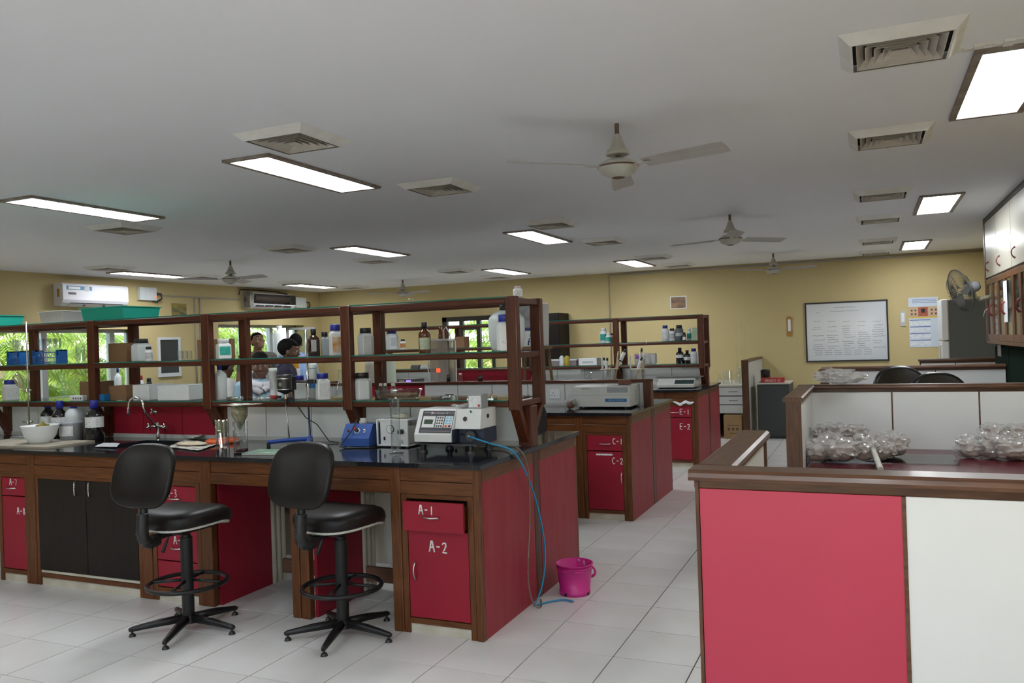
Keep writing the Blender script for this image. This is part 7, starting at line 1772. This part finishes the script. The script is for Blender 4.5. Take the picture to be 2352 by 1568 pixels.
# ================================================================== PEOPLE
SKIN = mat('brown_skin', (0.135, 0.068, 0.042), 0.5, var=0.12, scale=12)
SKIN2 = mat('light_brown_skin', (0.26, 0.135, 0.085), 0.5, var=0.1, scale=12)
HAIR = mat('black_hair', (0.006, 0.005, 0.005), 0.8, spec=0.15, var=0.3, scale=60, stretch=(1, 1, 6))
SHOE = mat('dark_shoe', (0.02, 0.017, 0.015), 0.4)
EYEW = mat('eye_white', (0.6, 0.57, 0.52), 0.3); EYEB = mat('eye_dark', (0.01, 0.006, 0.005), 0.2)
def person(label, x, y, rz, H, shirt, trousers, skin, arms, lean=0.0, head=(0, 0), sleeve=0.45, sit=False, hs=1.0, group='people working in the laboratory'):
    """one continuous body; local -Y is the front. arms: for each side elbow and wrist offsets in units of H"""
    t = thing('person', label, 'person', (x, y, 0), rz, group=group)
    k = H / 1.70
    def L(p):        # lean the upper body forward about the hips
        p = Vector(p) * k
        if p.z > 0.95 * k:
            d = p - Vector((0, 0, 0.95 * k)); d = Matrix.Rotation(lean, 3, 'X') @ d; p = d + Vector((0, 0, 0.95 * k))
        return p
    caps = []                                   # (points, radii, region)
    S = lambda pts, rr, tag_: caps.append(([L(p) for p in pts], [r * k for r in rr], tag_))
    S([(0, 0.01, 0.93), (0, 0.0, 1.08), (0, 0.0, 1.24), (0, 0.005, 1.36)], [0.135, 0.125, 0.14, 0.115], 'shirt')
    for s in (-1, 1):
        S([(s * 0.03, 0, 1.00), (s * 0.06, 0.0, 1.25), (s * 0.10, 0.0, 1.36)], [0.115, 0.115, 0.085], 'shirt')
        S([(s * 0.06, 0.0, 1.40), (s * 0.185, 0.005, 1.385)], [0.062, 0.062], 'shirt')
        hip, knee, ank = Vector((s * 0.085, 0, 0.93)), Vector((s * 0.095, -0.02, 0.50)), Vector((s * 0.095, 0.02, 0.09))
        if sit: knee, ank = Vector((s * 0.11, -0.40, 0.84)), Vector((s * 0.11, -0.34, 0.42))
        S([hip, knee], [0.095, 0.065], 'trousers'); S([knee, ank], [0.062, 0.045], 'trousers')
        S([ank + Vector((0, 0.03, -0.03)), ank + Vector((0, -0.08, -0.045)), ank + Vector((0, -0.17, -0.055))], [0.042, 0.040, 0.032], 'shoe')
        el, wr = arms[0 if s < 0 else 1]
        sh = Vector((s * 0.185, 0.005, 1.385)); el = Vector((s * el[0], el[1], el[2])); wr = Vector((s * wr[0], wr[1], wr[2]))
        cut = sh.lerp(el, sleeve) if sleeve < 1 else el.lerp(wr, sleeve - 1)
        if sleeve < 1:
            S([sh, cut], [0.060, 0.056], 'shirt'); S([cut, el], [0.046, 0.040], 'skin'); S([el, wr], [0.040, 0.028], 'skin')
        else:
            S([sh, el], [0.060, 0.050], 'shirt'); S([el, cut], [0.048, 0.040], 'shirt'); S([cut, wr], [0.032, 0.027], 'skin')
        # hand: palm, four unequal curled fingers, thumb from the side of the palm
        d = (wr - el).normalized(); up = Vector((0, 0, 1)); sd = d.cross(up)
        sd = sd.normalized() if sd.length > 0.05 else Vector((0, -1, 0)); nn = sd.cross(d).normalized()
        pc = wr + d * 0.085
        S([wr, wr + d * 0.04 + sd * 0.012, pc + sd * 0.02], [0.026, 0.027, 0.018], 'skin'); S([wr, wr + d * 0.04 - sd * 0.012, pc - sd * 0.02], [0.026, 0.027, 0.018], 'skin')
        for q, ln in enumerate((0.062, 0.075, 0.070, 0.055)):
            b = pc + sd * (0.030 - 0.020 * q); S([b, b + d * ln * 0.55 - nn * 0.008, b + d * ln * 0.9 - nn * 0.03], [0.0095, 0.009, 0.008], 'skin')
        b = wr + d * 0.03 + sd * 0.03; S([b, b + sd * 0.028 + d * 0.025, b + sd * 0.032 + d * 0.055 - nn * 0.01], [0.012, 0.011, 0.009], 'skin')
    neck0, neck1 = L((0, 0.0, 1.38)), L((0, -0.01, 1.50))
    caps.append(([neck0, neck1], [0.058 * k, 0.052 * k], 'skin'))
    hc = L((0, -0.02, 1.585))
    HM_ = Matrix.Translation(hc) @ Matrix.Rotation(head[0], 4, 'Z') @ Matrix.Rotation(head[1] + lean * 0.3, 4, 'X') @ Matrix.Scale(k * hs, 4)
    ell = []
    def E_(c, r): ell.append((c, r))
    E_((0, 0.012, 0.03), (0.074, 0.094, 0.085)); E_((0, -0.012, -0.01), (0.066, 0.078, 0.09)); E_((0, -0.030, -0.065), (0.048, 0.055, 0.050)); E_((0, -0.058, -0.095), (0.022, 0.022, 0.018))
    E_((0, -0.092, -0.008), (0.011, 0.012, 0.026)); E_((0, -0.098, -0.026), (0.017, 0.014, 0.011)); E_((0, -0.082, -0.058), (0.024, 0.010, 0.007)); E_((0, -0.080, -0.069), (0.020, 0.010, 0.007))
    for s in (-1, 1):
        E_((s * 0.030, -0.078, 0.026), (0.024, 0.012, 0.008)); E_((s * 0.042, -0.060, -0.025), (0.024, 0.022, 0.024)); E_((s * 0.077, 0.008, -0.012), (0.009, 0.018, 0.030))
    mb = MB()
    for pts, rr, tg in caps:
        mb.tube(pts, rr, 12)
        for p, r in zip(pts, rr): mb.lathe([(r * math.sin(math.pi * j / 8), -r * math.cos(math.pi * j / 8)) for j in range(9)], 12, p)
    for c, r in ell:
        m2 = MB().lathe([(math.sin(math.pi * j / 12), -math.cos(math.pi * j / 12)) for j in range(13)], 18)
        m2.v = [(v[0] * r[0] + c[0], v[1] * r[1] + c[1], v[2] * r[2] + c[2]) for v in m2.v]; m2.xf(HM_); mb.add(m2.v, m2.f, True)
    me = mb.mesh('tmp', None); bm = bmesh.new(); bm.from_mesh(me); bmesh.ops.recalc_face_normals(bm, faces=bm.faces); bm.to_mesh(me); bm.free()
    tmp = bpy.data.objects.new('tmp', me); COL.objects.link(tmp)
    rm = tmp.modifiers.new('r', 'REMESH'); rm.mode = 'VOXEL'; rm.voxel_size = 0.0085
    sm_ = tmp.modifiers.new('s', 'SMOOTH'); sm_.iterations = 5; sm_.factor = 0.5
    dg = bpy.context.evaluated_depsgraph_get(); ev = tmp.evaluated_get(dg)
    bm_ = bpy.data.meshes.new_from_object(ev); bm_.name = 'body'
    bpy.data.objects.remove(tmp)
    for m_ in (shirt, trousers, skin, SHOE): bm_.materials.append(m_)
    idx = {'shirt': 0, 'trousers': 1, 'skin': 2, 'shoe': 3}
    segs = []
    for pts, rr, tg in caps:
        for a, b, r0, r1 in zip(pts, pts[1:], rr, rr[1:]): segs.append((a, b - a, max(1e-9, (b - a).length_squared), r0, r1, idx[tg]))
    hi = HM_.inverted()
    chin = hc.z - 0.10 * k
    mi = []
    for p in bm_.polygons:
        c = p.center
        q = hi @ c
        if abs(q.x) < 0.1 and abs(q.y) < 0.12 and q.z > -0.105: mi.append(2); continue
        best, bi = 1e9, 0
        for a, dv, l2, r0, r1, ti in segs:
            w = max(0, min(1, (c - a).dot(dv) / l2)); e = (c - a - dv * w).length - (r0 + (r1 - r0) * w)
            if e < best: best, bi = e, ti
        mi.append(bi)
    bm_.polygons.foreach_set('material_index', mi); bm_.polygons.foreach_set('use_smooth', [True] * len(mi))
    bo = bpy.data.objects.new('body', bm_); COL.objects.link(bo); bo.parent = t
    # hair
    hv = MB().lathe([(math.sin(math.pi * j / 20), -math.cos(math.pi * j / 20)) for j in range(21)], 32)
    hv.v = [(v[0] * 0.0795, v[1] * 0.100 + 0.013, v[2] * 0.089 + 0.033) for v in hv.v]
    keep = []
    for f in hv.f:
        c = sum((Vector(hv.v[i]) for i in f), Vector()) / len(f)
        line = 0.060 if c.y < -0.03 else (0.060 - (c.y + 0.03) * 1.6)
        if c.z > max(line, -0.055): keep.append(f)
    hv.f = keep; hv.sm = [True] * len(keep)
    hv.v = [tuple(Vector(v) * (1 + 0.03 * mnoise.noise(Vector(v) * 60))) for v in hv.v]
    hv.xf(HM_); ho = hv.obj('hair', HAIR, t); so = ho.modifiers.new('thick', 'SOLIDIFY'); so.thickness = 0.010; so.offset = -0.6
    for s in (-1, 1):
        MB().lathe([(0.0125 * math.sin(math.pi * j / 8), -0.0125 * math.cos(math.pi * j / 8)) for j in range(9)], 12, (s * 0.030, -0.070, 0.008)).xf(HM_).obj('eye', EYEW, t)
        MB().lathe([(0.0062 * math.sin(math.pi * j / 6), -0.0062 * math.cos(math.pi * j / 6)) for j in range(7)], 10, (s * 0.030, -0.0785, 0.008)).xf(HM_).obj('pupil', EYEB, t)
        MB().tube([(s * 0.014, -0.086, 0.030), (s * 0.03, -0.087, 0.036), (s * 0.047, -0.078, 0.032)], [0.003, 0.004, 0.002], 6).xf(HM_).obj('eyebrow', HAIR, t)
    return t, L, k, HM_
def facing(x, y, d): return math.atan2(d[1], d[0]) + math.pi / 2
down = [((0.24, 0.02, 1.12), (0.24, -0.06, 0.88)), ((0.24, 0.02, 1.12), (0.24, -0.06, 0.88))]
fwd = [((0.23, -0.04, 1.12), (0.16, -0.27, 1.06)), ((0.23, -0.04, 1.12), (0.16, -0.27, 1.06))]
# man with the white scarf behind the front bench
c = on_y(597, 845, 5.70)
LB = mat('pale_blue_cloth', (0.30, 0.45, 0.55), 0.8, var=0.1, scale=20)
t, L_, k_, HM_ = person('person in light blue shirt with white scarf round the neck', c.x, 5.70, facing(c.x, 5.7, (CAM.x - c.x, CAM.y - 5.7)) + R(8), (c.z + 0.02) / 1.585 * 1.70 , LB, mat('dark_trousers', (0.03, 0.03, 0.035), 0.8), SKIN, fwd, R(0), (R(-6), R(4)), hs=1.12)
SC = mat('white_scarf_cloth', (0.66, 0.66, 0.70), 0.85, var=0.12, scale=18)
pts = []
for q in range(25):
    a = 2 * math.pi * q / 24; pts.append(L_((0.112 * math.sin(a), -0.012 - 0.098 * math.cos(a), 1.452 - 0.058 * math.cos(a))))
scf = MB().tube(pts, [0.036 + 0.009 * math.sin(3 * q) for q in range(25)], 10, caps=False)
pts2 = [p + Vector((0.004, -0.012, -0.035)) + Vector((0, 0, 0.02 * math.sin(q * 1.3))) for q, p in enumerate(pts)]
scf.tube(pts2, [0.030 + 0.010 * math.sin(2 * q + 1) for q in range(25)], 10, caps=False)
scf.tube([L_((0.09, -0.07, 1.44)), L_((0.13, -0.125, 1.38)), L_((0.12, -0.15, 1.28)), L_((0.115, -0.15, 1.20))], [0.040, 0.048, 0.046, 0.030], 10)
scf.obj('scarf', SC, t)
# person in navy, seen in profile
c = on_y(648, 806, 6.30)
person('person in dark navy shirt seen in profile', c.x, 6.30, facing(c.x, 6.3, (_r.x + 0.25 * _f.x, _r.y + 0.25 * _f.y)), (c.z + 0.0) / 1.585 * 1.70, mat('navy_cloth', (0.022, 0.020, 0.045), 0.85), MATS['dark_trousers'], SKIN, fwd, R(4), (0, R(6)))
# person in grey looking up
c = on_y(592, 784, 8.72)
person('person in grey T-shirt looking upward by the window', c.x, 8.72, facing(c.x, 8.72, (0.55 * _r.x - 0.8 * _f.x, 0.55 * _r.y - 0.8 * _f.y)), c.z / 1.585 * 1.70, mat('grey_tee', (0.16, 0.15, 0.125), 0.85), MATS['dark_trousers'], SKIN2, down, R(-2), (R(10), R(-22)), sleeve=0.55)
# person in light blue with the back turned
c = on_y(683, 792, 8.75)
person('person in sky blue shirt with back turned, bent head', c.x, 8.75, facing(c.x, 8.75, (-0.45 * _r.x + 0.9 * _f.x, -0.45 * _r.y + 0.9 * _f.y)), c.z / 1.585 * 1.70 * 1.02, mat('sky_blue_cloth', (0.22, 0.33, 0.55), 0.85, var=0.1, scale=15), MATS['dark_trousers'], SKIN, fwd, R(8), (0, R(12)), sleeve=1.3)
# person in white, seated with the back to the camera
c = on_y(474, 842, 6.32)
person('person in white shirt bending over a bench, back to camera', c.x, 6.32, facing(c.x, 6.32, (0.5 * _r.x + 0.8 * _f.x, 0.5 * _r.y + 0.8 * _f.y)), 1.58, mat('white_shirt_cloth', (0.62, 0.60, 0.58), 0.85, var=0.06, scale=15), MATS['dark_trousers'], SKIN, fwd, R(22), (0, R(5)), sleeve=1.4)
# yellow case on a white box between them, white column by the window
x, w, _ = slot(655, 684, 830, 7.64, 1.19)
zt_ = on_y(669, 847, 7.64).z; zt2 = on_y(669, 806, 7.64).z
t = thing('white_case', 'white box on the second bench wall under the yellow case', 'box', (x, 7.64, 1.19)); B(-w * 0.5, w * 0.5, -0.06, 0.06, 0, zt_ - 1.19).obj('body', WPLAST, t, 0.006); B(-w * 0.4, w * 0.4, -0.061, -0.06, 0.03, zt_ - 1.22).obj('front_plate', LABELG, t)
t = thing('yellow_case', 'yellow plastic case between navy and sky blue shirts', 'case', (x, 7.64, zt_)); B(-w * 0.46, w * 0.46, -0.055, 0.055, 0, zt2 - zt_).obj('body', mat('yellow_plastic', (0.60, 0.32, 0.01), 0.4), t, 0.012); MB().tube([(-0.03, 0, zt2 - zt_), (-0.03, 0, zt2 - zt_ + 0.02), (0.03, 0, zt2 - zt_ + 0.02), (0.03, 0, zt2 - zt_)], 0.006, 6).obj('handle', MATS['yellow_plastic'], t)
c0 = on_x(641, 748, XL + 0.3); wv = 0.40
t = thing('resin_column', 'white water-treatment column standing before second side window', 'column', (XL + 0.3, c0.y, 0.90)); h = c0.z - 0.90
MB().lathe([(0, 0), (0.13, 0), (0.13, h * 0.86), (0.10, h * 0.90), (0.05, h * 0.92), (0.05, h * 0.97), (0.06, h), (0, h)], 24).obj('shell', WPLAST, t); MB().lathe([(0.131, h * 0.5), (0.134, h * 0.51), (0.131, h * 0.52)], 24).obj('band', WPLASTW, t)
